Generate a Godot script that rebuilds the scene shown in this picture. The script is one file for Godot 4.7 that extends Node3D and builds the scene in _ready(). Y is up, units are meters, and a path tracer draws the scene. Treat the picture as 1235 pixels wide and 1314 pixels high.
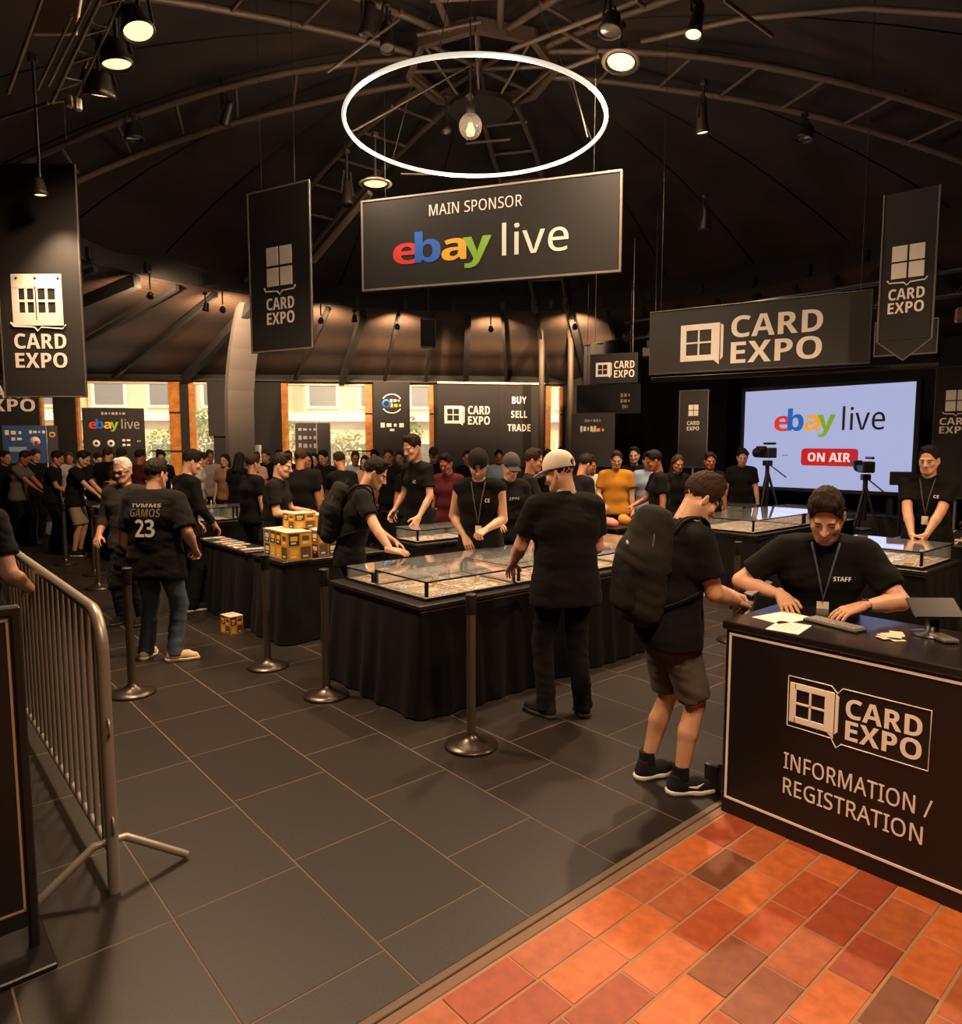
extends Node3D
# A card-collectors' fair in a dark round hall, built object by object.

const CAM_YAW := -41.0
var mats := {}
var used := {}
var rng := RandomNumberGenerator.new()
var centre := Vector3(6.26, 0, -7.2)          # middle of the round roof

# ------------------------------------------------------------------ geometry
class Geo:
	var v := PackedVector3Array()
	var n := PackedVector3Array()
	var c := PackedColorArray()
	var uv := PackedVector2Array()
	var ix := PackedInt32Array()
	func tri(a: Vector3, b: Vector3, d: Vector3) -> void:
		var m := (b - a).cross(d - a).normalized()
		var k := v.size()
		v.append(a); v.append(b); v.append(d)
		n.append(m); n.append(m); n.append(m)
		ix.append(k); ix.append(k + 2); ix.append(k + 1)
	func quad(a: Vector3, b: Vector3, d: Vector3, e: Vector3, with_uv := false) -> void:
		var m := (b - a).cross(d - a).normalized()
		var k := v.size()
		v.append(a); v.append(b); v.append(d); v.append(e)
		for i in 4:
			n.append(m)
		if with_uv:
			uv.append(Vector2(0, 1)); uv.append(Vector2(1, 1)); uv.append(Vector2(1, 0)); uv.append(Vector2(0, 0))
		ix.append(k); ix.append(k + 2); ix.append(k + 1)
		ix.append(k); ix.append(k + 3); ix.append(k + 2)
	func box(at: Vector3, size: Vector3, b := Basis(), with_uv := false) -> Geo:
		var h := size / 2.0
		var p := []
		for i in 8:
			p.append(at + b * Vector3(h.x if i & 1 else -h.x, h.y if i & 2 else -h.y, h.z if i & 4 else -h.z))
		quad(p[4], p[5], p[7], p[6], with_uv); quad(p[1], p[0], p[2], p[3], with_uv)
		quad(p[5], p[1], p[3], p[7], with_uv); quad(p[0], p[4], p[6], p[2], with_uv)
		quad(p[6], p[7], p[3], p[2], with_uv); quad(p[0], p[1], p[5], p[4], with_uv)
		return self
	func cbox(at: Vector3, size: Vector3, r: float, b := Basis()) -> Geo:      # box with chamfered edges
		var h := size / 2.0
		var f := func(sx: int, sy: int, sz: int, axis: int) -> Vector3:
			var q := Vector3(h.x - r, h.y - r, h.z - r)
			q[axis] += r
			return at + b * Vector3(q.x * sx, q.y * sy, q.z * sz)
		for axis in 3:
			var o := (axis + 1) % 3
			var t := (axis + 2) % 3
			for s in [-1, 1]:
				var w := []
				for e in [[-1, -1], [1, -1], [1, 1], [-1, 1]]:
					var g := [0, 0, 0]
					g[axis] = s; g[o] = e[0]; g[t] = e[1]
					w.append(f.call(g[0], g[1], g[2], axis))
				if s > 0: quad(w[0], w[1], w[2], w[3])
				else: quad(w[3], w[2], w[1], w[0])
			for s1 in [-1, 1]:
				for s2 in [-1, 1]:
					var w2 := []
					for e in [[-1, o], [1, o], [1, t], [-1, t]]:
						var g := [0, 0, 0]
						g[axis] = e[0]; g[o] = s1; g[t] = s2
						w2.append(f.call(g[0], g[1], g[2], e[1]))
					if s1 * s2 < 0: quad(w2[0], w2[1], w2[2], w2[3])
					else: quad(w2[3], w2[2], w2[1], w2[0])
		for i in 8:
			var s := [1 if i & 1 else -1, 1 if i & 2 else -1, 1 if i & 4 else -1]
			var a: Vector3 = f.call(s[0], s[1], s[2], 0)
			var d: Vector3 = f.call(s[0], s[1], s[2], 1)
			var e: Vector3 = f.call(s[0], s[1], s[2], 2)
			if s[0] * s[1] * s[2] > 0: tri(a, d, e)
			else: tri(a, e, d)
		return self
	func tube(a: Vector3, b: Vector3, ra: float, rb := -1.0, seg := 10) -> Geo:
		return sweep(PackedVector3Array([a, b]), ra, seg, false, rb)
	func sweep(path: PackedVector3Array, r: float, seg := 8, closed := false, r_end := -1.0) -> Geo:
		var m := path.size()
		var k := v.size()
		var side := Vector3.ZERO
		for i in m:
			var t: Vector3
			if closed: t = path[(i + 1) % m] - path[(i - 1 + m) % m]
			else: t = path[mini(i + 1, m - 1)] - path[maxi(i - 1, 0)]
			t = t.normalized()
			if side == Vector3.ZERO:
				side = t.cross(Vector3.UP if absf(t.y) < 0.9 else Vector3.RIGHT).normalized()
			side = (side - t * side.dot(t)).normalized()
			var up := side.cross(t)
			var rr := r if r_end < 0.0 else lerpf(r, r_end, float(i) / (m - 1))
			for j in seg:
				var a := TAU * j / seg
				var q := side * cos(a) + up * sin(a)
				v.append(path[i] + q * rr); n.append(q)
		for i in (m if closed else m - 1):
			for j in seg:
				var i2 := (i + 1) % m
				var j2 := (j + 1) % seg
				var a := k + i * seg + j
				var b := k + i * seg + j2
				var d := k + i2 * seg + j2
				var e := k + i2 * seg + j
				ix.append(a); ix.append(b); ix.append(d); ix.append(a); ix.append(d); ix.append(e)
		if not closed:
			for e in [0, m - 1]:
				var t := (path[1] - path[0]).normalized() * -1.0 if e == 0 else (path[m - 1] - path[m - 2]).normalized()
				var q := v.size()
				v.append(path[e]); n.append(t)
				for j in seg:
					v.append(v[k + e * seg + j]); n.append(t)
				for j in seg:
					if e == 0: ix.append(q); ix.append(q + 1 + (j + 1) % seg); ix.append(q + 1 + j)
					else: ix.append(q); ix.append(q + 1 + j); ix.append(q + 1 + (j + 1) % seg)
		return self
	func lathe(prof: Array, seg := 24, at := Vector3.ZERO, b := Basis()) -> Geo:   # prof: Vector2(radius, height) from bottom to top, hard joints where a point is doubled
		var k := v.size()
		var m := prof.size()
		for i in m:
			var p: Vector2 = prof[i]
			var d0: Vector2 = prof[i] - prof[i - 1] if i > 0 else Vector2.ZERO
			var d1: Vector2 = prof[i + 1] - prof[i] if i < m - 1 else Vector2.ZERO
			var t := d0.normalized() + d1.normalized()
			if t.length() < 0.001: t = Vector2(0, 1)
			t = t.normalized()
			for j in seg:
				var a := TAU * j / seg
				v.append(at + b * Vector3(p.x * cos(a), p.y, p.x * sin(a)))
				n.append((b * Vector3(t.y * cos(a), -t.x, t.y * sin(a))).normalized())
		for i in m - 1:
			for j in seg:
				var j2 := (j + 1) % seg
				var a := k + i * seg + j
				var q := k + i * seg + j2
				var d := k + (i + 1) * seg + j2
				var e := k + (i + 1) * seg + j
				ix.append(a); ix.append(q); ix.append(d); ix.append(a); ix.append(d); ix.append(e)
		return self
	func prism(poly: PackedVector2Array, z0: float, z1: float, xf := Transform3D()) -> Geo:   # counter-clockwise outline in x, y
		var t := Geometry2D.triangulate_polygon(poly)
		for i in range(0, t.size(), 3):
			var a := poly[t[i]]
			var b := poly[t[i + 1]]
			var d := poly[t[i + 2]]
			if (b - a).cross(d - a) < 0.0:
				var s := b
				b = d; d = s
			tri(xf * Vector3(a.x, a.y, z1), xf * Vector3(b.x, b.y, z1), xf * Vector3(d.x, d.y, z1))
			tri(xf * Vector3(a.x, a.y, z0), xf * Vector3(d.x, d.y, z0), xf * Vector3(b.x, b.y, z0))
		for i in poly.size():
			var a := poly[i]
			var b := poly[(i + 1) % poly.size()]
			quad(xf * Vector3(a.x, a.y, z0), xf * Vector3(b.x, b.y, z0), xf * Vector3(b.x, b.y, z1), xf * Vector3(a.x, a.y, z1))
		return self
	func grid(p: Array, cols: int, rows: int, flip := false) -> Geo:      # smooth sheet over rows x cols points, row-major
		var k := v.size()
		var nn := PackedVector3Array()
		nn.resize(cols * rows)
		var add := PackedInt32Array()
		for r in rows - 1:
			for q in cols - 1:
				var a := r * cols + q
				var l := [a, a + 1, a + cols + 1, a, a + cols + 1, a + cols]
				if flip: l = [a, a + cols + 1, a + 1, a, a + cols, a + cols + 1]
				for e in l: add.append(e)
		for i in range(0, add.size(), 3):
			var m: Vector3 = (p[add[i + 2]] - p[add[i]]).cross(p[add[i + 1]] - p[add[i]])
			for e in 3: nn[add[i + e]] += m
		for i in cols * rows:
			v.append(p[i]); n.append(nn[i].normalized())
		for e in add: ix.append(k + e)
		return self
	func add(g: Geo, xf: Transform3D, col := Color(0, 0, 0, 0)) -> Geo:
		var k := v.size()
		var flip := xf.basis.determinant() < 0.0
		var nb := xf.basis.inverse().transposed()
		for i in g.v.size():
			v.append(xf * g.v[i]); n.append((nb * g.n[i]).normalized())
		if g.c.size(): c.append_array(g.c)
		elif col.a > 0.0:
			for i in g.v.size(): c.append(col)
		if g.uv.size(): uv.append_array(g.uv)
		for i in range(0, g.ix.size(), 3):
			ix.append(k + g.ix[i])
			ix.append(k + g.ix[i + (2 if flip else 1)])
			ix.append(k + g.ix[i + (1 if flip else 2)])
		return self
	func renormal() -> void:
		for i in n.size(): n[i] = Vector3.ZERO
		for i in range(0, ix.size(), 3):
			var m := (v[ix[i + 2]] - v[ix[i]]).cross(v[ix[i + 1]] - v[ix[i]])
			n[ix[i]] += m; n[ix[i + 1]] += m; n[ix[i + 2]] += m
		for i in n.size(): n[i] = n[i].normalized()
	func mesh(m: Material) -> ArrayMesh:
		var a := []
		a.resize(Mesh.ARRAY_MAX)
		a[Mesh.ARRAY_VERTEX] = v
		a[Mesh.ARRAY_NORMAL] = n
		if c.size() == v.size(): a[Mesh.ARRAY_COLOR] = c
		if uv.size() == v.size(): a[Mesh.ARRAY_TEX_UV] = uv
		a[Mesh.ARRAY_INDEX] = ix
		var r := ArrayMesh.new()
		r.add_surface_from_arrays(Mesh.PRIMITIVE_TRIANGLES, a)
		if m: r.surface_set_material(0, m)
		return r

# a distance field on a grid, meshed as surface nets
class Field:
	var o: Vector3
	var s: float
	var nx: int
	var ny: int
	var nz: int
	var d := PackedFloat32Array()
	func _init(lo: Vector3, hi: Vector3, cell: float) -> void:
		s = cell
		o = lo - Vector3.ONE * cell * 2.5
		var e := hi - lo + Vector3.ONE * cell * 5.0
		nx = int(e.x / s) + 2; ny = int(e.y / s) + 2; nz = int(e.z / s) + 2
		d.resize(nx * ny * nz)
		d.fill(0.3)
	# tapered capsule a-b, joined with a smooth minimum k; cut: plane normal cn through cp beyond which nothing is left
	func cone(a: Vector3, b: Vector3, ra: float, rb: float, k: float, cp := Vector3.ZERO, cn := Vector3.ZERO) -> void:
		var m := maxf(ra, rb) + k + 2.2 * s
		var lo := (Vector3(minf(a.x, b.x), minf(a.y, b.y), minf(a.z, b.z)) - Vector3.ONE * m - o) / s
		var hi := (Vector3(maxf(a.x, b.x), maxf(a.y, b.y), maxf(a.z, b.z)) + Vector3.ONE * m - o) / s
		var x0 := maxi(0, int(lo.x)); var x1 := mini(nx - 1, int(hi.x) + 1)
		var y0 := maxi(0, int(lo.y)); var y1 := mini(ny - 1, int(hi.y) + 1)
		var z0 := maxi(0, int(lo.z)); var z1 := mini(nz - 1, int(hi.z) + 1)
		var ba := b - a
		var l2 := maxf(ba.length_squared(), 1e-9)
		var cut := cn != Vector3.ZERO
		var dr := rb - ra
		for z in range(z0, z1 + 1):
			for y in range(y0, y1 + 1):
				var i := (z * ny + y) * nx + x0
				var p := o + Vector3(x0, y, z) * s
				for x in range(x0, x1 + 1):
					var q := p - a
					var h := clampf(q.dot(ba) / l2, 0.0, 1.0)
					var e := (q - ba * h).length() - ra - dr * h
					if cut: e = maxf(e, (p - cp).dot(cn))
					var f := d[i]
					var g := k - absf(f - e)
					if g > 0.0: d[i] = minf(f, e) - g * g / (4.0 * k)
					elif e < f: d[i] = e
					i += 1
					p.x += s
	# ellipsoid, added (k), or carved out when sub
	func ball(a: Vector3, r: Vector3, k: float, sub := false, turn := Basis()) -> void:
		var m := maxf(r.x, maxf(r.y, r.z)) + k + 2.2 * s
		var lo := (a - Vector3.ONE * m - o) / s
		var hi := (a + Vector3.ONE * m - o) / s
		var x0 := maxi(0, int(lo.x)); var x1 := mini(nx - 1, int(hi.x) + 1)
		var y0 := maxi(0, int(lo.y)); var y1 := mini(ny - 1, int(hi.y) + 1)
		var z0 := maxi(0, int(lo.z)); var z1 := mini(nz - 1, int(hi.z) + 1)
		var it := turn.inverse()
		for z in range(z0, z1 + 1):
			for y in range(y0, y1 + 1):
				var i := (z * ny + y) * nx + x0
				for x in range(x0, x1 + 1):
					var q := it * (o + Vector3(x, y, z) * s - a)
					var k0 := (q / r).length()
					var k1 := (q / (r * r)).length()
					var e := k0 * (k0 - 1.0) / maxf(k1, 1e-6) if k0 > 1e-4 else -minf(r.x, minf(r.y, r.z))
					var f := d[i]
					if sub:
						e = -e
						var g := k - absf(f - e)
						d[i] = maxf(f, e) + (g * g / (4.0 * k) if g > 0.0 else 0.0)
					else:
						var g := k - absf(f - e)
						d[i] = minf(f, e) - (g * g / (4.0 * k) if g > 0.0 else 0.0)
					i += 1
	func keep(cp: Vector3, cn: Vector3) -> void:          # remove everything on the side cn points to
		var i := 0
		for z in nz:
			for y in ny:
				var p := o + Vector3(0, y, z) * s
				for x in nx:
					var e := (p - cp).dot(cn)
					if e > d[i]: d[i] = e
					p.x += s
					i += 1
	func at(p: Vector3) -> float:
		var q := (p - o) / s
		var x := clampi(int(q.x), 0, nx - 2); var y := clampi(int(q.y), 0, ny - 2); var z := clampi(int(q.z), 0, nz - 2)
		var f := q - Vector3(x, y, z)
		var i := (z * ny + y) * nx + x
		var w := nx * ny
		var a := lerpf(lerpf(d[i], d[i + 1], f.x), lerpf(d[i + nx], d[i + nx + 1], f.x), f.y)
		var b := lerpf(lerpf(d[i + w], d[i + w + 1], f.x), lerpf(d[i + w + nx], d[i + w + nx + 1], f.x), f.y)
		return lerpf(a, b, f.z)
	func nets(fold := 0.0, seed_ := 1) -> Geo:
		var g := Geo.new()
		var sy := nx
		var sz := nx * ny
		var map := PackedInt32Array()
		map.resize(d.size())
		map.fill(-1)
		var cells := PackedInt32Array()
		var off := PackedInt32Array([0, 1, sy, sy + 1, sz, sz + 1, sz + sy, sz + sy + 1])
		var corner := PackedVector3Array([Vector3(0, 0, 0), Vector3(1, 0, 0), Vector3(0, 1, 0), Vector3(1, 1, 0), Vector3(0, 0, 1), Vector3(1, 0, 1), Vector3(0, 1, 1), Vector3(1, 1, 1)])
		var ea := PackedInt32Array([0, 2, 4, 6, 0, 1, 4, 5, 0, 1, 2, 3])
		var eb := PackedInt32Array([1, 3, 5, 7, 2, 3, 6, 7, 4, 5, 6, 7])
		var lim := s * 1.9
		var w := PackedFloat32Array()
		w.resize(8)
		for z in nz - 1:
			for y in ny - 1:
				var i := z * sz + y * sy
				for x in nx - 1:
					var t := d[i]
					if t < lim and t > -lim:
						var neg := 0
						for e in 8:
							w[e] = d[i + off[e]]
							if w[e] < 0.0: neg += 1
						if neg > 0 and neg < 8:
							var p := Vector3.ZERO
							var cnt := 0
							for e in 12:
								var a := w[ea[e]]
								var b := w[eb[e]]
								if (a < 0.0) != (b < 0.0):
									p += corner[ea[e]].lerp(corner[eb[e]], a / (a - b))
									cnt += 1
							map[i] = g.v.size()
							cells.append(i)
							g.v.append(o + (Vector3(x, y, z) + p / cnt) * s)
					i += 1
		g.n.resize(g.v.size())
		var ax := [[1, sy, sz], [sy, sz, 1], [sz, 1, sy]]
		for i in cells:
			var a := d[i]
			for e in 3:
				var u: int = ax[e][1]
				var q: int = ax[e][2]
				var b := d[i + ax[e][0]]
				if (a < 0.0) == (b < 0.0): continue
				if i - u - q < 0: continue
				var v0 := map[i]; var v1 := map[i - u]; var v2 := map[i - u - q]; var v3 := map[i - q]
				if v1 < 0 or v2 < 0 or v3 < 0: continue
				if a > 0.0:
					var t := v1
					v1 = v3; v3 = t
				# outward is counter-clockwise v0 v1 v2 v3; Godot wants clockwise
				var m := (g.v[v1] - g.v[v0]).cross(g.v[v2] - g.v[v0]) + (g.v[v2] - g.v[v0]).cross(g.v[v3] - g.v[v0])
				g.n[v0] += m; g.n[v1] += m; g.n[v2] += m; g.n[v3] += m
				g.ix.append(v0); g.ix.append(v2); g.ix.append(v1)
				g.ix.append(v0); g.ix.append(v3); g.ix.append(v2)
		for i in g.n.size(): g.n[i] = g.n[i].normalized()
		if fold > 0.0:                                     # creases of cloth
			var no := FastNoiseLite.new()
			no.seed = seed_
			no.frequency = 1.0
			no.fractal_octaves = 2
			for i in g.v.size():
				var p := g.v[i]
				var h := no.get_noise_3d(p.x * 3.5 + p.y * 4.0, p.y * 7.0, p.z * 3.5 - p.y * 3.0)
				g.v[i] = p + g.n[i] * (absf(h) * 2.0 - 0.5) * fold
			g.renormal()
		return g
# ------------------------------------------------------------------ nodes
func colour(h: String) -> Color: return Color.html(h)
func mat(key: String, hex: String, rough := 0.6, metal := 0.0) -> StandardMaterial3D:
	if mats.has(key): return mats[key]
	var m := StandardMaterial3D.new()
	m.albedo_color = Color.html(hex)
	m.roughness = rough
	m.metallic = metal
	mats[key] = m
	return m
func glow(key: String, hex: String, energy: float) -> StandardMaterial3D:
	if mats.has(key): return mats[key]
	var m := mat(key, hex, 0.4)
	m.emission_enabled = true
	m.emission = Color.html(hex)
	m.emission_energy_multiplier = energy
	return m
func numbered(called: String) -> String:
	var k: int = used.get(called, 0)
	used[called] = k + 1
	return called if k == 0 else "%s_%03d" % [called, k]
func tag(o: Node, label: String, category: String, group := "", kind := "") -> Node:
	if label: o.set_meta("label", label)
	if category: o.set_meta("category", category)
	if group: o.set_meta("group", group)
	if kind: o.set_meta("kind", kind)
	return o
func thing(called: String, label: String, category: String, at := Vector3.ZERO, turn := 0.0, group := "") -> Node3D:
	var o := Node3D.new()
	o.name = numbered(called)
	add_child(o)
	o.position = at
	o.rotation.y = turn
	tag(o, label, category, group)
	return o
func structure(called: String, label := "", category := "", parent: Node = null) -> Node3D:
	var o := Node3D.new()
	o.name = numbered(called)
	add_child(o)
	tag(o, label, category, "", "structure")
	return o
func part(called: String, g: Geo, m: Material, parent: Node) -> MeshInstance3D:
	var o := MeshInstance3D.new()
	o.name = called
	o.mesh = g.mesh(m)
	parent.add_child(o, true)
	return o
func put(called: String, me: Mesh, parent: Node, xf := Transform3D()) -> MeshInstance3D:
	var o := MeshInstance3D.new()
	o.name = called
	o.mesh = me
	parent.add_child(o, true)
	o.transform = xf
	return o
func solo(called: String, g: Geo, m: Material, label: String, category: String, at := Vector3.ZERO, turn := 0.0, group := "") -> MeshInstance3D:
	var o := part(numbered(called), g, m, self)
	o.position = at
	o.rotation.y = turn
	tag(o, label, category, group)
	return o
func geo() -> Geo: return Geo.new()
func noise_tex(seed_: int, freq: float, c0: String, c1: String, size := 256, oct := 4) -> NoiseTexture2D:
	var t := NoiseTexture2D.new()
	t.width = size; t.height = size
	t.seamless = true
	var no := FastNoiseLite.new()
	no.seed = seed_
	no.frequency = freq
	no.fractal_octaves = oct
	t.noise = no
	var g := Gradient.new()
	g.set_color(0, Color.html(c0)); g.set_color(1, Color.html(c1))
	t.color_ramp = g
	return t
var fonts := {}
func font(bold: bool) -> SystemFont:
	if not fonts.has(bold):
		var f := SystemFont.new()
		f.font_names = PackedStringArray(["Droid Sans"])
		f.font_weight = 700 if bold else 400
		fonts[bold] = f
	return fonts[bold]
# one line of lettering, fitted into a box w x h around (cx, cy) on the parent's x-y plane
func lettering(parent: Node, s: String, cx: float, cy: float, w: float, h: float, m: Material, bold := true, z := 0.0, called := "lettering") -> MeshInstance3D:
	var t := TextMesh.new()
	t.font = font(bold)
	t.text = s
	t.font_size = 64
	t.pixel_size = 0.01
	t.depth = 0.02
	t.curve_step = 2.0
	t.material = m
	var b := t.get_aabb()
	var o := MeshInstance3D.new()
	o.name = called
	o.mesh = t
	parent.add_child(o, true)
	var k := Vector3(w / maxf(b.size.x, 0.001), h / maxf(b.size.y, 0.001), 0.15)
	o.scale = k
	o.position = Vector3(cx, cy, z + 0.002) - Vector3(b.get_center().x * k.x, b.get_center().y * k.y, b.get_center().z * k.z)
	return o

# ------------------------------------------------------------------ the hall
const ROOM := [Vector2(0.2, -23.25), Vector2(14.68, -13.32), Vector2(14.68, 3.0), Vector2(9.0, 6.0), Vector2(-4.0, 6.0), Vector2(-6.5, -4.0), Vector2(-4.5, -16.0)]
const SIDE := ["wall_back", "wall_stage", "wall_right", "wall_front", "wall_entrance", "wall_left", "wall_far"]
const DOME_R := 7.2
func dome(r: float) -> float: return 7.1 - 0.032 * r * r

func build_floor() -> void:
	var fl := structure("floor", "dark speckled stone tile floor of the hall", "floor")
	var stone := []
	for i in 4:
		var m := mat("stone%d" % i, ["#ffffff", "#f2ece8", "#e8e4e2", "#faf4ee"][i], 0.46)
		m.albedo_texture = noise_tex(11 + i, 0.24, "#0d0a08", "#332a24", 512, 3)
		m.uv1_triplanar = true
		m.uv1_world_triplanar = true
		m.uv1_scale = Vector3.ONE * 0.9
		m.metallic_specular = 0.42
		stone.append(m)
	var grout := mat("grout", "#5f4d3e", 0.9)
	part("bed", geo().box(Vector3(4.0, -0.0615, -9.0), Vector3(22, 0.12, 30)), grout, fl)
	# the slabs that can be told apart
	var w := 0.54
	var l := 0.70
	var full := []
	for m in stone:
		full.append(geo().cbox(Vector3(0, -0.012, 0), Vector3(w - 0.007, 0.024, l - 0.007), 0.001).mesh(m))
	var first := [-2.43, -2.78, -2.09, -2.84, -2.40, -2.75]
	var x := -0.28
	var col := 0
	var near_end := -9.0
	while x < 7.8:
		var z: float = first[col % 6] + 1.4
		while z > near_end:
			var z0 := minf(z, -1.86)
			var z1 := maxf(z - l, near_end)
			if z0 - z1 > 0.02:
				var mid := Vector3(x + w / 2, 0, (z0 + z1) / 2)
				if mid.x < 0.47 * -mid.z + 5.6 and mid.x > 0.03 * -mid.z - 0.4 and not (mid.x > 3.0 and mid.x < 6.0 and mid.z < -4.2 and mid.z > -4.8) and mid.x - mid.z * 0.9 < 12.0:
					var k := rng.randi() % 4
					if absf(z0 - z1 - l) < 0.001: put("tile", full[k], fl, Transform3D(Basis(), mid))
					else: part("tile", geo().cbox(mid + Vector3(0, -0.012, 0), Vector3(w - 0.007, 0.024, z0 - z1 - 0.007), 0.001), stone[k], fl)
				else:
					part("tile_field", geo().box(mid + Vector3(0, -0.012, 0), Vector3(w, 0.024, z0 - z1)), stone[0], fl)
			z -= l
		x += w
		col += 1
	part("far_paving", geo().box(Vector3(4.0, -0.013, -16.5), Vector3(22, 0.026, 15.0)), stone[1], fl)
	part("side_paving", geo().box(Vector3(-3.79, -0.013, -5.4), Vector3(7.02, 0.026, 7.1)), stone[1], fl)
	part("side_paving", geo().box(Vector3(11.5, -0.013, -5.4), Vector3(7.0, 0.026, 7.1)), stone[1], fl)
	# terracotta
	var cl := []
	for i in 7:
		var m := mat("clay%d" % i, ["#b8602a", "#a64c22", "#94401f", "#c0662c", "#84492a", "#a2552c", "#6e3c22"][i], 0.6)
		m.albedo_texture = noise_tex(40 + i, 0.02, "#d6cac2", "#ffffff", 256, 4)
		m.uv1_triplanar = true
		m.uv1_world_triplanar = true
		m.uv1_scale = Vector3.ONE * 2.4
		cl.append(m)
	var tf := structure("floor", "terracotta tile floor in front of the registration counter", "floor")
	var mortar := mat("mortar", "#8f6c50", 0.95)
	part("bed", geo().box(Vector3(3.0, -0.0085, 1.5), Vector3(14, 0.02, 6.6)), mortar, tf)
	var row := 0
	var z := -1.765
	var rows_at := [-1.765, -1.605, -1.445, -1.285, -1.125, -0.965, -0.805, -0.645, -0.485, -0.325, -0.165]
	var starts := [1.66, 1.98, 1.915, 1.77, 2.02, 1.86, 1.7, 1.93, 1.8, 1.65, 1.99]
	for q in rows_at.size():
		z = rows_at[q]
		var tx: float = starts[q] - 0.31 * 4
		while tx < 4.9:
			var len_ := 0.31
			if tx > 0.3 and tx + 0.62 * z < 4.4:
				var gg := geo().cbox(Vector3(tx + len_ / 2, -0.006 + rng.randf_range(-0.001, 0.001), z + 0.08), Vector3(len_ - 0.006, 0.02, 0.16 - 0.009), 0.003)
				part("tile", gg, cl[[0, 1, 3, 2, 5, 0, 4, 1, 3, 6, 5, 0, 2][rng.randi() % 13]], tf)
			tx += len_
	part("tile_field", geo().box(Vector3(2.0, -0.004, 2.4), Vector3(12, 0.016, 4.8)), cl[1], tf)
	var tr := structure("trim_1", "worn pale edging strip between dark and terracotta floors", "trim")
	part("strip", geo().cbox(Vector3(3.0, -0.004, -1.835), Vector3(14, 0.022, 0.022), 0.003), mat("edging", "#5f4d3e", 0.8), tr)
	part("strip", geo().cbox(Vector3(3.0, -0.005, -1.795), Vector3(14, 0.02, 0.045), 0.003), mat("edging2", "#6e5442", 0.85), tr)

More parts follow.
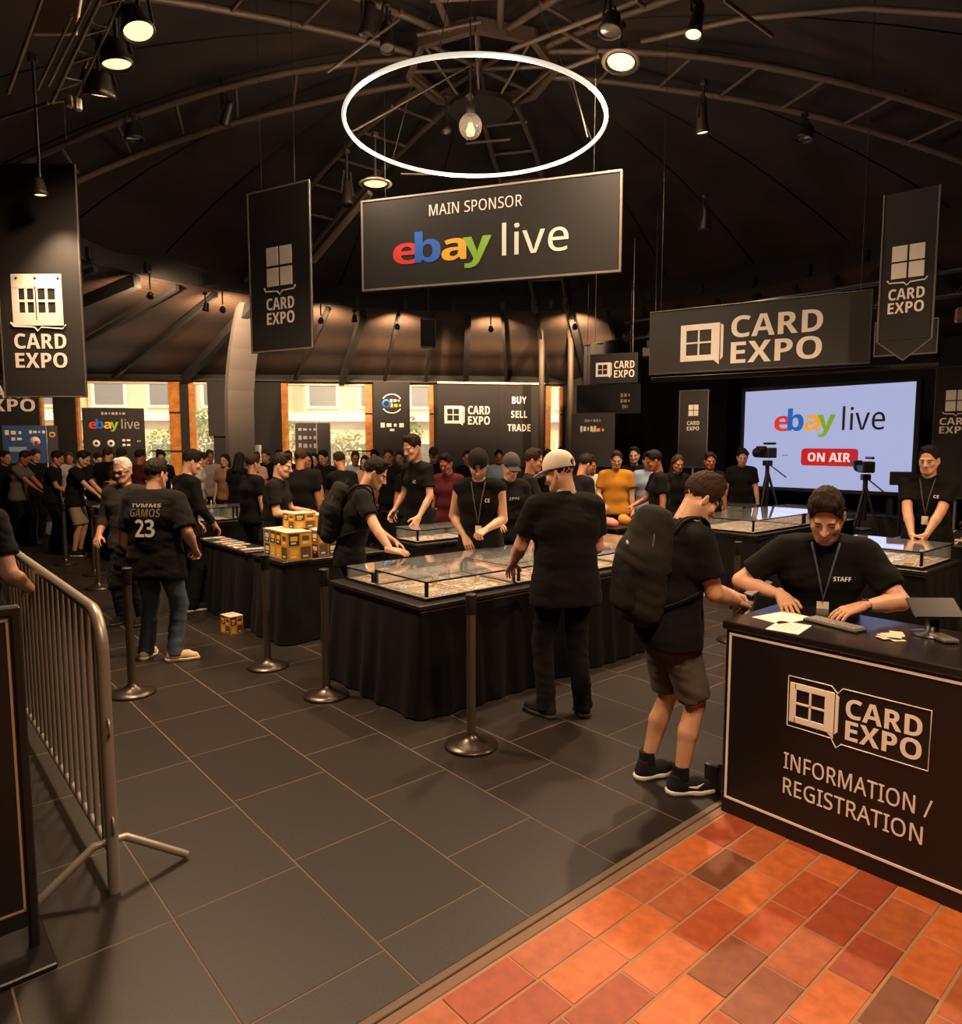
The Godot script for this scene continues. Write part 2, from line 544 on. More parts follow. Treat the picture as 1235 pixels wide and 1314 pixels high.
func build_walls() -> void:
	var black := mat("wall_black", "#161311", 0.85)
	for i in ROOM.size():
		if i == 0: continue
		var a: Vector2 = ROOM[i]
		var b: Vector2 = ROOM[(i + 1) % ROOM.size()]
		var w := structure(SIDE[i], "black painted wall closing the hall", "wall")
		var dir := (b - a).normalized()
		var mid := (a + b) / 2.0
		var bs := Basis(Vector3(dir.x, 0, dir.y), Vector3.UP, Vector3(dir.x, 0, dir.y).cross(Vector3.UP))
		part("panel", geo().box(Vector3(mid.x, 2.4, mid.y), Vector3((b - a).length() + 0.2, 5.0, 0.2), bs), black, w)
	# back wall with its glazed bays; u runs along it from the left
	var a0: Vector2 = ROOM[0]
	var b0: Vector2 = ROOM[1]
	var t := (b0 - a0).normalized()
	var len_ := (b0 - a0).length()
	var bs := Basis(Vector3(t.x, 0, t.y), Vector3.UP, Vector3(t.x, 0, t.y).cross(Vector3.UP))
	var org := Vector3(a0.x, 0, a0.y)
	var wb := structure("wall_back", "black rear wall with tall windows between its posts", "wall")
	var bays := [[3.759, 4.230], [4.724, 7.316], [7.513, 8.524], [9.872, 12.259], [12.510, 12.762], [13.162, 13.904], [16.982, 17.603]]
	var from := 0.0
	var top := 3.62
	for q in bays.size() + 1:
		var to: float = bays[q][0] if q < bays.size() else len_
		part("post", geo().box(org + bs * Vector3((from + to) / 2, top / 2, 0), Vector3(to - from, top, 0.24), bs), black, wb)
		if q < bays.size(): from = bays[q][1]
	part("header", geo().box(org + bs * Vector3(len_ / 2, top + 0.75, 0), Vector3(len_, 1.5, 0.26), bs), black, wb)
	part("sill", geo().box(org + bs * Vector3(len_ / 2, 0.06, 0), Vector3(len_, 0.12, 0.2), bs), black, wb)
	part("lintel_rail", geo().cbox(org + bs * Vector3(len_ / 2, top - 0.02, 0.16), Vector3(len_, 0.07, 0.06), 0.01, bs), mat("dark_steel", "#2a2522", 0.5, 0.6), wb)
	var timber := mat("timber", "#c98a3a", 0.5)
	timber.albedo_texture = noise_tex(5, 0.02, "#b89878", "#ffffff", 256, 3)
	timber.uv1_triplanar = true
	var steel := mat("dark_steel", "#2a2522", 0.5, 0.6)
	var glass := mat("pane_glass", "#e8f0f0", 0.02)
	glass.transparency = BaseMaterial3D.TRANSPARENCY_ALPHA
	glass.albedo_color.a = 0.1
	for q in bays.size():
		var u0: float = bays[q][0]
		var u1: float = bays[q][1]
		var w := structure("window_%d" % (q + 1), "", "window")
		tag(w, ["narrow sunlit window beside the blue poster", "wide bright window behind the sponsor backdrop", "bright window left of the curved grey column", "bright window with timber jambs over the notice boards", "thin timber slit left of the black roll banner", "narrow bright window right of the black roll banner", "timber framed slit window right of the buy sell trade wall"][q], "window", "", "structure")
		var jl := 0.06
		var jr := 0.06
		if u1 - u0 > 1.2: jr = 0.30
		if q == 3: jl = 0.16; jr = 0.2
		if q == 2: jl = 0.14
		if q == 0: jl = 0.14
		if q == 6: jl = 0.16; jr = 0.2
		if q == 5: jr = 0.12
		part("jamb", geo().cbox(org + bs * Vector3(u0 + jl / 2, top / 2, -0.02), Vector3(jl, top, 0.16), 0.006, bs), timber, w)
		part("jamb", geo().cbox(org + bs * Vector3(u1 - jr / 2, top / 2, -0.02), Vector3(jr, top, 0.16), 0.006, bs), timber, w)
		part("head_rail", geo().cbox(org + bs * Vector3((u0 + u1) / 2, top - 0.09, -0.02), Vector3(u1 - u0 - jl - jr, 0.09, 0.12), 0.006, bs), mat("pale_frame", "#e2d2b4", 0.5), w)
		for y in [0.98, 1.75, 2.75]:
			part("crossbar", geo().cbox(org + bs * Vector3(u1 - jr / 2 - (0.25 if y < 2 and u1 - u0 > 1 else 0.0), y, 0.07), Vector3(jr + (0.5 if y < 2 and u1 - u0 > 1 else 0.0), 0.035, 0.03), 0.005, bs), steel, w)
		part("pane", geo().box(org + bs * Vector3((u0 + u1) / 2, top / 2, -0.03), Vector3(u1 - u0 - jl - jr, top - 0.2, 0.012), bs), glass, w)

func build_roof() -> void:
	var cloth := mat("roof_cloth", "#ffffff", 0.95)
	cloth.albedo_texture = noise_tex(77, 0.006, "#14100d", "#3a2c22", 256, 3)
	cloth.uv1_triplanar = true
	cloth.uv1_world_triplanar = true
	cloth.uv1_scale = Vector3.ONE * 0.35
	var ce := structure("ceiling", "dark draped fabric lining of the round roof", "ceiling")
	var gores := 24
	for q in gores:
		var p := []
		var rows := 9
		var cols := 7
		for r in rows:
			for k in cols:
				var rr := lerpf(0.5, DOME_R, float(r) / (rows - 1))
				var f := float(k) / (cols - 1)
				var an := TAU * (q + 0.01 + f * 0.98) / gores
				var sag := 0.16 * rr / DOME_R * sin(PI * f) * (0.7 + 0.3 * sin(r * 2.1 + q))
				p.append(centre + Vector3(cos(an) * rr, dome(rr) - sag, sin(an) * rr))
		part("panel", geo().grid(p, cols, rows), cloth, ce)
	var shell := geo()
	var pr := []
	for r in 9: pr.append(Vector2(0.02 + r * DOME_R / 8.0 * 1.02, dome(r * DOME_R / 8.0) + 0.08))
	pr.append(Vector2(DOME_R + 0.2, dome(DOME_R) + 0.5))
	for r in 9: pr.append(Vector2(DOME_R * (8 - r) / 8.0 + 0.02, dome((8 - r) * DOME_R / 8.0) + 0.4))
	part("roof_deck", shell.lathe(pr, 48, centre), mat("deck", "#0c0a09", 0.9), ce)
	# ring beam and the sloping boarded ceiling outside it
	var tr := structure("trim_2", "black ring beam under the edge of the round roof", "trim")
	part("band", geo().lathe([Vector2(DOME_R + 0.25, 5.0), Vector2(DOME_R, 5.0), Vector2(DOME_R, 5.0), Vector2(DOME_R, 5.5), Vector2(DOME_R, 5.5), Vector2(DOME_R + 0.4, 5.9)], 64, centre), mat("wall_black", "#161311", 0.85), tr)
	for k in 40:
		var an := TAU * k / 40.0
		var d := Vector3(cos(an), 0, sin(an))
		if d.dot(Vector3(0.656, 0, -0.755)) < -0.2: continue
		part("bracket", geo().cbox(centre + d * (DOME_R - 0.06) + Vector3(0, 5.12, 0), Vector3(0.1, 0.2, 0.1), 0.01, Basis(Vector3.UP, -an)), mat("dark_steel", "#2a2522", 0.5, 0.6), tr)
	var boards := mat("boards", "#ffffff", 0.62)
	var im := Image.create(64, 256, false, Image.FORMAT_RGB8)
	var no := FastNoiseLite.new()
	no.frequency = 0.05
	for y in 256:
		var tone := 0.75 + 0.25 * sin(y / 8 * 12.9)
		for x in 64:
			var g := no.get_noise_2d(x * 0.6, y * 6.0) * 0.18 + tone * 0.8
			if y % 8 == 0: g *= 0.55
			im.set_pixel(x, y, Color(0.37, 0.28, 0.22) * clampf(g, 0.2, 1.2))
	boards.albedo_texture = ImageTexture.create_from_image(im)
	var oc := structure("ceiling", "brown boarded ceiling sloping down to the rear windows", "ceiling")
	var n := 56
	var hit := []
	for k in n:
		var an := TAU * k / n
		var d := Vector2(cos(an), sin(an))
		var best := 40.0
		for i in ROOM.size():
			var a: Vector2 = ROOM[i]
			var b: Vector2 = ROOM[(i + 1) % ROOM.size()]
			var r = Geometry2D.segment_intersects_segment(Vector2(centre.x, centre.z), Vector2(centre.x, centre.z) + d * 60.0, a, b)
			if r != null: best = minf(best, (r - Vector2(centre.x, centre.z)).length())
		hit.append(best)
	for k in n:
		var k2 := (k + 1) % n
		var a0 := TAU * k / n
		var a1 := TAU * (k + 1) / n
		var d0 := Vector3(cos(a0), 0, sin(a0))
		var d1 := Vector3(cos(a1), 0, sin(a1))
		var h0: float = hit[k]
		var h1: float = hit[k2]
		var g := geo()
		g.quad(centre + d0 * DOME_R + Vector3(0, 5.0, 0), centre + d1 * DOME_R + Vector3(0, 5.0, 0), centre + d1 * (h1 + 0.1) + Vector3(0, 3.66, 0), centre + d0 * (h0 + 0.1) + Vector3(0, 3.66, 0))
		for e in [Vector2(0, 0), Vector2(1.4, 0), Vector2(1.4, 1.6), Vector2(0, 1.6)]: g.uv.append(e)
		part("bay", g, boards, oc)
		var up := geo()
		up.quad(centre + d1 * DOME_R + Vector3(0, 5.35, 0), centre + d0 * DOME_R + Vector3(0, 5.35, 0), centre + d0 * (h0 + 0.6) + Vector3(0, 4.1, 0), centre + d1 * (h1 + 0.6) + Vector3(0, 4.1, 0))
		part("deck", up, mat("deck", "#0c0a09", 0.9), oc)
		if d0.dot(Vector3(0.656, 0, -0.755)) > -0.35:
			var wide := k % 3 == 0
			var s := 0.09 if wide else 0.045
			var pa := centre + d0 * (DOME_R + 0.02) + Vector3(0, 4.95 - s, 0)
			var pb := centre + d0 * (h0 - 0.12) + Vector3(0, 3.66 - s, 0)
			var ax := (pb - pa).normalized()
			var sd := ax.cross(Vector3.UP).normalized()
			part("rafter", geo().box((pa + pb) / 2, Vector3(s * 1.6, s * 2.2, (pb - pa).length()), Basis(sd, ax.cross(sd) * -1.0, -ax)), mat("rafter_black", "#1d1815", 0.7), oc)

func build_trusses() -> void:
	var paint := mat("truss_paint", "#5a4a3e", 0.55, 0.25)
	var grey := mat("column_grey", "#4f4843", 0.7, 0.0)
	var fwd := Vector3(0.656, 0, -0.755).normalized()
	var names := {13: "straight back over the far tables", -40: "down to the grey column by the windows", -85: "across the upper left", 95: "across the upper right", 185: "towards the viewer above the ring light", 50: "towards the stage wall", 140: "towards the near right", 230: "towards the near left"}
	for an in [13, -40, -85, 95, 185, 140, 230]:
		var d := fwd.rotated(Vector3.UP, -deg_to_rad(an))
		var sd := d.cross(Vector3.UP)
		var t := thing("roof_truss", "brown ladder roof truss running %s" % names[an], "truss", centre, 0, "radial roof trusses")
		var sep := 0.42 if an != 13 else 0.36
		for s in [-1, 1]:
			var path := PackedVector3Array()
			for i in 13:
				var r := lerpf(0.85, 6.95, i / 12.0)
				path.append(d * r + sd * s * sep * lerpf(0.55, 1.0, minf(1.0, r / 2.5)) + Vector3(0, dome(r) - 0.34, 0))
			part("chord", geo().sweep(path, 0.04, 8), paint, t)
			if an in [13]:
				var lp := PackedVector3Array([path[12]])
				for i in 7:
					var f := i / 6.0
					lp.append(d * (6.95 + 1.3 * sin(f * PI / 2)) + sd * s * sep + Vector3(0, lerpf(5.05, 4.0, f * f), 0))
				lp.append(d * 8.3 + sd * s * sep)
				part("leg", geo().sweep(lp, 0.075, 8), paint, t)
		if an == -40:
			var pl := []
			for i in 12:
				var f := i / 11.0
				var h := 4.9 * (1.0 - f)
				var r := 8.55 - 0.9 * pow(maxf(0.0, (h - 2.6) / 2.3), 2.0)
				for e in [[-0.3, -0.1], [0.3, -0.1], [0.3, 0.1], [-0.3, 0.1], [-0.3, -0.1]]:
					pl.append(d * (r + e[1]) + sd * e[0] + Vector3(0, h, 0))
			var g := geo()
			for i in 11:
				for e in 4:
					g.quad(pl[i * 5 + e], pl[i * 5 + 5 + e], pl[i * 5 + 6 + e], pl[i * 5 + e + 1])
			part("leg", g, grey, t)
		for i in 7:
			var r := 1.5 + i * 0.8
			var zig := 0.35 if an in [95, -85] else 0.0
			part("rung", geo().tube(d * r - sd * sep + Vector3(0, dome(r) - 0.35, 0), d * (r + zig) + sd * sep + Vector3(0, dome(r) - 0.35, 0), 0.022, -1, 6), paint, t)
	var hb := thing("roof_hub", "brown steel hub ring where the roof trusses meet", "hub", centre)
	var ring := PackedVector3Array()
	for i in 8: ring.append(Vector3(cos(TAU * i / 8), 0, sin(TAU * i / 8)) * 0.95 + Vector3(0, 6.72, 0))
	for i in 8:
		var a := ring[i]
		var b := ring[(i + 1) % 8]
		part("segment", geo().box((a + b) / 2, Vector3(0.08, 0.16, (b - a).length()), Basis.looking_at(b - a)), paint, hb)
	for i in 4:
		part("strut", geo().tube(ring[i], ring[i + 4], 0.03, -1, 6), paint, hb)
	for i in 8:
		part("hanger", geo().tube(ring[i], ring[i] * Vector3(0.4, 1, 0.4) + Vector3(0, -0.45, 0), 0.018, -1, 6), paint, hb)
	part("plate", geo().lathe([Vector2(0.01, 6.2), Vector2(0.42, 6.2), Vector2(0.42, 6.2), Vector2(0.42, 6.26), Vector2(0.42, 6.26), Vector2(0.01, 6.26)], 16), mat("dark_steel", "#2a2522", 0.5, 0.6), hb)
	# loose pipes
	var pipes := [
		["slender lighting pipe curving across the upper right roof", [Vector3(6.585, 6.242, -4.930), Vector3(7.025, 6.243, -4.015), Vector3(7.420, 6.043, -2.982), Vector3(7.554, 5.670, -2.154)], 0.03],
		["thin brown pipe rising left of the ring light", [Vector3(3.681, 5.587, -6.576), Vector3(4.496, 6.356, -6.494)], 0.014],
		["brown tie pipe right of the ring light hub", [Vector3(5.819, 6.384, -6.146), Vector3(6.073, 6.307, -4.585)], 0.028],
		["short brown brace under the right tie pipe", [Vector3(6.193, 6.127, -5.789), Vector3(6.244, 6.091, -5.208)], 0.026],
		["short brown brace crossing behind the right lamp", [Vector3(6.248, 6.596, -5.799), Vector3(6.379, 6.254, -5.377)], 0.026],
		["thin stay dropping inside the ring light", [Vector3(5.688, 5.598, -5.098), Vector3(5.762, 5.032, -4.964)], 0.007],
		["long stay crossing the left of the ring light", [Vector3(3.929, 5.080, -6.563), Vector3(5.697, 6.388, -6.519)], 0.009],
		["silver pipe with clamps at the top right", [Vector3(5.183, 5.293, -3.104), Vector3(5.648, 5.135, -2.946)], 0.016],
		["black cross bar between the near trusses", [Vector3(5.004, 6.543, -6.874), Vector3(5.563, 6.693, -6.407)], 0.022],
		["lower tie bar behind the ring light", [Vector3(6.957, 6.346, -8.346), Vector3(7.457, 6.403, -7.918)], 0.02],
		["brown rail under the ring light near the sponsor board", [Vector3(5.131, 5.200, -7.396), Vector3(6.104, 5.190, -6.549)], 0.012],
		["brown brace at the left of the sponsor board top", [Vector3(4.828, 4.962, -7.630), Vector3(4.745, 4.398, -8.963)], 0.04]]
	for q in pipes:
		var c := PackedVector3Array(q[1])
		solo("pipe", geo().sweep(c, q[2], 8), paint, q[0], "pipe")

func build_outside() -> void:
	var t := Vector3(0.8247, 0, 0.5655)
	var nrm := Vector3(0.5655, 0, -0.8247)
	var bs := Basis(t, Vector3.UP, -nrm)
	var org := Vector3(0.2, 0, -23.25)
	var gr := structure("ground", "pale paved street outside the windows", "street")
	part("paving", geo().box(org + t * 8 + nrm * 11 + Vector3(0, -0.25, 0), Vector3(60, 0.1, 22), bs), mat("street", "#b8ac98", 0.9), gr)
	var bd := thing("building", "cream street building seen through the rear windows", "building", org + nrm * 10.0 - t * 8.0, 0)
	bd.basis = bs
	var cream := mat("cream", "#d9b888", 0.9)
	var tan_ := mat("tan", "#c49a68", 0.9)
	part("facade", geo().box(Vector3(17, 5, -0.5), Vector3(46, 10.5, 1.0)), cream, bd)
	part("cornice", geo().box(Vector3(17, 3.05, 0.1), Vector3(46, 0.32, 0.4)), mat("stone_pale", "#ecdcb8", 0.9), bd)
	part("cornice", geo().box(Vector3(17, 5.6, 0.1), Vector3(46, 0.3, 0.4)), mat("stone_pale", "#ecdcb8", 0.9), bd)
	var wm := geo().box(Vector3.ZERO, Vector3(1.05, 1.35, 0.12)).mesh(mat("far_window", "#6e6657", 0.35))
	var fm := geo().box(Vector3.ZERO, Vector3(1.3, 1.6, 0.08)).mesh(mat("stone_pale", "#ecdcb8", 0.9))
	for i in 16:
		for j in 3:
			var at := Vector3(1.5 + i * 2.05, [1.3, 4.2, 7.0][j], 0.04)
			var w := put("window", fm, bd, Transform3D(Basis(), at))
			put("pane", wm, w, Transform3D(Basis(), Vector3(0, 0, 0.02)))
	for i in 8:
		part("pilaster", geo().box(Vector3(0.5 + i * 4.1, 5, 0.06), Vector3(0.35, 10, 0.2)), tan_, bd)
	var leaf := mat("leaf", "#7f8a3a", 0.7)
	leaf.backlight_enabled = true
	leaf.backlight = Color(0.35, 0.4, 0.1)
	var spots := [[3.6, 3.0, 1.9], [5.2, 5.5, 2.4], [6.9, 3.4, 3.2], [9.6, 4.5, 2.7], [11.3, 3.2, 2.3], [13.0, 3.6, 3.0], [1.6, 4.0, 2.2]]
	var which := ["behind the wide window", "right of the backdrop", "in the window by the grey column", "behind the notice boards", "beyond the third window", "in the narrow window by the roll banner", "at the far left window"]
	for q in spots.size():
		var at: Vector3 = org + t * spots[q][0] + nrm * spots[q][1]
		var tr := thing("street_tree", "small leafy street tree %s" % which[q], "tree", at, 0, "street trees outside")
		var h: float = spots[q][2]
		part("trunk", geo().tube(Vector3(0, -0.2, 0), Vector3(0.05, h * 0.6, 0), 0.06, 0.03, 8), mat("bark", "#5a4632", 0.9), tr)
		var g := geo()
		for i in 420:
			var r := Vector3(rng.randfn(), rng.randfn(), rng.randfn()).normalized() * pow(rng.randf(), 0.4)
			var p := Vector3(r.x * 0.75, h * 0.75 + r.y * 0.7, r.z * 0.75)
			var ax := Vector3(rng.randfn(), rng.randfn() + 0.3, rng.randfn()).normalized()
			var s1 := ax.cross(Vector3(rng.randfn(), rng.randfn(), rng.randfn())).normalized() * 0.075
			var s2 := ax.cross(s1).normalized() * 0.045
			g.quad(p - s1, p - s2, p + s1, p + s2)
		part("foliage", g, leaf, tr)

# ------------------------------------------------------------------ people
var heads := {}
var hairs := {}
var hands := {}
var shoes := {}
var last_shirt: Field        # field of the last shirt built, for prints that follow it
var last_frame := {}

func skin_mat(tone: int) -> StandardMaterial3D:
	var key := "skin%d" % tone
	if mats.has(key): return mats[key]
	var m := mat(key, ["#ffffff", "#e9d3c4", "#d2ac92"][tone], 0.5)
	m.vertex_color_use_as_albedo = true
	m.subsurf_scatter_enabled = true
	m.subsurf_scatter_strength = 0.12
	return m

func head_geo(fine: bool, beard: float) -> Geo:
	var key := "%s%.1f" % [fine, beard]
	if heads.has(key): return heads[key]
	var s := 0.0042 if fine else 0.0095
	var f := Field.new(Vector3(-0.1, -0.07, -0.135), Vector3(0.1, 0.24, 0.125), s)
	f.ball(Vector3(0, 0.128, 0.012), Vector3(0.075, 0.092, 0.096), 0.01)
	f.ball(Vector3(0, 0.05, -0.028), Vector3(0.058, 0.082, 0.066), 0.03)
	f.cone(Vector3(-0.018, -0.008, -0.070), Vector3(0.018, -0.008, -0.070), 0.022, 0.022, 0.025)
	for e in [-1, 1]:
		f.cone(Vector3(e * 0.056, 0.045, 0.0), Vector3(e * 0.03, 0.0, -0.05), 0.018, 0.018, 0.03)
		f.ball(Vector3(e * 0.042, 0.062, -0.062), Vector3(0.022, 0.02, 0.02), 0.02)
	f.cone(Vector3(-0.034, 0.108, -0.080), Vector3(0.034, 0.108, -0.080), 0.013, 0.013, 0.015)
	f.cone(Vector3(0, -0.06, 0.015), Vector3(0, 0.03, 0.02), 0.056, 0.054, 0.03)
	if fine:
		for e in [-1, 1]:
			f.ball(Vector3(e * 0.031, 0.088, -0.100), Vector3(0.017, 0.012, 0.014), 0.008, true)
			f.ball(Vector3(e * 0.031, 0.088, -0.080), Vector3(0.0135, 0.0115, 0.0125), 0.003)
			f.cone(Vector3(e * 0.012, 0.05, -0.098), Vector3(e * 0.013, 0.052, -0.09), 0.008, 0.008, 0.006)
	f.cone(Vector3(0, 0.098, -0.088), Vector3(0, 0.054, -0.112), 0.008, 0.0125, 0.012)
	if fine:
		f.cone(Vector3(-0.018, 0.026, -0.0885), Vector3(0.018, 0.026, -0.0885), 0.0065, 0.0065, 0.006)
		f.cone(Vector3(-0.015, 0.015, -0.0875), Vector3(0.015, 0.015, -0.0875), 0.007, 0.007, 0.006)
	for e in [-1, 1]:
		f.ball(Vector3(e * 0.077, 0.078, 0.012), Vector3(0.009, 0.031, 0.019), 0.008, false, Basis(Vector3.UP, e * 0.35))
		if fine: f.ball(Vector3(e * 0.086, 0.082, 0.006), Vector3(0.006, 0.018, 0.009), 0.004, true)
	var g := f.nets()
	var skin := Color(0.50, 0.27, 0.17)
	var dark := Color(0.06, 0.036, 0.025) if fine else Color(0.2, 0.11, 0.07)
	for p in g.v:
		var c := skin
		var ax := absf(p.x)
		if p.z < -0.055:
			if p.y > 0.0 and p.y < 0.033 and ax < 0.024 - 0.0003 and p.z < -0.082: c = Color(0.42, 0.18, 0.13)
			if p.y > 0.104 - ax * 0.12 and p.y < 0.116 - ax * 0.12 and ax > 0.013 and ax < 0.052: c = dark
			var ex := Vector2((ax - 0.031) / 0.0135, (p.y - 0.087) / 0.0062)
			if ex.length() < 1.0: c = Color(0.07, 0.042, 0.03) if absf(ex.y) < 0.5 and fine else Color(0.36, 0.19, 0.12) if fine else Color(0.22, 0.13, 0.09)
		if beard > 0.0:
			var w := 0.0
			if p.y < 0.042 and p.z < 0.02 and p.y > -0.045: w = clampf((0.042 - p.y) / 0.02 + (ax - 0.03) * 12.0, 0.0, 1.0)
			if p.z < -0.07 and p.y > 0.03 and p.y < 0.044 and ax < 0.028: w = 1.0
			if ax > 0.05 and p.z > -0.04 and p.z < 0.0 and p.y < 0.085 and p.y > 0.0: w = maxf(w, 0.8)
			if p.y < 0.033 and p.y > 0.008 and ax < 0.022 and p.z < -0.08: w = 0.0
			c = c.lerp(dark, w * beard)
		g.c.append(c)
	heads[key] = g
	return g

func hair_geo(kind: String, fine: bool) -> Geo:
	var key := "%s%s" % [kind, fine]
	if hairs.has(key): return hairs[key]
	var s := 0.0055 if fine else 0.011
	var f := Field.new(Vector3(-0.11, -0.16 if kind == "long" else -0.03, -0.15), Vector3(0.11, 0.27, 0.14), s)
	if kind == "cap":
		f.ball(Vector3(0, 0.135, 0.01), Vector3(0.092, 0.108, 0.112), 0.01)
		f.keep(Vector3(0, 0.122, -0.06), Vector3(0, -1, -0.12).normalized())
		f.ball(Vector3(0, 0.09, 0.006), Vector3(0.083, 0.098, 0.104), 0.004, true)
		f.ball(Vector3(0, 0.122, -0.128), Vector3(0.066, 0.0085, 0.075), 0.004, false, Basis(Vector3.RIGHT, -0.22))
		f.ball(Vector3(0, 0.128, 0.122), Vector3(0.03, 0.022, 0.03), 0.003, true)
	elif kind == "beanie":
		f.ball(Vector3(0, 0.14, 0.012), Vector3(0.089, 0.102, 0.109), 0.01)
		f.keep(Vector3(0, 0.115, 0), Vector3(0, -1, 0.25).normalized())
	else:
		f.ball(Vector3(0, 0.135, 0.014), Vector3(0.0795, 0.0965, 0.101), 0.01)
		if kind == "quiff":
			f.ball(Vector3(0.004, 0.15, -0.002), Vector3(0.074, 0.1, 0.098), 0.02)
			f.cone(Vector3(-0.035, 0.196, -0.07), Vector3(0.03, 0.214, -0.06), 0.014, 0.02, 0.025)
			f.cone(Vector3(-0.045, 0.2, -0.03), Vector3(0.03, 0.232, -0.02), 0.014, 0.018, 0.03)
		elif kind == "short":
			f.cone(Vector3(-0.03, 0.205, -0.04), Vector3(0.03, 0.205, -0.04), 0.024, 0.024, 0.03)
		elif kind == "shag":
			for i in 22:
				var a := i * 2.4
				var y := 0.09 + 0.13 * fmod(i * 0.37, 1.0)
				var r := 0.082 * sqrt(maxf(0.05, 1.0 - pow((y - 0.13) / 0.11, 2.0)))
				f.ball(Vector3(cos(a) * r * 0.9, y, 0.014 + sin(a) * r), Vector3(0.026, 0.022, 0.026), 0.012)
		elif kind == "long":
			for e in [-1, 1]:
				f.cone(Vector3(e * 0.07, 0.12, 0.03), Vector3(e * 0.075, -0.11, 0.03), 0.03, 0.035, 0.03)
			f.cone(Vector3(0, 0.12, 0.07), Vector3(0, -0.13, 0.075), 0.05, 0.05, 0.04)
		# the face, the ears and the nape stay free
		f.ball(Vector3(0, 0.045, -0.105), Vector3(0.084, 0.132, 0.095), 0.014, true)
		if kind != "long":
			f.keep(Vector3(0, 0.055, 0.05), Vector3(0, -1, -0.28).normalized())
			for e in [-1, 1]:
				f.ball(Vector3(e * 0.088, 0.07, 0.0), Vector3(0.02, 0.042, 0.032), 0.006, true)
	var g := f.nets()
	if kind in ["short", "quiff", "shag", "long"]:
		var no := FastNoiseLite.new()
		no.frequency = 1.0
		for i in g.v.size():
			var p := g.v[i]
			g.v[i] = p + g.n[i] * (no.get_noise_3d(p.x * 100.0, p.y * 18.0, p.z * 22.0) * 0.004 + no.get_noise_3d(p.x * 30.0, p.y * 30.0, p.z * 30.0) * 0.005)
		g.renormal()
	hairs[key] = g
	return g

# right hand: wrist at the origin, fingers along -z, palm down, thumb towards -x
func hand_geo(kind: String, fine: bool) -> Geo:
	var key := "%s%s" % [kind, fine]
	if hands.has(key): return hands[key]
	var s := 0.0042 if fine else 0.009
	var f := Field.new(Vector3(-0.085, -0.1, -0.2), Vector3(0.06, 0.03, 0.03), s)
	var curl: float = {"relax": 0.38, "flat": 0.12, "grip": 0.95, "rest": 0.3}[kind]
	f.cone(Vector3(0, 0, 0.02), Vector3(0, 0, -0.02), 0.026, 0.024, 0.01)
	for i in 4:
		var x := -0.03 + i * 0.0205
		f.cone(Vector3(x * 0.55, 0, -0.01), Vector3(x, 0, -0.09 + absf(i - 1.2) * 0.004), 0.016, 0.0125, 0.012)
	f.cone(Vector3(-0.02, -0.008, -0.02), Vector3(-0.028, -0.01, -0.05), 0.018, 0.014, 0.012)
	for i in 4:
		var x := -0.031 + i * 0.0212
		var l: float = [0.071, 0.079, 0.073, 0.057][i]
		var p := Vector3(x, 0.0, -0.088 + absf(i - 1.2) * 0.004)
		var a := 0.12 + curl * (0.65 + 0.12 * i)
		var spread := (i - 1.5) * 0.06
		for j in 3:
			var sl: float = l * [0.44, 0.31, 0.25][j]
			var dr := Vector3(sin(spread), -sin(a), -cos(a)).normalized()
			var q := p + dr * sl
			f.cone(p, q, 0.0095 - j * 0.0007, 0.0088 - j * 0.0009, 0.0035)
			p = q
			a += curl * (0.95 if j == 0 else 0.7)
	var tp := Vector3(-0.03, -0.008, -0.03)
	var td := Vector3(-0.62, -0.3 - curl * 0.4, -0.75).normalized()
	f.cone(tp, tp + td * 0.045, 0.0135, 0.0115, 0.01)
	tp += td * 0.045
	td = (td + Vector3(0.35, -0.15 - curl * 0.3, -0.3)).normalized()
	f.cone(tp, tp + td * 0.034, 0.0112, 0.0095, 0.004)
	var g := f.nets()
	for p in g.v: g.c.append(Color(0.50, 0.27, 0.17))
	hands[key] = g
	return g

func shoe_geo(fine: bool) -> Array:      # right shoe, heel at the ankle, toes along -z, on y = 0
	if shoes.has(fine): return shoes[fine]
	var s := 0.008 if fine else 0.016
	var f := Field.new(Vector3(-0.06, 0.0, -0.22), Vector3(0.06, 0.14, 0.09), s)
	f.cone(Vector3(0, 0.045, 0.035), Vector3(0, 0.042, -0.1), 0.043, 0.046, 0.02)
	f.cone(Vector3(0, 0.04, -0.1), Vector3(0.004, 0.032, -0.165), 0.045, 0.034, 0.02)
	f.cone(Vector3(0, 0.05, 0.0), Vector3(0, 0.1, 0.015), 0.043, 0.042, 0.03)
	f.keep(Vector3(0, 0.022, 0), Vector3(0, -1, 0))
	f.keep(Vector3(0, 0.112, 0), Vector3(0, 1, 0))
	var up := f.nets()
	var so := Field.new(Vector3(-0.06, -0.01, -0.22), Vector3(0.06, 0.05, 0.09), s)
	so.cone(Vector3(0, 0.02, 0.038), Vector3(0, 0.02, -0.1), 0.047, 0.05, 0.02)
	so.cone(Vector3(0, 0.02, -0.1), Vector3(0.004, 0.02, -0.17), 0.05, 0.038, 0.02)
	so.keep(Vector3(0, 0.001, 0), Vector3(0, -1, 0))
	so.keep(Vector3(0, 0.03, 0), Vector3(0, 1, 0))
	shoes[fine] = [up, so.nets()]
	return shoes[fine]

func ik(a: Vector3, t: Vector3, l1: float, l2: float, pole: Vector3) -> Array:    # joint and end of a two-bone limb
	var d := t - a
	var l := clampf(d.length(), 0.06, (l1 + l2) * 0.998)
	var u := d.normalized()
	var x := (l1 * l1 - l2 * l2 + l * l) / (2.0 * l)
	var h := sqrt(maxf(0.0, l1 * l1 - x * x))
	var p := (pole - u * pole.dot(u)).normalized()
	return [a + u * x + p * h, a + u * l]

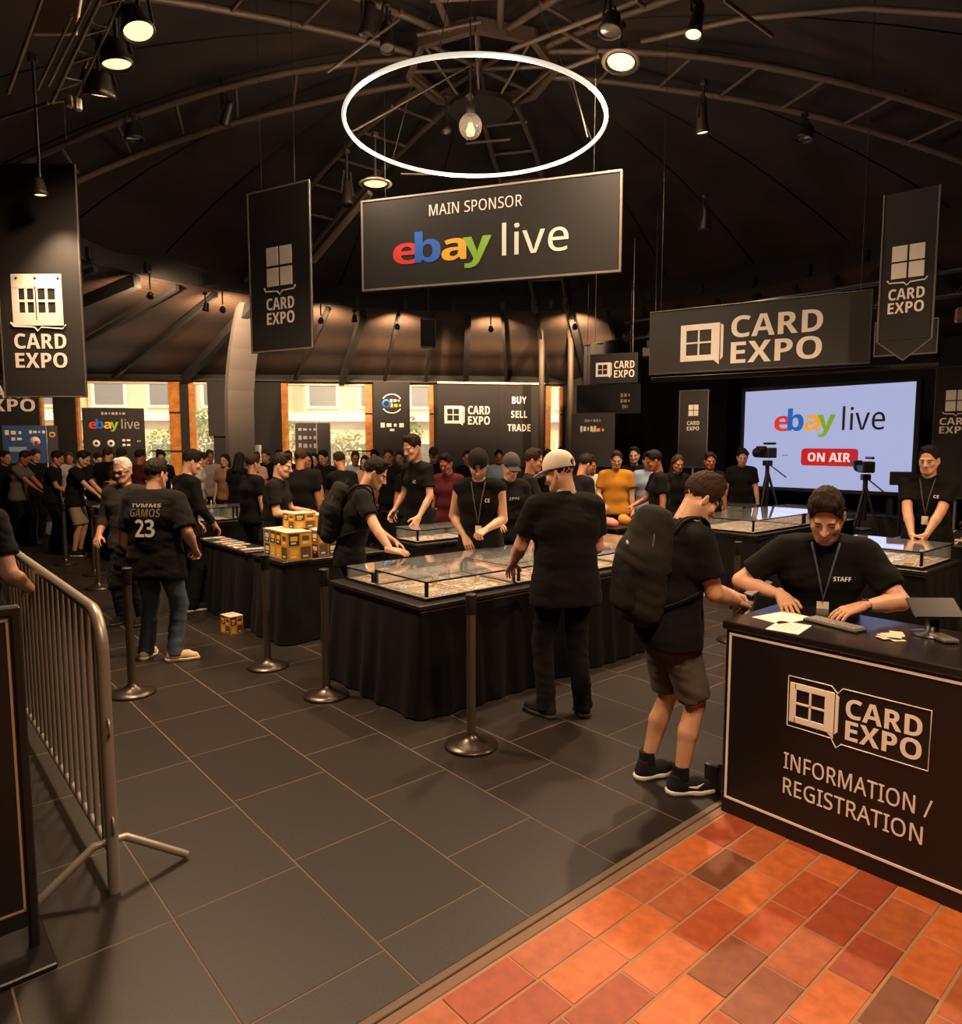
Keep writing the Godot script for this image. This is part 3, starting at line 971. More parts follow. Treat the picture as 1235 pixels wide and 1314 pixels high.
func cloth_mat(key: String, hex: String) -> StandardMaterial3D:
	if mats.has("cloth_" + key): return mats["cloth_" + key]
	var m := mat("cloth_" + key, hex, 0.92)
	m.rim_enabled = true
	m.rim = 0.1
	m.metallic_specular = 0.25
	return m

# keys of q: at, face (0 away from the viewer, 90 to the right, 180 towards), tall, lean, twist, nod, look, lh/rh (wrists, local) or lw/rw (world),
# lk/rk (kinds of hand), lf/rf (ankles: x, z, toe angle), shirt, sleeve, legs, cut (trousers/shorts), shoe, sole, hair, hair_hex, fine, label, group, build
func person(q: Dictionary) -> Node3D:
	var fine: bool = q.get("fine", true)
	var at: Vector2 = q.at
	var root := thing("person", q.label, "person", Vector3(at.x, q.get("ground", 0.0), at.y), deg_to_rad(CAM_YAW - q.face), q.get("group", ""))
	var k: float = q.get("tall", 1.75) / 1.75
	var wide: float = q.get("build", 1.0)
	var lean: float = q.get("lean", 0.04)
	var twist: float = q.get("twist", 0.0)
	var drop: float = q.get("drop", 0.0)
	var inv := root.transform.affine_inverse()
	var hip := Vector3(0, (0.93 - drop) * k, q.get("hipz", 0.0))
	# spine
	var bend := func(a: float, y: float) -> Vector3: return Vector3(0, y * cos(a), -y * sin(a)) * k
	var waist: Vector3 = hip + bend.call(lean * 0.6, 0.17)
	var chest: Vector3 = waist + bend.call(lean * 1.1, 0.19)
	var yoke: Vector3 = chest + bend.call(lean * 1.3, 0.135)
	var neck: Vector3 = yoke + bend.call(lean * 1.45, 0.06)
	var nod: float = q.get("nod", 0.0)
	var hp: Vector3 = neck + bend.call(lean * 1.6 + nod * 0.45 + 0.1, 0.085)
	var ax := Basis(Vector3.UP, twist) * Vector3.RIGHT
	var hb := Basis(Vector3.UP, twist - q.get("look", 0.0)) * Basis(Vector3.RIGHT, -(lean * 0.6 + nod)) * Basis(Vector3.FORWARD, q.get("tilt", 0.0))
	var sh := [yoke - ax * 0.172 * k * wide, yoke + ax * 0.172 * k * wide]
	var arms := []
	for e in 2:
		var sg := -1.0 if e == 0 else 1.0
		var tg: Vector3
		var wk: String = ["lw", "rw"][e]
		if q.has(wk): tg = inv * (q[wk] as Vector3)
		else: tg = (q.get(["lh", "rh"][e], Vector3(sg * 0.27, 0.83, -0.06)) as Vector3) * k
		var pole: Vector3 = q.get(["lp", "rp"][e], Vector3(sg * 0.5, -0.75, 0.55))
		var r := ik(sh[e], tg, 0.295 * k, 0.262 * k, pole)
		arms.append([sh[e], r[0], r[1]])
	var legs := []
	for e in 2:
		var sg := -1.0 if e == 0 else 1.0
		var ft: Vector3 = q.get(["lf", "rf"][e], Vector3(sg * 0.11, 0.0, sg * 0.12))
		var hj := hip + Vector3(sg * 0.092 * k, -0.02, 0)
		var an := Vector3(ft.x, 0.085, ft.y)
		var r := ik(hj, an, 0.425 * k, 0.425 * k, Vector3(sin(ft.z) * 0.4, 0, -1))
		legs.append([hj, r[0], r[1], ft.z])
	# --- body: one skin
	var s := 0.0135 if fine else 0.026
	var pts := [hip, waist, chest, yoke, neck, hp]
	for a in arms: pts.append_array(a)
	for l in legs: pts.append_array([l[0], l[1], l[2]])
	var lo: Vector3 = pts[0]
	var hi: Vector3 = pts[0]
	for p in pts:
		lo = Vector3(minf(lo.x, p.x), minf(lo.y, p.y), minf(lo.z, p.z))
		hi = Vector3(maxf(hi.x, p.x), maxf(hi.y, p.y), maxf(hi.z, p.z))
	lo -= Vector3.ONE * 0.14
	hi += Vector3.ONE * 0.14
	var f := Field.new(lo, hi, s)
	var tx := func(c: Vector3, w: float, up := 0.0) -> Array: return [c - ax * w * wide * k + Vector3(0, up, 0), c + ax * w * wide * k + Vector3(0, up, 0)]
	var bars := [[hip, 0.07, 0.1], [waist, 0.055, 0.095], [chest, 0.075, 0.1], [yoke, 0.105, 0.062]]
	for b in bars:
		var w: Array = tx.call(b[0], b[1])
		f.cone(w[0], w[1], b[2] * wide * 0.92, b[2] * wide * 0.92, 0.05)
	f.cone(waist, chest, 0.088 * wide, 0.092 * wide, 0.05)
	f.cone(yoke, hp, 0.06, 0.052, 0.03)
	for e in 2: f.cone(neck, sh[e], 0.04, 0.046 * wide, 0.03)
	for a in arms:
		f.cone(a[0], a[1], 0.052 * wide, 0.042 * wide, 0.035)
		f.cone(a[1], a[1].lerp(a[2], 0.35), 0.041 * wide, 0.042 * wide, 0.012)
		f.cone(a[1].lerp(a[2], 0.35), a[2], 0.041 * wide, 0.027, 0.01)
	for l in legs:
		var th := 1.0 if q.get("cut", "") == "shorts" else 0.82
		f.cone(l[0], l[1], 0.076 * wide * 0.9, 0.052 * th, 0.02)
		f.cone(l[1], l[1].lerp(l[2], 0.38) + Vector3(0, 0, 0.012), 0.05 * th, 0.054 * th, 0.015)
		f.cone(l[1].lerp(l[2], 0.38) + Vector3(0, 0, 0.012), l[2], 0.053 * th, 0.034, 0.015)
	var body := geo().add(f.nets(), Transform3D(), Color(0.50, 0.27, 0.17))
	var hs: float = k * q.get("head", 1.03)
	var hx := Transform3D(hb.scaled(Vector3.ONE * hs), hp)
	body.add(head_geo(fine, q.get("beard", 0.0)), hx)
	var hand_at := []
	for e in 2:
		var sg := -1.0 if e == 0 else 1.0
		var a: Array = arms[e]
		var fd: Vector3 = (a[2] - a[1]).normalized()
		var hd: String = ["ld", "rd"][e]
		if q.has(hd): fd = (q[hd] as Vector3).normalized()
		var pn: Vector3 = q.get(["ln", "rn"][e], Vector3(-sg, -0.15, 0.1) if fd.y < -0.75 else Vector3(-sg * 0.35, -1, 0.0))
		pn = (pn - fd * pn.dot(fd)).normalized()
		var bz := -fd
		var by := -pn
		var bx := by.cross(bz)
		var hbz := Basis(bx * (-1.0 if e == 0 else 1.0), by, bz)
		hand_at.append(Transform3D(hbz, a[2]))
		body.add(hand_geo(q.get(["lk", "rk"][e], "relax"), fine), Transform3D(hbz * Basis.from_scale(Vector3.ONE * k), a[2] - fd * 0.008))
	part("body", body, skin_mat(q.get("tone", 0)), root)
	# --- clothes
	var sf := Field.new(lo - Vector3.ONE * 0.03, hi + Vector3.ONE * 0.03, s)
	var ease: float = q.get("ease", 0.016)
	var nd := (hp - yoke).normalized()
	var down := Vector3(0, -1, 0)
	var hem := hip + Vector3(0, (-0.1 - q.get("hem", 0.0)) * k, 0)
	for b in [[hip, 0.075, 0.112], [waist, 0.065, 0.105], [chest, 0.08, 0.108], [yoke, 0.112, 0.066]]:
		var w: Array = tx.call(b[0], b[1])
		sf.cone(w[0], w[1], b[2] * wide + ease, b[2] * wide + ease, 0.06, hem, down if b[0] == hip else Vector3.ZERO)
	var w0: Array = tx.call(hip, 0.08, (-0.1 - q.get("hem", 0.0) * 0.5) * k)
	sf.cone(w0[0], w0[1], 0.118 * wide + ease, 0.118 * wide + ease, 0.05, hem, down)
	sf.cone(waist, chest, 0.105 * wide + ease, 0.105 * wide + ease, 0.06)
	for e in 2: sf.cone(neck - nd * 0.012, sh[e], 0.05, 0.056 * wide + ease * 0.5, 0.035)
	sf.cone(yoke, neck + nd * 0.05, 0.075, 0.068, 0.02, neck + nd * 0.02, (nd + Vector3(0, 0, -0.4)).normalized())
	var slv: float = q.get("sleeve", 0.68)
	for a in arms:
		if slv <= 0.0: continue
		if slv <= 1.0:
			var u: Vector3 = (a[1] - a[0]).normalized()
			sf.cone(a[0], a[1], 0.06 * wide + ease * 0.6, 0.056 * wide + ease, 0.03, a[0].lerp(a[1], slv), u)
		else:
			var u: Vector3 = (a[2] - a[1]).normalized()
			sf.cone(a[0], a[1], 0.06 * wide + ease * 0.6, 0.052 * wide + ease * 0.5, 0.03)
			sf.cone(a[1], a[2], 0.052 * wide + ease * 0.4, 0.04, 0.02, a[1].lerp(a[2], slv - 1.0), u)
	part("shirt", sf.nets(0.006 if fine else 0.0, 3 + used.person), cloth_mat(q.get("shirt_hex", "#100f0d"), q.get("shirt_hex", "#100f0d")), root)
	last_shirt = sf
	last_frame = {"root": root, "yoke": yoke, "chest": chest, "waist": waist, "hip": hip, "neck": neck, "head": hx, "hands": hand_at, "arms": arms, "k": k, "ax": ax, "hb": hb}
	var lf := Field.new(lo - Vector3.ONE * 0.03, Vector3(hi.x, hip.y + 0.15, hi.z) + Vector3.ONE * 0.03, s)
	var w1: Array = tx.call(hip, 0.07)
	lf.cone(w1[0], w1[1], 0.108 * wide, 0.108 * wide, 0.05)
	var shorts: bool = q.get("cut", "") == "shorts"
	for l in legs:
		if shorts:
			var u: Vector3 = (l[1] - l[0]).normalized()
			lf.cone(l[0], l[1] + u * 0.06, 0.1 * wide, 0.087, 0.04, l[1] - u * 0.03, u)
		else:
			lf.cone(l[0], l[1], 0.094 * wide, 0.074, 0.04)
			var u: Vector3 = (l[2] - l[1]).normalized()
			lf.cone(l[1], l[2] - Vector3(0, 0.03, 0), 0.073, 0.066, 0.03, l[2] - Vector3(0, 0.045, 0), u)
	part("shorts" if shorts else "trousers", lf.nets(0.006 if fine else 0.0, 30 + used.person), cloth_mat(q.get("legs_hex", "#0f0e0d"), q.get("legs_hex", "#0f0e0d")), root)
	var sg2: Array = shoe_geo(fine)
	for e in 2:
		var l: Array = legs[e]
		var xf := Transform3D(Basis(Vector3.UP, -l[3]) * Basis.from_scale(Vector3((-1.0 if e == 0 else 1.0), 1, 1) * k), Vector3(l[2].x, 0, l[2].z))
		var sm := part("shoe", geo().add(sg2[0], xf), cloth_mat(q.get("shoe_hex", "#171513"), q.get("shoe_hex", "#171513")), root)
		part("sole", geo().add(sg2[1], xf), mat("sole_" + q.get("sole", "#26221f"), q.get("sole", "#26221f"), 0.7), sm)
	var hk: String = q.get("hair", "short")
	if hk in ["cap", "beanie"]:
		part("hat", geo().add(hair_geo(hk, fine), hx * Transform3D(Basis(Vector3.UP, q.get("cap_turn", 0.0)), Vector3.ZERO)), cloth_mat("hat" + q.get("hat_hex", "#d8d0c4"), q.get("hat_hex", "#d8d0c4")), root)
		part("hair", geo().add(hair_geo("short", fine), hx * Transform3D(Basis.from_scale(Vector3(0.96, 0.93, 0.96)), Vector3(0, 0.004, 0))), hair_mat(q.get("hair_hex", "#1c120c")), root)
	elif hk != "none":
		part("hair", geo().add(hair_geo(hk, fine), hx), hair_mat(q.get("hair_hex", "#1c120c")), root)
	return root

# lettering laid on the shirt of the person built last; side 1 = back, -1 = chest
func shirt_print(s: String, x: float, y: float, w: float, h: float, m: Material, side: int, bold := true) -> void:
	var t := TextMesh.new()
	t.font = font(bold)
	t.text = s
	t.font_size = 64
	t.pixel_size = 0.01
	t.depth = 0.0
	t.curve_step = 3.0
	var b := t.get_aabb()
	var a := t.get_mesh_arrays()
	var g := geo()
	var vv: PackedVector3Array = a[Mesh.ARRAY_VERTEX]
	for p in vv:
		var px := (p.x - b.get_center().x) / b.size.x * w
		var py := (p.y - b.get_center().y) / b.size.y * h
		var q := Vector3(x + px * side, y + py, 0.0)
		var z := 0.3
		while z > -0.25 and last_shirt.at(Vector3(q.x, q.y, z * side)) > 0.004: z -= 0.004
		g.v.append(Vector3(q.x, q.y, (z + 0.006) * side))
		g.n.append(Vector3(0, 0, side))
	g.ix = a[Mesh.ARRAY_INDEX]
	part("print", g, m, last_frame.root)
func on_shirt(x: float, y: float, side: int, out := 0.004) -> Vector3:
	var z := 0.4
	while z > -0.4 and last_shirt.at(Vector3(x, y, z * side)) > out: z -= 0.004
	return Vector3(x, y, z * side)
func lanyard(m: Material, low := 0.0) -> void:
	var fr := last_frame
	var p := PackedVector3Array()
	var nk: Vector3 = fr.neck
	var tip: Vector3 = fr.waist + Vector3(0, low, 0)
	for i in 25:
		var a := i / 24.0
		if a < 0.2 or a > 0.8:
			var b := (a if a < 0.2 else 1.0 - a) / 0.2
			p.append(Vector3((-1 if a < 0.5 else 1) * 0.068 * sin(b * PI / 2), nk.y + 0.015 * b, nk.z + 0.06 * cos(b * PI / 2)))
		else:
			var b := absf(a - 0.5) / 0.3
			var q := on_shirt((a - 0.5) / 0.3 * 0.068, lerpf(tip.y, nk.y + 0.0, pow(b, 0.9)), -1, 0.008)
			p.append(q)
	var g := geo()
	g.sweep(p, 0.0055, 6, true)
	part("lanyard", g, m, fr.root)
	part("badge", geo().cbox(on_shirt(0.0, tip.y - 0.05, -1, 0.012), Vector3(0.06, 0.085, 0.004), 0.001), mat("badge", "#cfc4b4", 0.4), fr.root)

func hair_mat(hex: String) -> StandardMaterial3D:
	var m := mat("hair" + hex, hex, 0.75)
	m.metallic_specular = 0.3
	return m

# ------------------------------------------------------------------ signs
func white() -> Material: return mat("print_white", "#e6dcd2", 0.6)
# a board seen from its +z side, spanned between two bottom corners
func board(called: String, label: String, category: String, left: Vector3, right: Vector3, h: float, m: Material, border := 0.0, thick := 0.03, bm: Material = null, group := "") -> Array:
	var x := right - left
	x.y = 0
	var w := x.length()
	x = x.normalized()
	var o := thing(called, label, category, Vector3((left.x + right.x) / 2, (left.y + right.y) / 2, (left.z + right.z) / 2), 0, group)
	o.basis = Basis(x, Vector3.UP, x.cross(Vector3.UP))
	part("panel", geo().cbox(Vector3(0, h / 2, -thick / 2), Vector3(w, h, thick), 0.004), m, o)
	if border > 0.0:
		for s in [-1, 1]:
			part("frame_bar", geo().cbox(Vector3(s * (w / 2 - border / 2), h / 2, 0.002), Vector3(border, h, 0.012), 0.002), bm, o)
			part("frame_bar", geo().cbox(Vector3(0, h / 2 + s * (h / 2 - border / 2), 0.002), Vector3(w - border * 2, border, 0.012), 0.002), bm, o)
	return [o, w]
# window emblem: white card with four dark lights and a folded edge
func emblem(parent: Node, cx: float, cy: float, s: float, m: Material, z := 0.0) -> void:
	var e := Node3D.new()
	e.name = "emblem"
	parent.add_child(e, true)
	e.position = Vector3(cx, cy, z)
	var d := 0.006
	var b := s * 0.16
	var i := s * 0.045
	part("bar", geo().cbox(Vector3(-s * 0.5 + b / 2, 0, d / 2), Vector3(b, s, d), 0.002), m, e)
	part("bar", geo().cbox(Vector3(s * 0.34 + b * 0.7, 0, d / 2), Vector3(b * 1.4, s, d), 0.002), m, e)
	part("bar", geo().cbox(Vector3(-s * 0.02, s * 0.5 - b / 2, d / 2), Vector3(s * 0.72, b, d), 0.002), m, e)
	part("bar", geo().cbox(Vector3(-s * 0.02, -s * 0.5 + b / 2, d / 2), Vector3(s * 0.72, b, d), 0.002), m, e)
	part("bar", geo().box(Vector3(0, 0, d / 2), Vector3(i, s * 0.7, d)), m, e)
	part("bar", geo().box(Vector3(0, 0, d / 2), Vector3(s * 0.7, i, d)), m, e)
	part("fold", geo().prism(PackedVector2Array([Vector2(s * 0.59, -s * 0.5), Vector2(s * 0.66, -s * 0.42), Vector2(s * 0.66, s * 0.42), Vector2(s * 0.59, s * 0.47)]), 0, d), m, e)
	part("tail", geo().prism(PackedVector2Array([Vector2(s * 0.42, -s * 0.5), Vector2(s * 0.56, -s * 0.62), Vector2(s * 0.56, -s * 0.5)]), 0, d), m, e)
# four plain white squares over a bracket
func squares(parent: Node, cx: float, cy: float, s: float, m: Material, bracket := true) -> void:
	var e := Node3D.new()
	e.name = "emblem"
	parent.add_child(e, true)
	e.position = Vector3(cx, cy, 0)
	for x in [-1, 1]:
		for y in [-1, 1]:
			part("square", geo().cbox(Vector3(x * s * 0.26, y * s * 0.29, 0.003), Vector3(s * 0.46, s * 0.52, 0.006), 0.002), m, e)
	if bracket:
		var t := s * 0.028
		part("bracket", geo().sweep(PackedVector3Array([Vector3(-s * 0.6, -s * 0.58, 0.003), Vector3(-s * 0.54, -s * 0.68, 0.003), Vector3(-s * 0.1, -s * 0.70, 0.003), Vector3(0, -s * 0.80, 0.003), Vector3(s * 0.1, -s * 0.70, 0.003), Vector3(s * 0.54, -s * 0.68, 0.003), Vector3(s * 0.6, -s * 0.58, 0.003)]), t, 6), m, e)
func auction_word(o: Node, cx: float, cy: float, w: float, h: float, live: Material, lit := false) -> void:   # four overlapping coloured letters and a thin word
	var c := [mat("ink_red", "#d8383c", 0.5), mat("ink_blue", "#2264c8", 0.5), mat("ink_yellow", "#eeae28", 0.5), mat("ink_green", "#7fb02c", 0.5)]
	if lit: c = [glow("lit_red", "#d8383c", SCREEN * 0.6), glow("lit_blue", "#2264c8", SCREEN * 0.6), glow("lit_yellow", "#eeae28", SCREEN * 0.6), glow("lit_green", "#7fb02c", SCREEN * 0.6)]
	var x0 := cx - w / 2
	lettering(o, "e", x0 + w * 0.08, cy, w * 0.16, h * 0.54, c[0], true, 0.0)
	lettering(o, "b", x0 + w * 0.21, cy + h * 0.125, w * 0.155, h * 0.79, c[1], true, 0.001)
	lettering(o, "a", x0 + w * 0.365, cy, w * 0.145, h * 0.54, c[2], true, 0.002)
	lettering(o, "y", x0 + w * 0.50, cy - h * 0.115, w * 0.165, h * 0.76, c[3], true, 0.003)
	lettering(o, "live", x0 + w * 0.82, cy + h * 0.125, w * 0.36, h * 0.80, live, false)
func blurred_line(o: Node, cx: float, cy: float, w: float, h: float, m: Material, n := 5) -> void:   # print too small to read
	for i in n:
		var f := (i + 0.5) / n - 0.5
		part("print", geo().box(Vector3(cx + f * w, cy, 0.002), Vector3(w / n * (0.62 + 0.2 * sin(i * 2.3)), h * (0.8 + 0.2 * cos(i * 1.7)), 0.003)), m, o)

func build_signs() -> void:
	var w := white()
	var ban := mat("banner", "#1b1715", 0.8)
	var edge := mat("banner_edge", "#8c8078", 0.45, 0.4)
	# big hanging banner upper left
	var r := board("hanging_banner", "large black hanging banner with open-card emblem, upper left", "banner", Vector3(0.963, 2.316, -7.735), Vector3(1.531, 2.316, -7.241), 2.05, ban, 0.012, 0.02, mat("banner_hem", "#4a423c", 0.6))
	var o: Node3D = r[0]
	var p: float = 6.4 / 900.0
	var e := Node3D.new()
	e.name = "emblem"
	o.add_child(e, true)
	e.position = Vector3(-4 * p, 122 * p, 0)
	var u := p
	part("card", geo().cbox(Vector3(0, 23 * u, 0.003), Vector3(64 * u, 18 * u, 0.006), 0.003), w, e)
	part("card", geo().cbox(Vector3(0, -24 * u, 0.003), Vector3(64 * u, 16 * u, 0.006), 0.003), w, e)
	part("card", geo().cbox(Vector3(-27.5 * u, 0, 0.003), Vector3(9 * u, 32 * u, 0.006), 0.002), w, e)
	part("card", geo().cbox(Vector3(27.5 * u, 0, 0.003), Vector3(9 * u, 32 * u, 0.006), 0.002), w, e)
	part("card", geo().box(Vector3(-1.5 * u, 0, 0.003), Vector3(5 * u, 32 * u, 0.006)), w, e)
	part("card", geo().box(Vector3(0, -1 * u, 0.0035), Vector3(54 * u, 3 * u, 0.006)), w, e)
	for x in [-14, 12]: part("card", geo().box(Vector3(x * u, 0, 0.003), Vector3(3 * u, 32 * u, 0.006)), w, e)
	part("spine", geo().box(Vector3(-1.5 * u, -4 * u, 0.0062), Vector3(1.2 * u, 42 * u, 0.002)), ban, e)
	for x in [-25, -1, 28]: part("rivet", geo().lathe([Vector2(1.6 * u, 0), Vector2(1.6 * u, 0.003), Vector2(0.001, 0.003)], 8, Vector3(x * u, 27 * u, 0.006), Basis(Vector3.RIGHT, PI / 2)), ban, e)
	part("bracket", geo().sweep(PackedVector3Array([Vector3(-35 * u, -28 * u, 0.003), Vector3(-31 * u, -33 * u, 0.003), Vector3(-5 * u, -34 * u, 0.003), Vector3(-1 * u, -39 * u, 0.003), Vector3(4 * u, -34 * u, 0.003), Vector3(31 * u, -36 * u, 0.003), Vector3(35 * u, -31 * u, 0.003)]), 1.1 * u, 6), w, e)
	lettering(o, "CARD", -3 * p, 71 * p, 66 * p, 19 * p, w)
	lettering(o, "EXPO", -3 * p, 47 * p, 66 * p, 19 * p, w)
	for x in [-1, 1]: part("hang_wire", geo().tube(Vector3(x * 0.3, 2.05, -0.01), Vector3(x * 0.3, 3.3, -0.01), 0.003, -1, 5), mat("wire_black", "#14110f", 0.7), o)
	# second hanging banner
	r = board("hanging_banner", "narrow black hanging banner with four white squares, left of the sponsor board", "banner", Vector3(3.444, 2.940, -8.051), Vector3(3.773, 2.959, -7.169), 1.8, ban, 0.02, 0.02, edge)
	o = r[0]
	p = 8.0 / 900.0
	squares(o, 0, 106 * p, 44 * p, w)
	lettering(o, "CARD", 0, 60 * p, 47 * p, 15 * p, w)
	lettering(o, "EXPO", 0, 42 * p, 47 * p, 15 * p, w)
	for x in [-1, 1]: part("hang_wire", geo().tube(Vector3(x * 0.25, 1.8, -0.01), Vector3(x * 0.25, 3.86, -0.01), 0.003, -1, 5), mat("wire_black", "#14110f", 0.7), o)
	# sponsor board
	r = board("sponsor_board", "large black hanging sponsor board with coloured letters and silver frame", "sign", Vector3(4.301, 3.600, -6.988), Vector3(5.773, 3.612, -4.513), 0.985, ban, 0.022, 0.06, edge)
	o = r[0]
	var bw: float = r[1]
	lettering(o, "MAIN SPONSOR", -bw * 0.035, 0.80, bw * 0.36, 0.115, w, false)
	auction_word(o, -bw * 0.025, 0.37, bw * 0.68, 0.42, w)
	for x in [-0.4, 0.4]: part("hang_wire", geo().tube(Vector3(x * bw, 0.98, -0.03), Vector3(x * bw, 2.1, -0.03), 0.003, -1, 5), mat("wire_black", "#14110f", 0.7), o)
	# stage header
	r = board("stage_header", "long charcoal header board above the stage with white emblem and lettering", "sign", Vector3(7.186, 2.679, -5.165), Vector3(7.870, 2.784, -2.920), 0.745, mat("header", "#2b2724", 0.7), 0.012, 0.08, mat("banner_hem", "#4a423c", 0.6))
	o = r[0]
	bw = r[1]
	emblem(o, -bw * 0.25, 0.34, 0.42, w)
	lettering(o, "CARD", bw * 0.105, 0.485, bw * 0.40, 0.24, w)
	lettering(o, "EXPO", bw * 0.105, 0.20, bw * 0.40, 0.24, w)
	for x in [-0.45, 0.45]: part("hang_wire", geo().tube(Vector3(x * bw, 0.74, -0.04), Vector3(x * bw, 3.85, -0.04), 0.004, -1, 5), mat("dark_steel", "#2a2522", 0.5, 0.6), o)
	part("truss_bar", geo().tube(Vector3(-bw / 2, -0.05, -0.1), Vector3(bw / 2 + 0.6, -0.05, -0.1), 0.03, -1, 8), mat("dark_steel", "#2a2522", 0.5, 0.6), o)
	r = board("header_wing", "small charcoal wing board behind the pointed pendant banner", "sign", Vector3(8.166, 2.816, -2.999), Vector3(8.338, 2.834, -2.452), 0.36, mat("header", "#2b2724", 0.7), 0.01, 0.06, edge)
	# pointed pendant
	r = board("pendant_banner", "narrow black pendant banner with pointed tip beside the stage header", "banner", Vector3(7.711, 2.939, -2.811), Vector3(7.790, 2.893, -2.337), 1.42, ban, 0.0, 0.02)
	o = r[0]
	bw = r[1]
	p = 6.9 / 900.0
	part("tip", geo().prism(PackedVector2Array([Vector2(-bw / 2, 0), Vector2(0, -0.2), Vector2(bw / 2, 0)]), -0.02, 0), ban, o)
	for s in [-1, 1]:
		part("frame_bar", geo().cbox(Vector3(s * (bw / 2 - 0.008), 0.71, 0.002), Vector3(0.016, 1.42, 0.012), 0.002), mat("banner_hem2", "#5f5650", 0.6), o)
		part("frame_bar", geo().tube(Vector3(s * bw / 2, 0, 0.0), Vector3(0, -0.2, 0.0), 0.006, -1, 6), mat("banner_hem2", "#5f5650", 0.6), o)
	squares(o, 0, 98 * p, 37 * p, w)
	lettering(o, "CARD", 0, 58 * p, 40 * p, 14 * p, w)
	lettering(o, "EXPO", 0, 41 * p, 40 * p, 14 * p, w)
	# banner right of the screen
	r = board("roll_banner", "black upright banner with four white squares right of the big screen", "banner", Vector3(10.907, 1.158, -3.206), Vector3(10.992, 1.188, -2.603), 1.76, ban, 0.01, 0.03, mat("banner_hem", "#4a423c", 0.6))
	o = r[0]
	p = 9.4 / 900.0
	squares(o, -5 * p, 125 * p, 24 * p, w)
	lettering(o, "CARD", -5 * p, 99 * p, 34 * p, 9 * p, w)
	lettering(o, "EXPO", -5 * p, 88 * p, 34 * p, 9 * p, w)
	part("pole", geo().tube(Vector3(0, -1.2, -0.04), Vector3(0, 0, -0.04), 0.02, -1, 8), edge, o)
	# banner left of the screen
	r = board("roll_banner", "small charcoal upright banner left of the stage screen", "banner", Vector3(10.947, 1.494, -7.205), Vector3(11.068, 1.503, -6.702), 1.36, mat("header", "#2b2724", 0.7), 0.01, 0.03, edge)
	o = r[0]
	p = 12.4 / 900.0
	squares(o, 0, 73 * p, 13 * p, w, false)
	lettering(o, "CARD", 0, 57 * p, 16 * p, 5 * p, w)
	lettering(o, "EXPO", 0, 50 * p, 16 * p, 5 * p, w)
	part("pole", geo().tube(Vector3(0, -1.45, -0.04), Vector3(0, 0, -0.04), 0.02, -1, 8), edge, o)
	# small hanging sign
	r = board("hanging_sign", "small black hanging sign with white emblem left of the stage header", "sign", Vector3(8.829, 2.870, -7.487), Vector3(9.159, 2.868, -6.800), 0.47, ban, 0.0, 0.03)
	o = r[0]
	p = 11.1 / 900.0
	emblem(o, -14 * p, 18 * p, 18 * p, w)
	lettering(o, "CARD", 14 * p, 23.5 * p, 26 * p, 9.5 * p, w)
	lettering(o, "EXPO", 14 * p, 12 * p, 26 * p, 9.5 * p, w)
	for x in [-1, 1]: part("hang_wire", geo().tube(Vector3(x * 0.3, 0.47, 0), Vector3(x * 0.3, 2.2, 0), 0.005, -1, 5), edge, o)
	# panels behind the left crowd
	r = board("wall_panel", "black panel with white lettering behind the curved grey column", "sign", Vector3(6.711, 2.133, -18.552), Vector3(8.100, 2.138, -17.744), 1.5, ban, 0.0, 0.05)
	o = r[0]
	p = 18.4 / 900.0
	lettering(o, "CARD", 10 * p, 54 * p, 43 * p, 15 * p, w)
	lettering(o, "EXPO", 10 * p, 36 * p, 43 * p, 15 * p, w)
	part("stand", geo().box(Vector3(0, -0.75, -0.1), Vector3(1.4, 1.7, 0.06)), mat("wall_black", "#161311", 0.85), o)
	r = board("wall_panel", "black panel with white lettering under the large left banner", "sign", Vector3(1.770, 2.318, -20.075), Vector3(3.043, 2.324, -19.235), 1.1, ban, 0.0, 0.05)
	o = r[0]
	p = 16.3 / 900.0
	lettering(o, "CARD", 5 * p, 45 * p, 66 * p, 16 * p, w)
	lettering(o, "EXPO", 5 * p, 28 * p, 66 * p, 16 * p, w)
	part("stand", geo().box(Vector3(0, -1.1, -0.1), Vector3(1.4, 2.3, 0.06)), mat("wall_black", "#161311", 0.85), o)
	# blue poster
	r = board("poster", "blue printed poster with white shapes beside the narrow window", "poster", Vector3(2.186, 1.500, -18.282), Vector3(2.939, 1.512, -17.895), 0.82, mat("poster_blue", "#33507e", 0.6), 0.0, 0.04)
	o = r[0]
	p = 15.3 / 900.0
	blurred_line(o, -12 * p, 39 * p, 22 * p, 6 * p, w, 3)
	blurred_line(o, -9 * p, 31 * p, 14 * p, 4 * p, w, 2)
	blurred_line(o, 15 * p, 40 * p, 20 * p, 4 * p, w, 4)
	part("print", geo().lathe([Vector2(6 * p, 0), Vector2(6 * p, 0.003), Vector2(0.001, 0.003)], 16, Vector3(12 * p, 28 * p, 0.001), Basis(Vector3.RIGHT, PI / 2)), w, o)
	part("print", geo().lathe([Vector2(3 * p, 0), Vector2(3 * p, 0.003), Vector2(0.001, 0.003)], 12, Vector3(14 * p, 26 * p, 0.004), Basis(Vector3.RIGHT, PI / 2)), mat("ink_red", "#d8383c", 0.5), o)
	part("print", geo().box(Vector3(-8 * p, 18 * p, 0.002), Vector3(20 * p, 6 * p, 0.003)), mat("poster_pale", "#8fa6c4", 0.6), o)
	part("leg", geo().box(Vector3(0, -0.6, -0.06), Vector3(0.8, 1.4, 0.04)), mat("wall_black", "#161311", 0.85), o)
	r = board("poster", "narrow dark poster with a gold mark beside the blue poster", "poster", Vector3(2.952, 1.512, -17.884), Vector3(3.153, 1.510, -17.842), 0.82, mat("poster_dark", "#2b2728", 0.6), 0.0, 0.04)
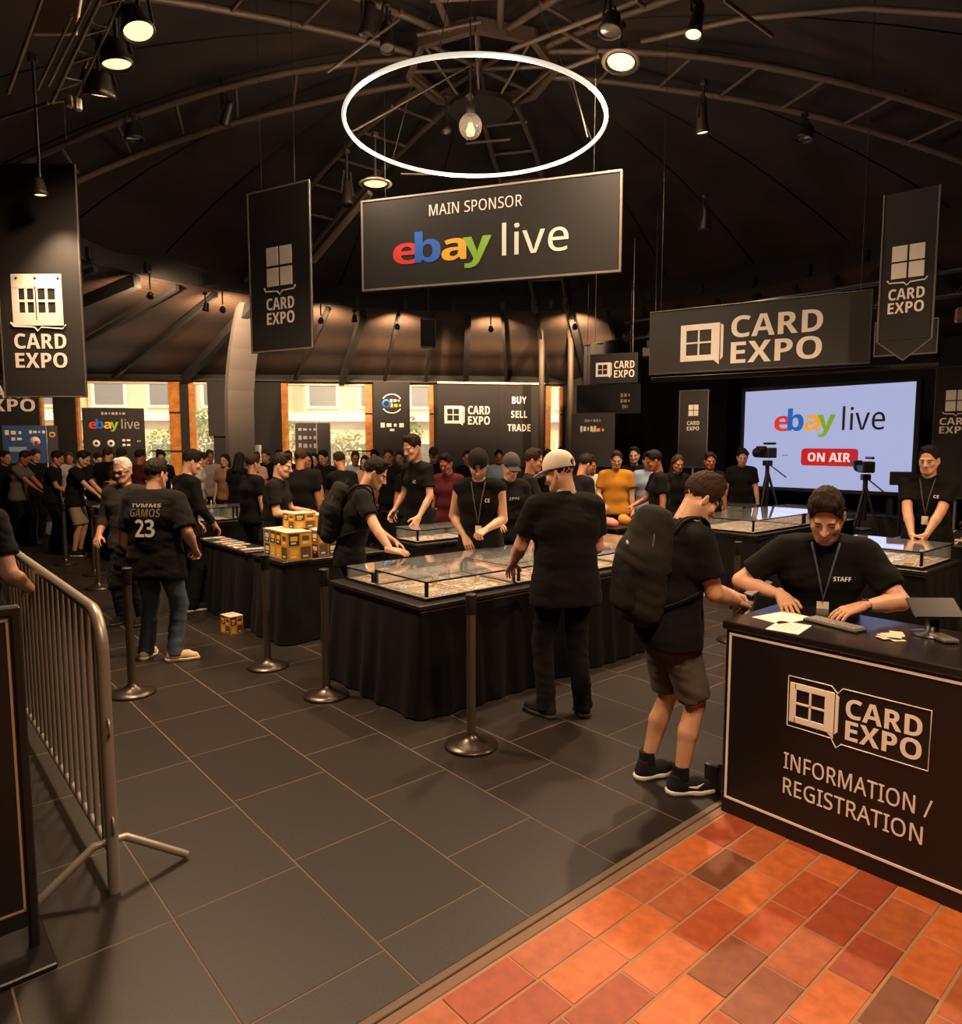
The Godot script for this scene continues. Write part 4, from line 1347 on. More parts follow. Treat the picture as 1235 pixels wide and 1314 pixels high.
	part("print", geo().lathe([Vector2(0.06, 0), Vector2(0.06, 0.003), Vector2(0.035, 0.003)], 14, Vector3(0, 0.62, 0.001), Basis(Vector3.RIGHT, PI / 2)), mat("ink_yellow", "#eeae28", 0.5), r[0])
	part("leg", geo().box(Vector3(0, -0.6, -0.06), Vector3(0.2, 1.4, 0.04)), mat("wall_black", "#161311", 0.85), r[0])
	# sponsor backdrop
	r = board("backdrop", "black sponsor backdrop with coloured letters in front of the wide window", "backdrop", Vector3(3.588, 1.231, -17.562), Vector3(4.710, 1.219, -16.984), 1.5, ban, 0.0, 0.05)
	o = r[0]
	p = 15.7 / 900.0
	blurred_line(o, 0, 79 * p, 29 * p, 3.5 * p, mat("print_grey", "#9a938c", 0.6), 7)
	auction_word(o, 1 * p, 64 * p, 59 * p, 16 * p, mat("print_grey", "#9a938c", 0.6))
	for q in [[-21, 0], [-4, 0], [14, 2], [29, 4]]:
		if q[1] < 2: part("print", geo().lathe([Vector2(4.5 * p, 0), Vector2(4.5 * p, 0.003), Vector2(2 * p, 0.003)], 14, Vector3(q[0] * p, 41 * p, 0.001), Basis(Vector3.RIGHT, PI / 2)), w, o)
		elif q[1] < 4:
			blurred_line(o, q[0] * p, 45 * p, 11 * p, 3 * p, w, 2)
			blurred_line(o, q[0] * p, 39 * p, 11 * p, 3 * p, w, 2)
		else: blurred_line(o, q[0] * p, 44 * p, 5 * p, 2 * p, mat("print_grey", "#9a938c", 0.6), 2)
	for s in [-1, 1]: part("leg", geo().box(Vector3(s * 0.6, -0.6, -0.06), Vector3(0.06, 1.3, 0.05)), edge, o)
	# roll banner with round crest
	r = board("roll_banner", "black roll banner with round blue and gold crest between narrow windows", "banner", Vector3(9.544, 1.247, -15.048), Vector3(10.339, 1.240, -14.622), 2.22, ban, 0.0, 0.03)
	o = r[0]
	p = 17.7 / 900.0
	var cy := 86 * p
	for q in [[0.55, 2.6], [3.7, 5.7]]:
		var arc := PackedVector3Array()
		for i in 9:
			var a := lerpf(q[0], q[1], i / 8.0)
			arc.append(Vector3(cos(a) * 13 * p, cy + sin(a) * 12 * p, 0.003))
		part("crest", geo().sweep(arc, 0.9 * p, 6), w, o)
	part("crest", geo().lathe([Vector2(6 * p, 0), Vector2(6 * p, 0.004), Vector2(3.4 * p, 0.004)], 16, Vector3(-7 * p, cy, 0.001), Basis(Vector3.RIGHT, PI / 2)), mat("ink_blue", "#2264c8", 0.5), o)
	blurred_line(o, 4 * p, cy + 4 * p, 14 * p, 4 * p, w, 3)
	blurred_line(o, 5 * p, cy - 2 * p, 16 * p, 5 * p, mat("ink_yellow", "#eeae28", 0.5), 3)
	blurred_line(o, 0, cy - 27 * p, 32 * p, 6 * p, w, 4)
	blurred_line(o, 0, cy - 33 * p, 9 * p, 3 * p, w, 1)
	part("base", geo().cbox(Vector3(0, -0.55, 0.0), Vector3(0.9, 1.1, 0.06), 0.01), mat("wall_black", "#161311", 0.85), o)
	# slogan wall
	r = board("slogan_wall", "wide black backdrop wall reading buy sell trade with white emblem", "backdrop", Vector3(11.051, 1.329, -14.414), Vector3(13.405, 1.317, -12.898), 2.12, ban, 0.0, 0.06)
	o = r[0]
	p = 18.3 / 900.0
	emblem(o, -49 * p, 67 * p, 22 * p, w)
	lettering(o, "CARD", -16 * p, 73 * p, 28 * p, 10.5 * p, w)
	lettering(o, "EXPO", -16 * p, 60 * p, 28 * p, 10.5 * p, w)
	lettering(o, "BUY", 36 * p, 86 * p, 19 * p, 9 * p, w)
	lettering(o, "SELL", 36 * p, 68 * p, 21 * p, 9 * p, w)
	lettering(o, "TRADE", 36 * p, 51 * p, 30 * p, 9 * p, w)
	part("seam", geo().box(Vector3(9 * p, 1.06, 0.0), Vector3(0.012, 2.1, 0.01)), mat("wall_black", "#161311", 0.85), o)
	part("top_rail", geo().tube(Vector3(-1.4, 2.17, 0), Vector3(1.4, 2.17, 0), 0.03, -1, 8), mat("pale_frame", "#e2d2b4", 0.5), o)
	part("base", geo().box(Vector3(0, -0.62, -0.05), Vector3(2.7, 1.3, 0.05)), mat("wall_black", "#161311", 0.85), o)
	# dark signs towards the stage
	r = board("wall_panel", "black panel with three small white lines above the vendor sign", "sign", Vector3(10.243, 2.478, -9.003), Vector3(10.833, 2.488, -7.960), 0.55, mat("wall_black", "#161311", 0.85), 0.0, 0.04)
	for i in 3: blurred_line(r[0], 0.32, 0.34 - i * 0.105, [0.2, 0.2, 0.12][i], 0.07, mat("print_grey", "#9a938c", 0.6), 3)
	for x in [-1, 1]: part("hang_wire", geo().tube(Vector3(x * 0.4, 0.55, 0), Vector3(x * 0.4, 2.4, 0), 0.005, -1, 5), edge, r[0])
	r = board("vendor_sign", "charcoal vendor sign with white and yellow print behind the orange shirt", "sign", Vector3(9.273, 1.503, -8.262), Vector3(9.601, 1.525, -7.580), 0.93, mat("header", "#2b2724", 0.7), 0.0, 0.04)
	blurred_line(r[0], 0.0, 0.80, 0.3, 0.05, mat("print_grey", "#9a938c", 0.6), 6)
	blurred_line(r[0], -0.08, 0.66, 0.3, 0.10, w, 5)
	blurred_line(r[0], 0.1, 0.64, 0.24, 0.07, mat("ink_yellow", "#eeae28", 0.5), 3)
	part("stand", geo().box(Vector3(0, -0.75, -0.06), Vector3(0.7, 1.6, 0.04)), mat("wall_black", "#161311", 0.85), r[0])
	r = board("notice_board", "dark notice board with white print in front of the third window", "board", Vector3(7.865, 1.166, -15.966), Vector3(8.514, 1.166, -15.401), 1.28, mat("poster_dark", "#2b2728", 0.6), 0.01, 0.04, edge)
	for i in 3: blurred_line(r[0], -0.12, 1.12 - i * 0.2, 0.5, 0.07 + i * 0.03, mat("print_grey", "#9a938c", 0.6), 4)
	part("post", geo().box(Vector3(0.1, 0.64, 0.004), Vector3(0.03, 1.28, 0.01)), edge, r[0])
	part("leg", geo().box(Vector3(0, -0.6, -0.06), Vector3(0.7, 1.3, 0.04)), edge, r[0])
	r = board("notice_board", "small white notice on a dark stand near the grey column", "board", Vector3(6.760, 1.487, -16.034), Vector3(6.954, 1.487, -15.866), 0.42, mat("paper", "#d8cfc0", 0.7), 0.0, 0.02)
	blurred_line(r[0], 0, 0.25, 0.16, 0.05, mat("header", "#2b2724", 0.7), 2)
	part("pole", geo().tube(Vector3(0, -1.48, -0.03), Vector3(0, 0.1, -0.03), 0.015, -1, 6), edge, r[0])

# ------------------------------------------------------------------ tables and cases
func cloth_skirt(x0: float, x1: float, z0: float, z1: float, h: float, seed_: int) -> Geo:
	var pts := []
	var nrm := []
	var step := 0.028
	var rc := 0.03
	var cor := [[Vector2(x0, z0), Vector2(x1, z0), Vector2(0, -1)], [Vector2(x1, z0), Vector2(x1, z1), Vector2(1, 0)], [Vector2(x1, z1), Vector2(x0, z1), Vector2(0, 1)], [Vector2(x0, z1), Vector2(x0, z0), Vector2(-1, 0)]]
	for e in cor:
		var l: float = (e[1] - e[0]).length()
		var n := int(l / step)
		for i in n:
			var f := lerpf(rc / l, 1.0 - rc / l, float(i) / (n - 1))
			pts.append(e[0].lerp(e[1], f)); nrm.append(e[2])
		var nx: Vector2 = Vector2(-e[2].y, e[2].x)
		for i in 2:
			var a := (i + 1) / 3.0
			var dn: Vector2 = (e[2] as Vector2).lerp(nx, a).normalized()
			pts.append(e[1] - ((e[2] + nx) as Vector2) * rc + dn * rc); nrm.append(dn)
	pts.append(pts[0]); nrm.append(nrm[0])
	var no := FastNoiseLite.new()
	no.seed = seed_
	no.frequency = 1.0
	var rows := 8
	var p := []
	var m := pts.size()
	for r in rows:
		var f := float(r) / (rows - 1)
		var y := lerpf(h, 0.012, f)
		for i in m:
			var d := 0.0
			var t := i * step if i < m - 1 else 0.0
			d = (sin(t * 23.0 + no.get_noise_1d(t * 1.3) * 5.0) * 0.5 + 0.5) * 0.035 * pow(f, 0.7) + no.get_noise_2d(t * 2.0, f * 1.5) * 0.02 * f + 0.045 * f
			var q: Vector2 = pts[i] + nrm[i] * d
			p.append(Vector3(q.x, y, q.y))
	var g := geo()
	g.grid(p, m, rows)
	g.quad(Vector3(x0, h, z1), Vector3(x1, h, z1), Vector3(x1, h, z0), Vector3(x0, h, z0))
	return g
func draped_table(label: String, x0: float, x1: float, z0: float, z1: float, h := 0.76, seed_ := 1) -> Node3D:
	var c := Vector3((x0 + x1) / 2, 0, (z0 + z1) / 2)
	var hx := (x1 - x0) / 2
	var hz := (z1 - z0) / 2
	var t := thing("display_table", label, "table", c, 0, "draped display tables")
	part("cloth", cloth_skirt(-hx, hx, -hz, hz, h, seed_), cloth_mat("drape", "#0c0b0a"), t)
	part("top", geo().cbox(Vector3(0, h + 0.017, 0), Vector3(hx * 2 + 0.04, 0.034, hz * 2 + 0.04), 0.005), mat("table_black", "#1b1714", 0.4), t)
	part("edge_trim", geo().cbox(Vector3(0, h - 0.015, 0), Vector3(hx * 2 + 0.012, 0.012, hz * 2 + 0.012), 0.003), mat("table_trim", "#3a332d", 0.5), t)
	return t
func clear_glass() -> StandardMaterial3D:
	if mats.has("clear"): return mats["clear"]
	var m := mat("clear", "#dfeaee", 0.02)
	m.transparency = BaseMaterial3D.TRANSPARENCY_ALPHA
	m.albedo_color.a = 0.06
	return m
func glass_case(label: String, x0: float, x1: float, z0: float, z1: float, y: float, h := 0.14, panes := true) -> void:
	var c := Vector3((x0 + x1) / 2, y, (z0 + z1) / 2)
	var hx := (x1 - x0) / 2
	var hz := (z1 - z0) / 2
	var t := thing("display_case", label, "display case", c, 0, "glass card cases")
	var fr := mat("case_black", "#171412", 0.35, 0.3)
	var lin := mat("case_lining", "#8f8273", 0.8)
	part("tray", geo().cbox(Vector3(0, 0.008, 0), Vector3(hx * 2, 0.016, hz * 2), 0.003), lin, t)
	var w := 0.022
	for sx in [-1, 1]:
		for sz in [-1, 1]:
			part("post", geo().cbox(Vector3(sx * (hx - w / 2), h / 2 + 0.016, sz * (hz - w / 2)), Vector3(w, h - 0.03, w), 0.002), fr, t)
		part("rail", geo().cbox(Vector3(sx * (hx - w / 2), h - 0.006, 0), Vector3(w, 0.012, hz * 2), 0.002), fr, t)
		part("rail", geo().cbox(Vector3(0, h - 0.006, sx * (hz - w / 2)), Vector3(hx * 2 - w * 2, 0.012, w), 0.002), fr, t)
		part("base_rail", geo().cbox(Vector3(sx * (hx + 0.004), 0.012, 0), Vector3(0.008, 0.024, hz * 2), 0.002), fr, t)
		part("base_rail", geo().cbox(Vector3(0, 0.012, sx * (hz + 0.004)), Vector3(hx * 2, 0.024, 0.008), 0.002), fr, t)
	if panes:
		part("glass_top", geo().box(Vector3(0, h + 0.003, 0), Vector3(hx * 2 - 0.002, 0.005, hz * 2 - 0.002)), clear_glass(), t)
		for s in [-1, 1]:
			part("glass_side", geo().box(Vector3(s * (hx - 0.004), h / 2 + 0.004, 0), Vector3(0.004, h - 0.04, hz * 2 - w * 2)), clear_glass(), t)
			part("glass_side", geo().box(Vector3(0, h / 2 + 0.004, s * (hz - 0.004)), Vector3(hx * 2 - w * 2, h - 0.04, 0.004)), clear_glass(), t)
var card_meshes := []
var card_names := ["white", "red", "gold", "blue", "cream", "grey", "brown", "orange", "silver", "green"]
func make_cards() -> void:
	var tones := [["e8e0d4", "7a6a5c"], ["b03a30", "e8d8c8"], ["c89a3c", "5a3a1c"], ["4a6a98", "d8dce0"], ["dcc8a4", "8a6038"], ["8a8580", "ece8e0"], ["6a4a34", "d8b890"], ["cc7a38", "f0e0c8"], ["c4c4c4", "50545c"], ["6a7a4c", "e0dcc0"]]
	for i in tones.size():
		var im := Image.create(24, 34, false, Image.FORMAT_RGB8)
		im.fill(Color.html("efe6d8"))
		var a := Color.html(tones[i][0])
		var b := Color.html(tones[i][1])
		im.fill_rect(Rect2i(2, 2, 20, 30), a)
		im.fill_rect(Rect2i(3, 5, 18, 16), b.lerp(a, 0.3))
		for y in range(6, 21):
			for x in range(4, 20):
				var d := Vector2((x - 12 + (i % 3)) / 5.5, (y - 14) / 7.0).length()
				if d < 1.0: im.set_pixel(x, y, b if d > 0.5 else a.darkened(0.4))
		im.fill_rect(Rect2i(4, 23, 16, 3), b)
		im.fill_rect(Rect2i(4, 28, 10, 2), b.lerp(a, 0.5))
		var m := mat("card%d" % i, "#ffffff", 0.25)
		m.albedo_texture = ImageTexture.create_from_image(im)
		card_meshes.append([geo().box(Vector3.ZERO, Vector3(0.085, 0.006, 0.12), Basis(), true).mesh(m), geo().box(Vector3.ZERO, Vector3(0.105, 0.008, 0.15), Basis(), true).mesh(m)])
func lay_cards(x0: float, x1: float, z0: float, z1: float, y: float, nx: int, nz: int, where: String, group: String, big := false, fill := 0.9) -> void:
	for i in nx:
		for j in nz:
			if rng.randf() > fill: continue
			var k := rng.randi() % card_meshes.size()
			if rng.randf() < 0.3: k = [0, 4, 0, 5][rng.randi() % 4]
			var p := Vector3(lerpf(x0, x1, (i + 0.5) / nx) + rng.randf_range(-0.012, 0.012), y + (0.004 if big else 0.003), lerpf(z0, z1, (j + 0.5) / nz) + rng.randf_range(-0.012, 0.012))
			var o := put(numbered("trading_card"), card_meshes[k][1 if big else 0], self, Transform3D(Basis(Vector3.UP, -PI / 2 + rng.randf_range(-0.15, 0.15)), p))
			tag(o, "%s trading card lying %s" % [card_names[k], where], "card", group + ", " + card_names[k])

# ------------------------------------------------------------------ queue posts, barrier, boards
func stanchion(label: String, p: Vector2, h := 0.97, toward := Vector3.ZERO) -> void:
	var t := thing("stanchion", label, "stanchion", Vector3(p.x, 0, p.y), 0, "queue stanchions")
	var m := mat("stanchion", "#6a5d52", 0.32, 0.75)
	part("base", geo().lathe([Vector2(0.165, 0), Vector2(0.17, 0.006), Vector2(0.165, 0.018), Vector2(0.12, 0.032), Vector2(0.06, 0.05), Vector2(0.034, 0.075), Vector2(0.03, 0.085)], 36), mat("stanchion_base", "#4a423b", 0.3, 0.8), t)
	part("pole", geo().lathe([Vector2(0.029, 0.08), Vector2(0.029, h - 0.12)], 20), m, t)
	part("collar", geo().lathe([Vector2(0.029, h - 0.13), Vector2(0.034, h - 0.125), Vector2(0.034, h - 0.02), Vector2(0.034, h - 0.02), Vector2(0.037, h - 0.016), Vector2(0.037, h - 0.004), Vector2(0.03, h), Vector2(0.001, h)], 20), mat("stanchion_cap", "#2c2723", 0.45, 0.4), t)
	if toward != Vector3.ZERO:
		var a := Vector3(0, h - 0.06, 0)
		var b := toward - Vector3(p.x, 0, p.y)
		var q := []
		for r in 2:
			for i in 13:
				var f := i / 12.0
				q.append(a.lerp(b, f) + Vector3(0, -0.05 * sin(PI * f) + (0.024 if r == 0 else -0.024), 0))
		part("belt", geo().grid(q, 13, 2), cloth_mat("belt", "#1a1816"), t)
func build_barrier() -> void:
	var t := thing("crowd_barrier", "galvanised steel crowd barrier with upright bars beside the entrance sign", "barrier", Vector3(0.67, 0, -4.4))
	var m := mat("galvanised", "#988e84", 0.42, 0.55)
	var z0 := 1.27
	var z1 := -1.25
	var top := 1.19
	var path := PackedVector3Array([Vector3(0, 0.0, z0)])
	for i in 7:
		var a := i / 6.0 * PI / 2
		path.append(Vector3(0, top - 0.16 + 0.16 * sin(a), z0 - 0.16 + 0.16 * cos(a)))
	for i in 7:
		var a := i / 6.0 * PI / 2
		path.append(Vector3(0, top - 0.16 + 0.16 * cos(a), z1 + 0.16 - 0.16 * sin(a)))
	path.append(Vector3(0, 0.0, z1))
	part("frame", geo().sweep(path, 0.025, 12), m, t)
	part("bottom_rail", geo().tube(Vector3(0, 0.17, z0), Vector3(0, 0.17, z1), 0.016, -1, 10), m, t)
	for i in 18:
		var z := lerpf(z0 - 0.125, z1 + 0.125, i / 17.0)
		part("bar", geo().tube(Vector3(0, 0.17, z), Vector3(0, top, z), 0.0115, -1, 8), m, t)
	for z in [z0 - 0.045, z1 + 0.045]:
		part("foot", geo().sweep(PackedVector3Array([Vector3(-0.31, 0.018, z), Vector3(-0.06, 0.2, z), Vector3(0.06, 0.2, z), Vector3(0.31, 0.018, z)]), 0.017, 10), m, t)
	for q in [[z0 + 0.03, 0.72], [z0 + 0.02, 0.3]]:
		var loop := PackedVector3Array()
		for i in 12: loop.append(Vector3(0.0, q[1] + 0.035 * sin(TAU * i / 12), q[0] + 0.022 * cos(TAU * i / 12)))
		part("hook", geo().sweep(loop, 0.006, 8, true), m, t)
func build_entry_sign() -> void:
	var t := thing("sign_stand", "black upright sign board with thin gold border at the left edge", "sign", Vector3(-0.015, 0, -2.945))
	var bk := mat("sign_black", "#171412", 0.5)
	part("foot_plate", geo().cbox(Vector3(0.0, 0.012, 0.0), Vector3(0.83, 0.024, 0.33), 0.005), mat("foot_plate", "#1f1b18", 0.35, 0.4), t)
	for s in [-1, 1]: part("upright", geo().cbox(Vector3(s * 0.37, 0.65, 0.0), Vector3(0.032, 1.27, 0.05), 0.006), bk, t)
	part("panel", geo().cbox(Vector3(0, 0.69, 0.005), Vector3(0.71, 1.16, 0.03), 0.004), bk, t)
	part("top_bar", geo().cbox(Vector3(0, 1.29, 0.0), Vector3(0.772, 0.034, 0.05), 0.006), bk, t)
	var gold := mat("gold_line", "#b89a78", 0.4, 0.3)
	for s in [-1, 1]:
		part("border_line", geo().box(Vector3(s * 0.343, 0.72, 0.022), Vector3(0.008, 1.08, 0.004)), gold, t)
		part("border_line", geo().box(Vector3(0, 0.72 + s * 0.54, 0.022), Vector3(0.694, 0.008, 0.004)), gold, t)
	lettering(t, "S", 0.272, 0.735, 0.045, 0.07, white(), false, 0.02)
func build_counter() -> void:
	var t := thing("registration_counter", "black registration counter with white outlined front and white lettering", "counter", Vector3(3.2, 0, -0.5))
	t.rotation.y = -PI / 2           # local +z looks towards -x, local x runs towards +z
	var l := 2.6
	var bk := mat("counter_black", "#141110", 0.42)
	var d := 0.62
	part("body", geo().cbox(Vector3(0, 0.48, -d / 2), Vector3(l, 0.96, d), 0.006), bk, t)
	var gl := mat("counter_top", "#1a1513", 0.24)
	part("worktop", geo().cbox(Vector3(0, 0.98, -d / 2), Vector3(l + 0.03, 0.04, d + 0.03), 0.006), gl, t)
	var w := white()
	for s in [-1, 1]:
		part("outline", geo().box(Vector3(s * (l / 2 - 0.027), 0.514, 0.003), Vector3(0.011, 0.859, 0.004)), w, t)
		part("outline", geo().box(Vector3(0, 0.514 + s * 0.424, 0.003), Vector3(l - 0.065, 0.011, 0.004)), w, t)
	# emblem with the outlined name; x measured from the counter's far corner
	var x0 := -l / 2
	emblem(t, x0 + 0.432, 0.678, 0.19, w, 0.002)
	var ol := PackedVector3Array()
	for q in [[0.328, 0.80], [0.522, 0.80], [0.55, 0.772], [0.572, 0.80], [0.917, 0.80], [0.917, 0.545], [0.575, 0.545], [0.552, 0.522], [0.53, 0.56], [0.328, 0.56]]:
		ol.append(Vector3(x0 + q[0], q[1], 0.003))
	part("name_outline", geo().sweep(ol, 0.003, 5, true), w, t)
	lettering(t, "CARD", x0 + 0.737, 0.718, 0.30, 0.088, w)
	lettering(t, "EXPO", x0 + 0.739, 0.618, 0.30, 0.088, w)
	lettering(t, "INFORMATION /", x0 + 0.63, 0.385, 0.62, 0.077, w, false)
	lettering(t, "REGISTRATION", x0 + 0.616, 0.262, 0.59, 0.077, w, false)
	# things on the counter
	var pap := mat("paper", "#d8cfc0", 0.7)
	var pp := solo("paper_sheet", geo().box(Vector3(0, 0.001, 0), Vector3(0.21, 0.002, 0.15)), pap, "white form lying at the front of the counter", "paper", Vector3(3.30, 1.0, -1.53), 0.15)
	for i in 5: part("print", geo().box(Vector3(0, 0.0025, -0.05 + i * 0.022), Vector3(0.15, 0.0006, 0.004)), mat("print_tan", "#a08a78", 0.8), pp)
	solo("paper_sheet", geo().box(Vector3(0, 0.001, 0), Vector3(0.26, 0.002, 0.17)), pap, "white form lying under the clerk's hands", "paper", Vector3(3.47, 1.0, -1.64), -0.2)
	var k := thing("keyboard", "small grey keyboard in front of the clerk", "keyboard", Vector3(3.5, 1.0, -1.40), 1.35)
	part("case", geo().cbox(Vector3(0, 0.008, 0), Vector3(0.28, 0.014, 0.1), 0.004), mat("keyboard_case", "#46423e", 0.5), k)
	for i in 10:
		for j in 3: part("key", geo().cbox(Vector3(-0.12 + i * 0.0265, 0.017, -0.03 + j * 0.03), Vector3(0.022, 0.005, 0.024), 0.001), mat("keycap", "#77726c", 0.5), k)
	for i in 6:
		solo("badge_card", geo().cbox(Vector3(0, 0.002, 0), Vector3(0.085, 0.003, 0.055), 0.001), mat("badge%d" % (i % 3), ["#e0d8cc", "#c8c4bc", "#d8c4a8"][i % 3], 0.35), "%s plastic badge in the loose pile on the counter" % ["white", "grey", "cream"][i % 3], "badge", Vector3(3.47 + rng.randf_range(-0.03, 0.03), 1.001 + i * 0.003, -1.12 + rng.randf_range(-0.03, 0.03)), rng.randf() * 3.0, "badges on the counter")
	var tm := thing("payment_terminal", "black tilted tablet terminal on a stand at the counter", "terminal", Vector3(3.66, 1.0, -1.03), -0.75)
	part("base", geo().lathe([Vector2(0.085, 0), Vector2(0.085, 0.01), Vector2(0.03, 0.02), Vector2(0.025, 0.08)], 20), mat("terminal_black", "#100e0d", 0.35), tm)
	part("neck", geo().cbox(Vector3(0, 0.08, 0), Vector3(0.05, 0.12, 0.03), 0.006), mat("terminal_black", "#100e0d", 0.35), tm)
	var tb := Basis(Vector3.RIGHT, -0.9)
	part("tablet", geo().cbox(Vector3(0, 0.13, 0.01), Vector3(0.22, 0.12, 0.016), 0.005, tb), mat("terminal_black", "#100e0d", 0.35), tm)
	part("stand_foot", geo().cbox(Vector3(0.0, 0.012, 0.09), Vector3(0.07, 0.02, 0.12), 0.006), mat("terminal_grey", "#6a625a", 0.4, 0.4), tm)
	solo("equipment_box", geo().cbox(Vector3(0, 0.08, 0), Vector3(0.06, 0.16, 0.08), 0.008), mat("terminal", "#1e1b19", 0.4), "small black box standing on the floor beside the counter's corner", "box", Vector3(3.36, 0.0, -1.94))
func build_boxes() -> void:
	var ims := []
	for i in 3:
		var im := Image.create(48, 48, false, Image.FORMAT_RGB8)
		im.fill(Color.html(["a87828", "8a5f22", "9c9080"][i]))
		for y in 2:
			for x in 2:
				im.fill_rect(Rect2i(3 + x * 23, 3 + y * 23, 20, 20), Color.html(["3a2c1a", "c89030", "4a4038"][(x + y + i) % 3]))
				im.fill_rect(Rect2i(6 + x * 23, 7 + y * 23, 14, 8), Color.html(["d8a848", "5a4220", "c8bca8"][(x + i) % 3]))
				im.fill_rect(Rect2i(7 + x * 23, 17 + y * 23, 10, 3), Color.html("d8ccb8"))
		var m := mat("carton%d" % i, "#ffffff", 0.5)
		m.albedo_texture = ImageTexture.create_from_image(im)
		ims.append(m)
	var lid := mat("carton_lid", "#b8a890", 0.6)
	var say := ["lower front box of the gold card boxes, at the table corner", "lower rear box of the gold card boxes", "gold box at the right of the box pile", "top gold box held by the vendor on the pile", "tall gold box behind the pile", "pale box behind the gold pile"]
	var spec := [[3.03, -6.24, 0, 0.25, 0.27, 0.28, 0], [3.04, -6.52, 0, 0.25, 0.27, 0.26, 2], [3.36, -6.30, 0, 0.22, 0.26, 0.26, 1], [3.20, -6.45, 0.272, 0.24, 0.15, 0.22, 0], [3.42, -6.58, 0, 0.2, 0.38, 0.2, 1], [3.68, -6.45, 0, 0.24, 0.3, 0.2, 2]]
	for i in spec.size():
		var s: Array = spec[i]
		var b := thing("carton", say[i], "box", Vector3(s[0], 0.795 + s[2], s[1]), rng.randf_range(-0.06, 0.06), "card boxes on the corner table")
		part("body", geo().box(Vector3(0, s[4] / 2, 0), Vector3(s[3], s[4], s[5]), Basis(), true), ims[s[6]], b)
		part("lid", geo().cbox(Vector3(0, s[4] - 0.004, 0), Vector3(s[3] + 0.004, 0.012, s[5] + 0.004), 0.002), lid, b)
	for i in 3:
		var b := thing("carton", "tan cardboard carton on the left row of tables, %s of its stack" % ["lowest", "middle", "topmost"][i], "box", Vector3(3.02, 0.795 + i * 0.17, -12.62), 0.05 * i, "cartons on the left row")
		part("body", geo().box(Vector3(0, 0.083, 0), Vector3(0.3, 0.165, 0.3), Basis(), true), ims[1], b)
		part("flap", geo().box(Vector3(0, 0.166, 0), Vector3(0.3, 0.004, 0.12)), lid, b)
	var fb := thing("carton", "small orange carton on the floor under the corner table", "box", Vector3(2.66, 0, -6.9), 0.1)
	part("body", geo().box(Vector3(0, 0.09, 0), Vector3(0.14, 0.18, 0.2), Basis(), true), ims[0], fb)
	part("lid", geo().cbox(Vector3(0, 0.178, 0), Vector3(0.144, 0.01, 0.204), 0.002), lid, fb)
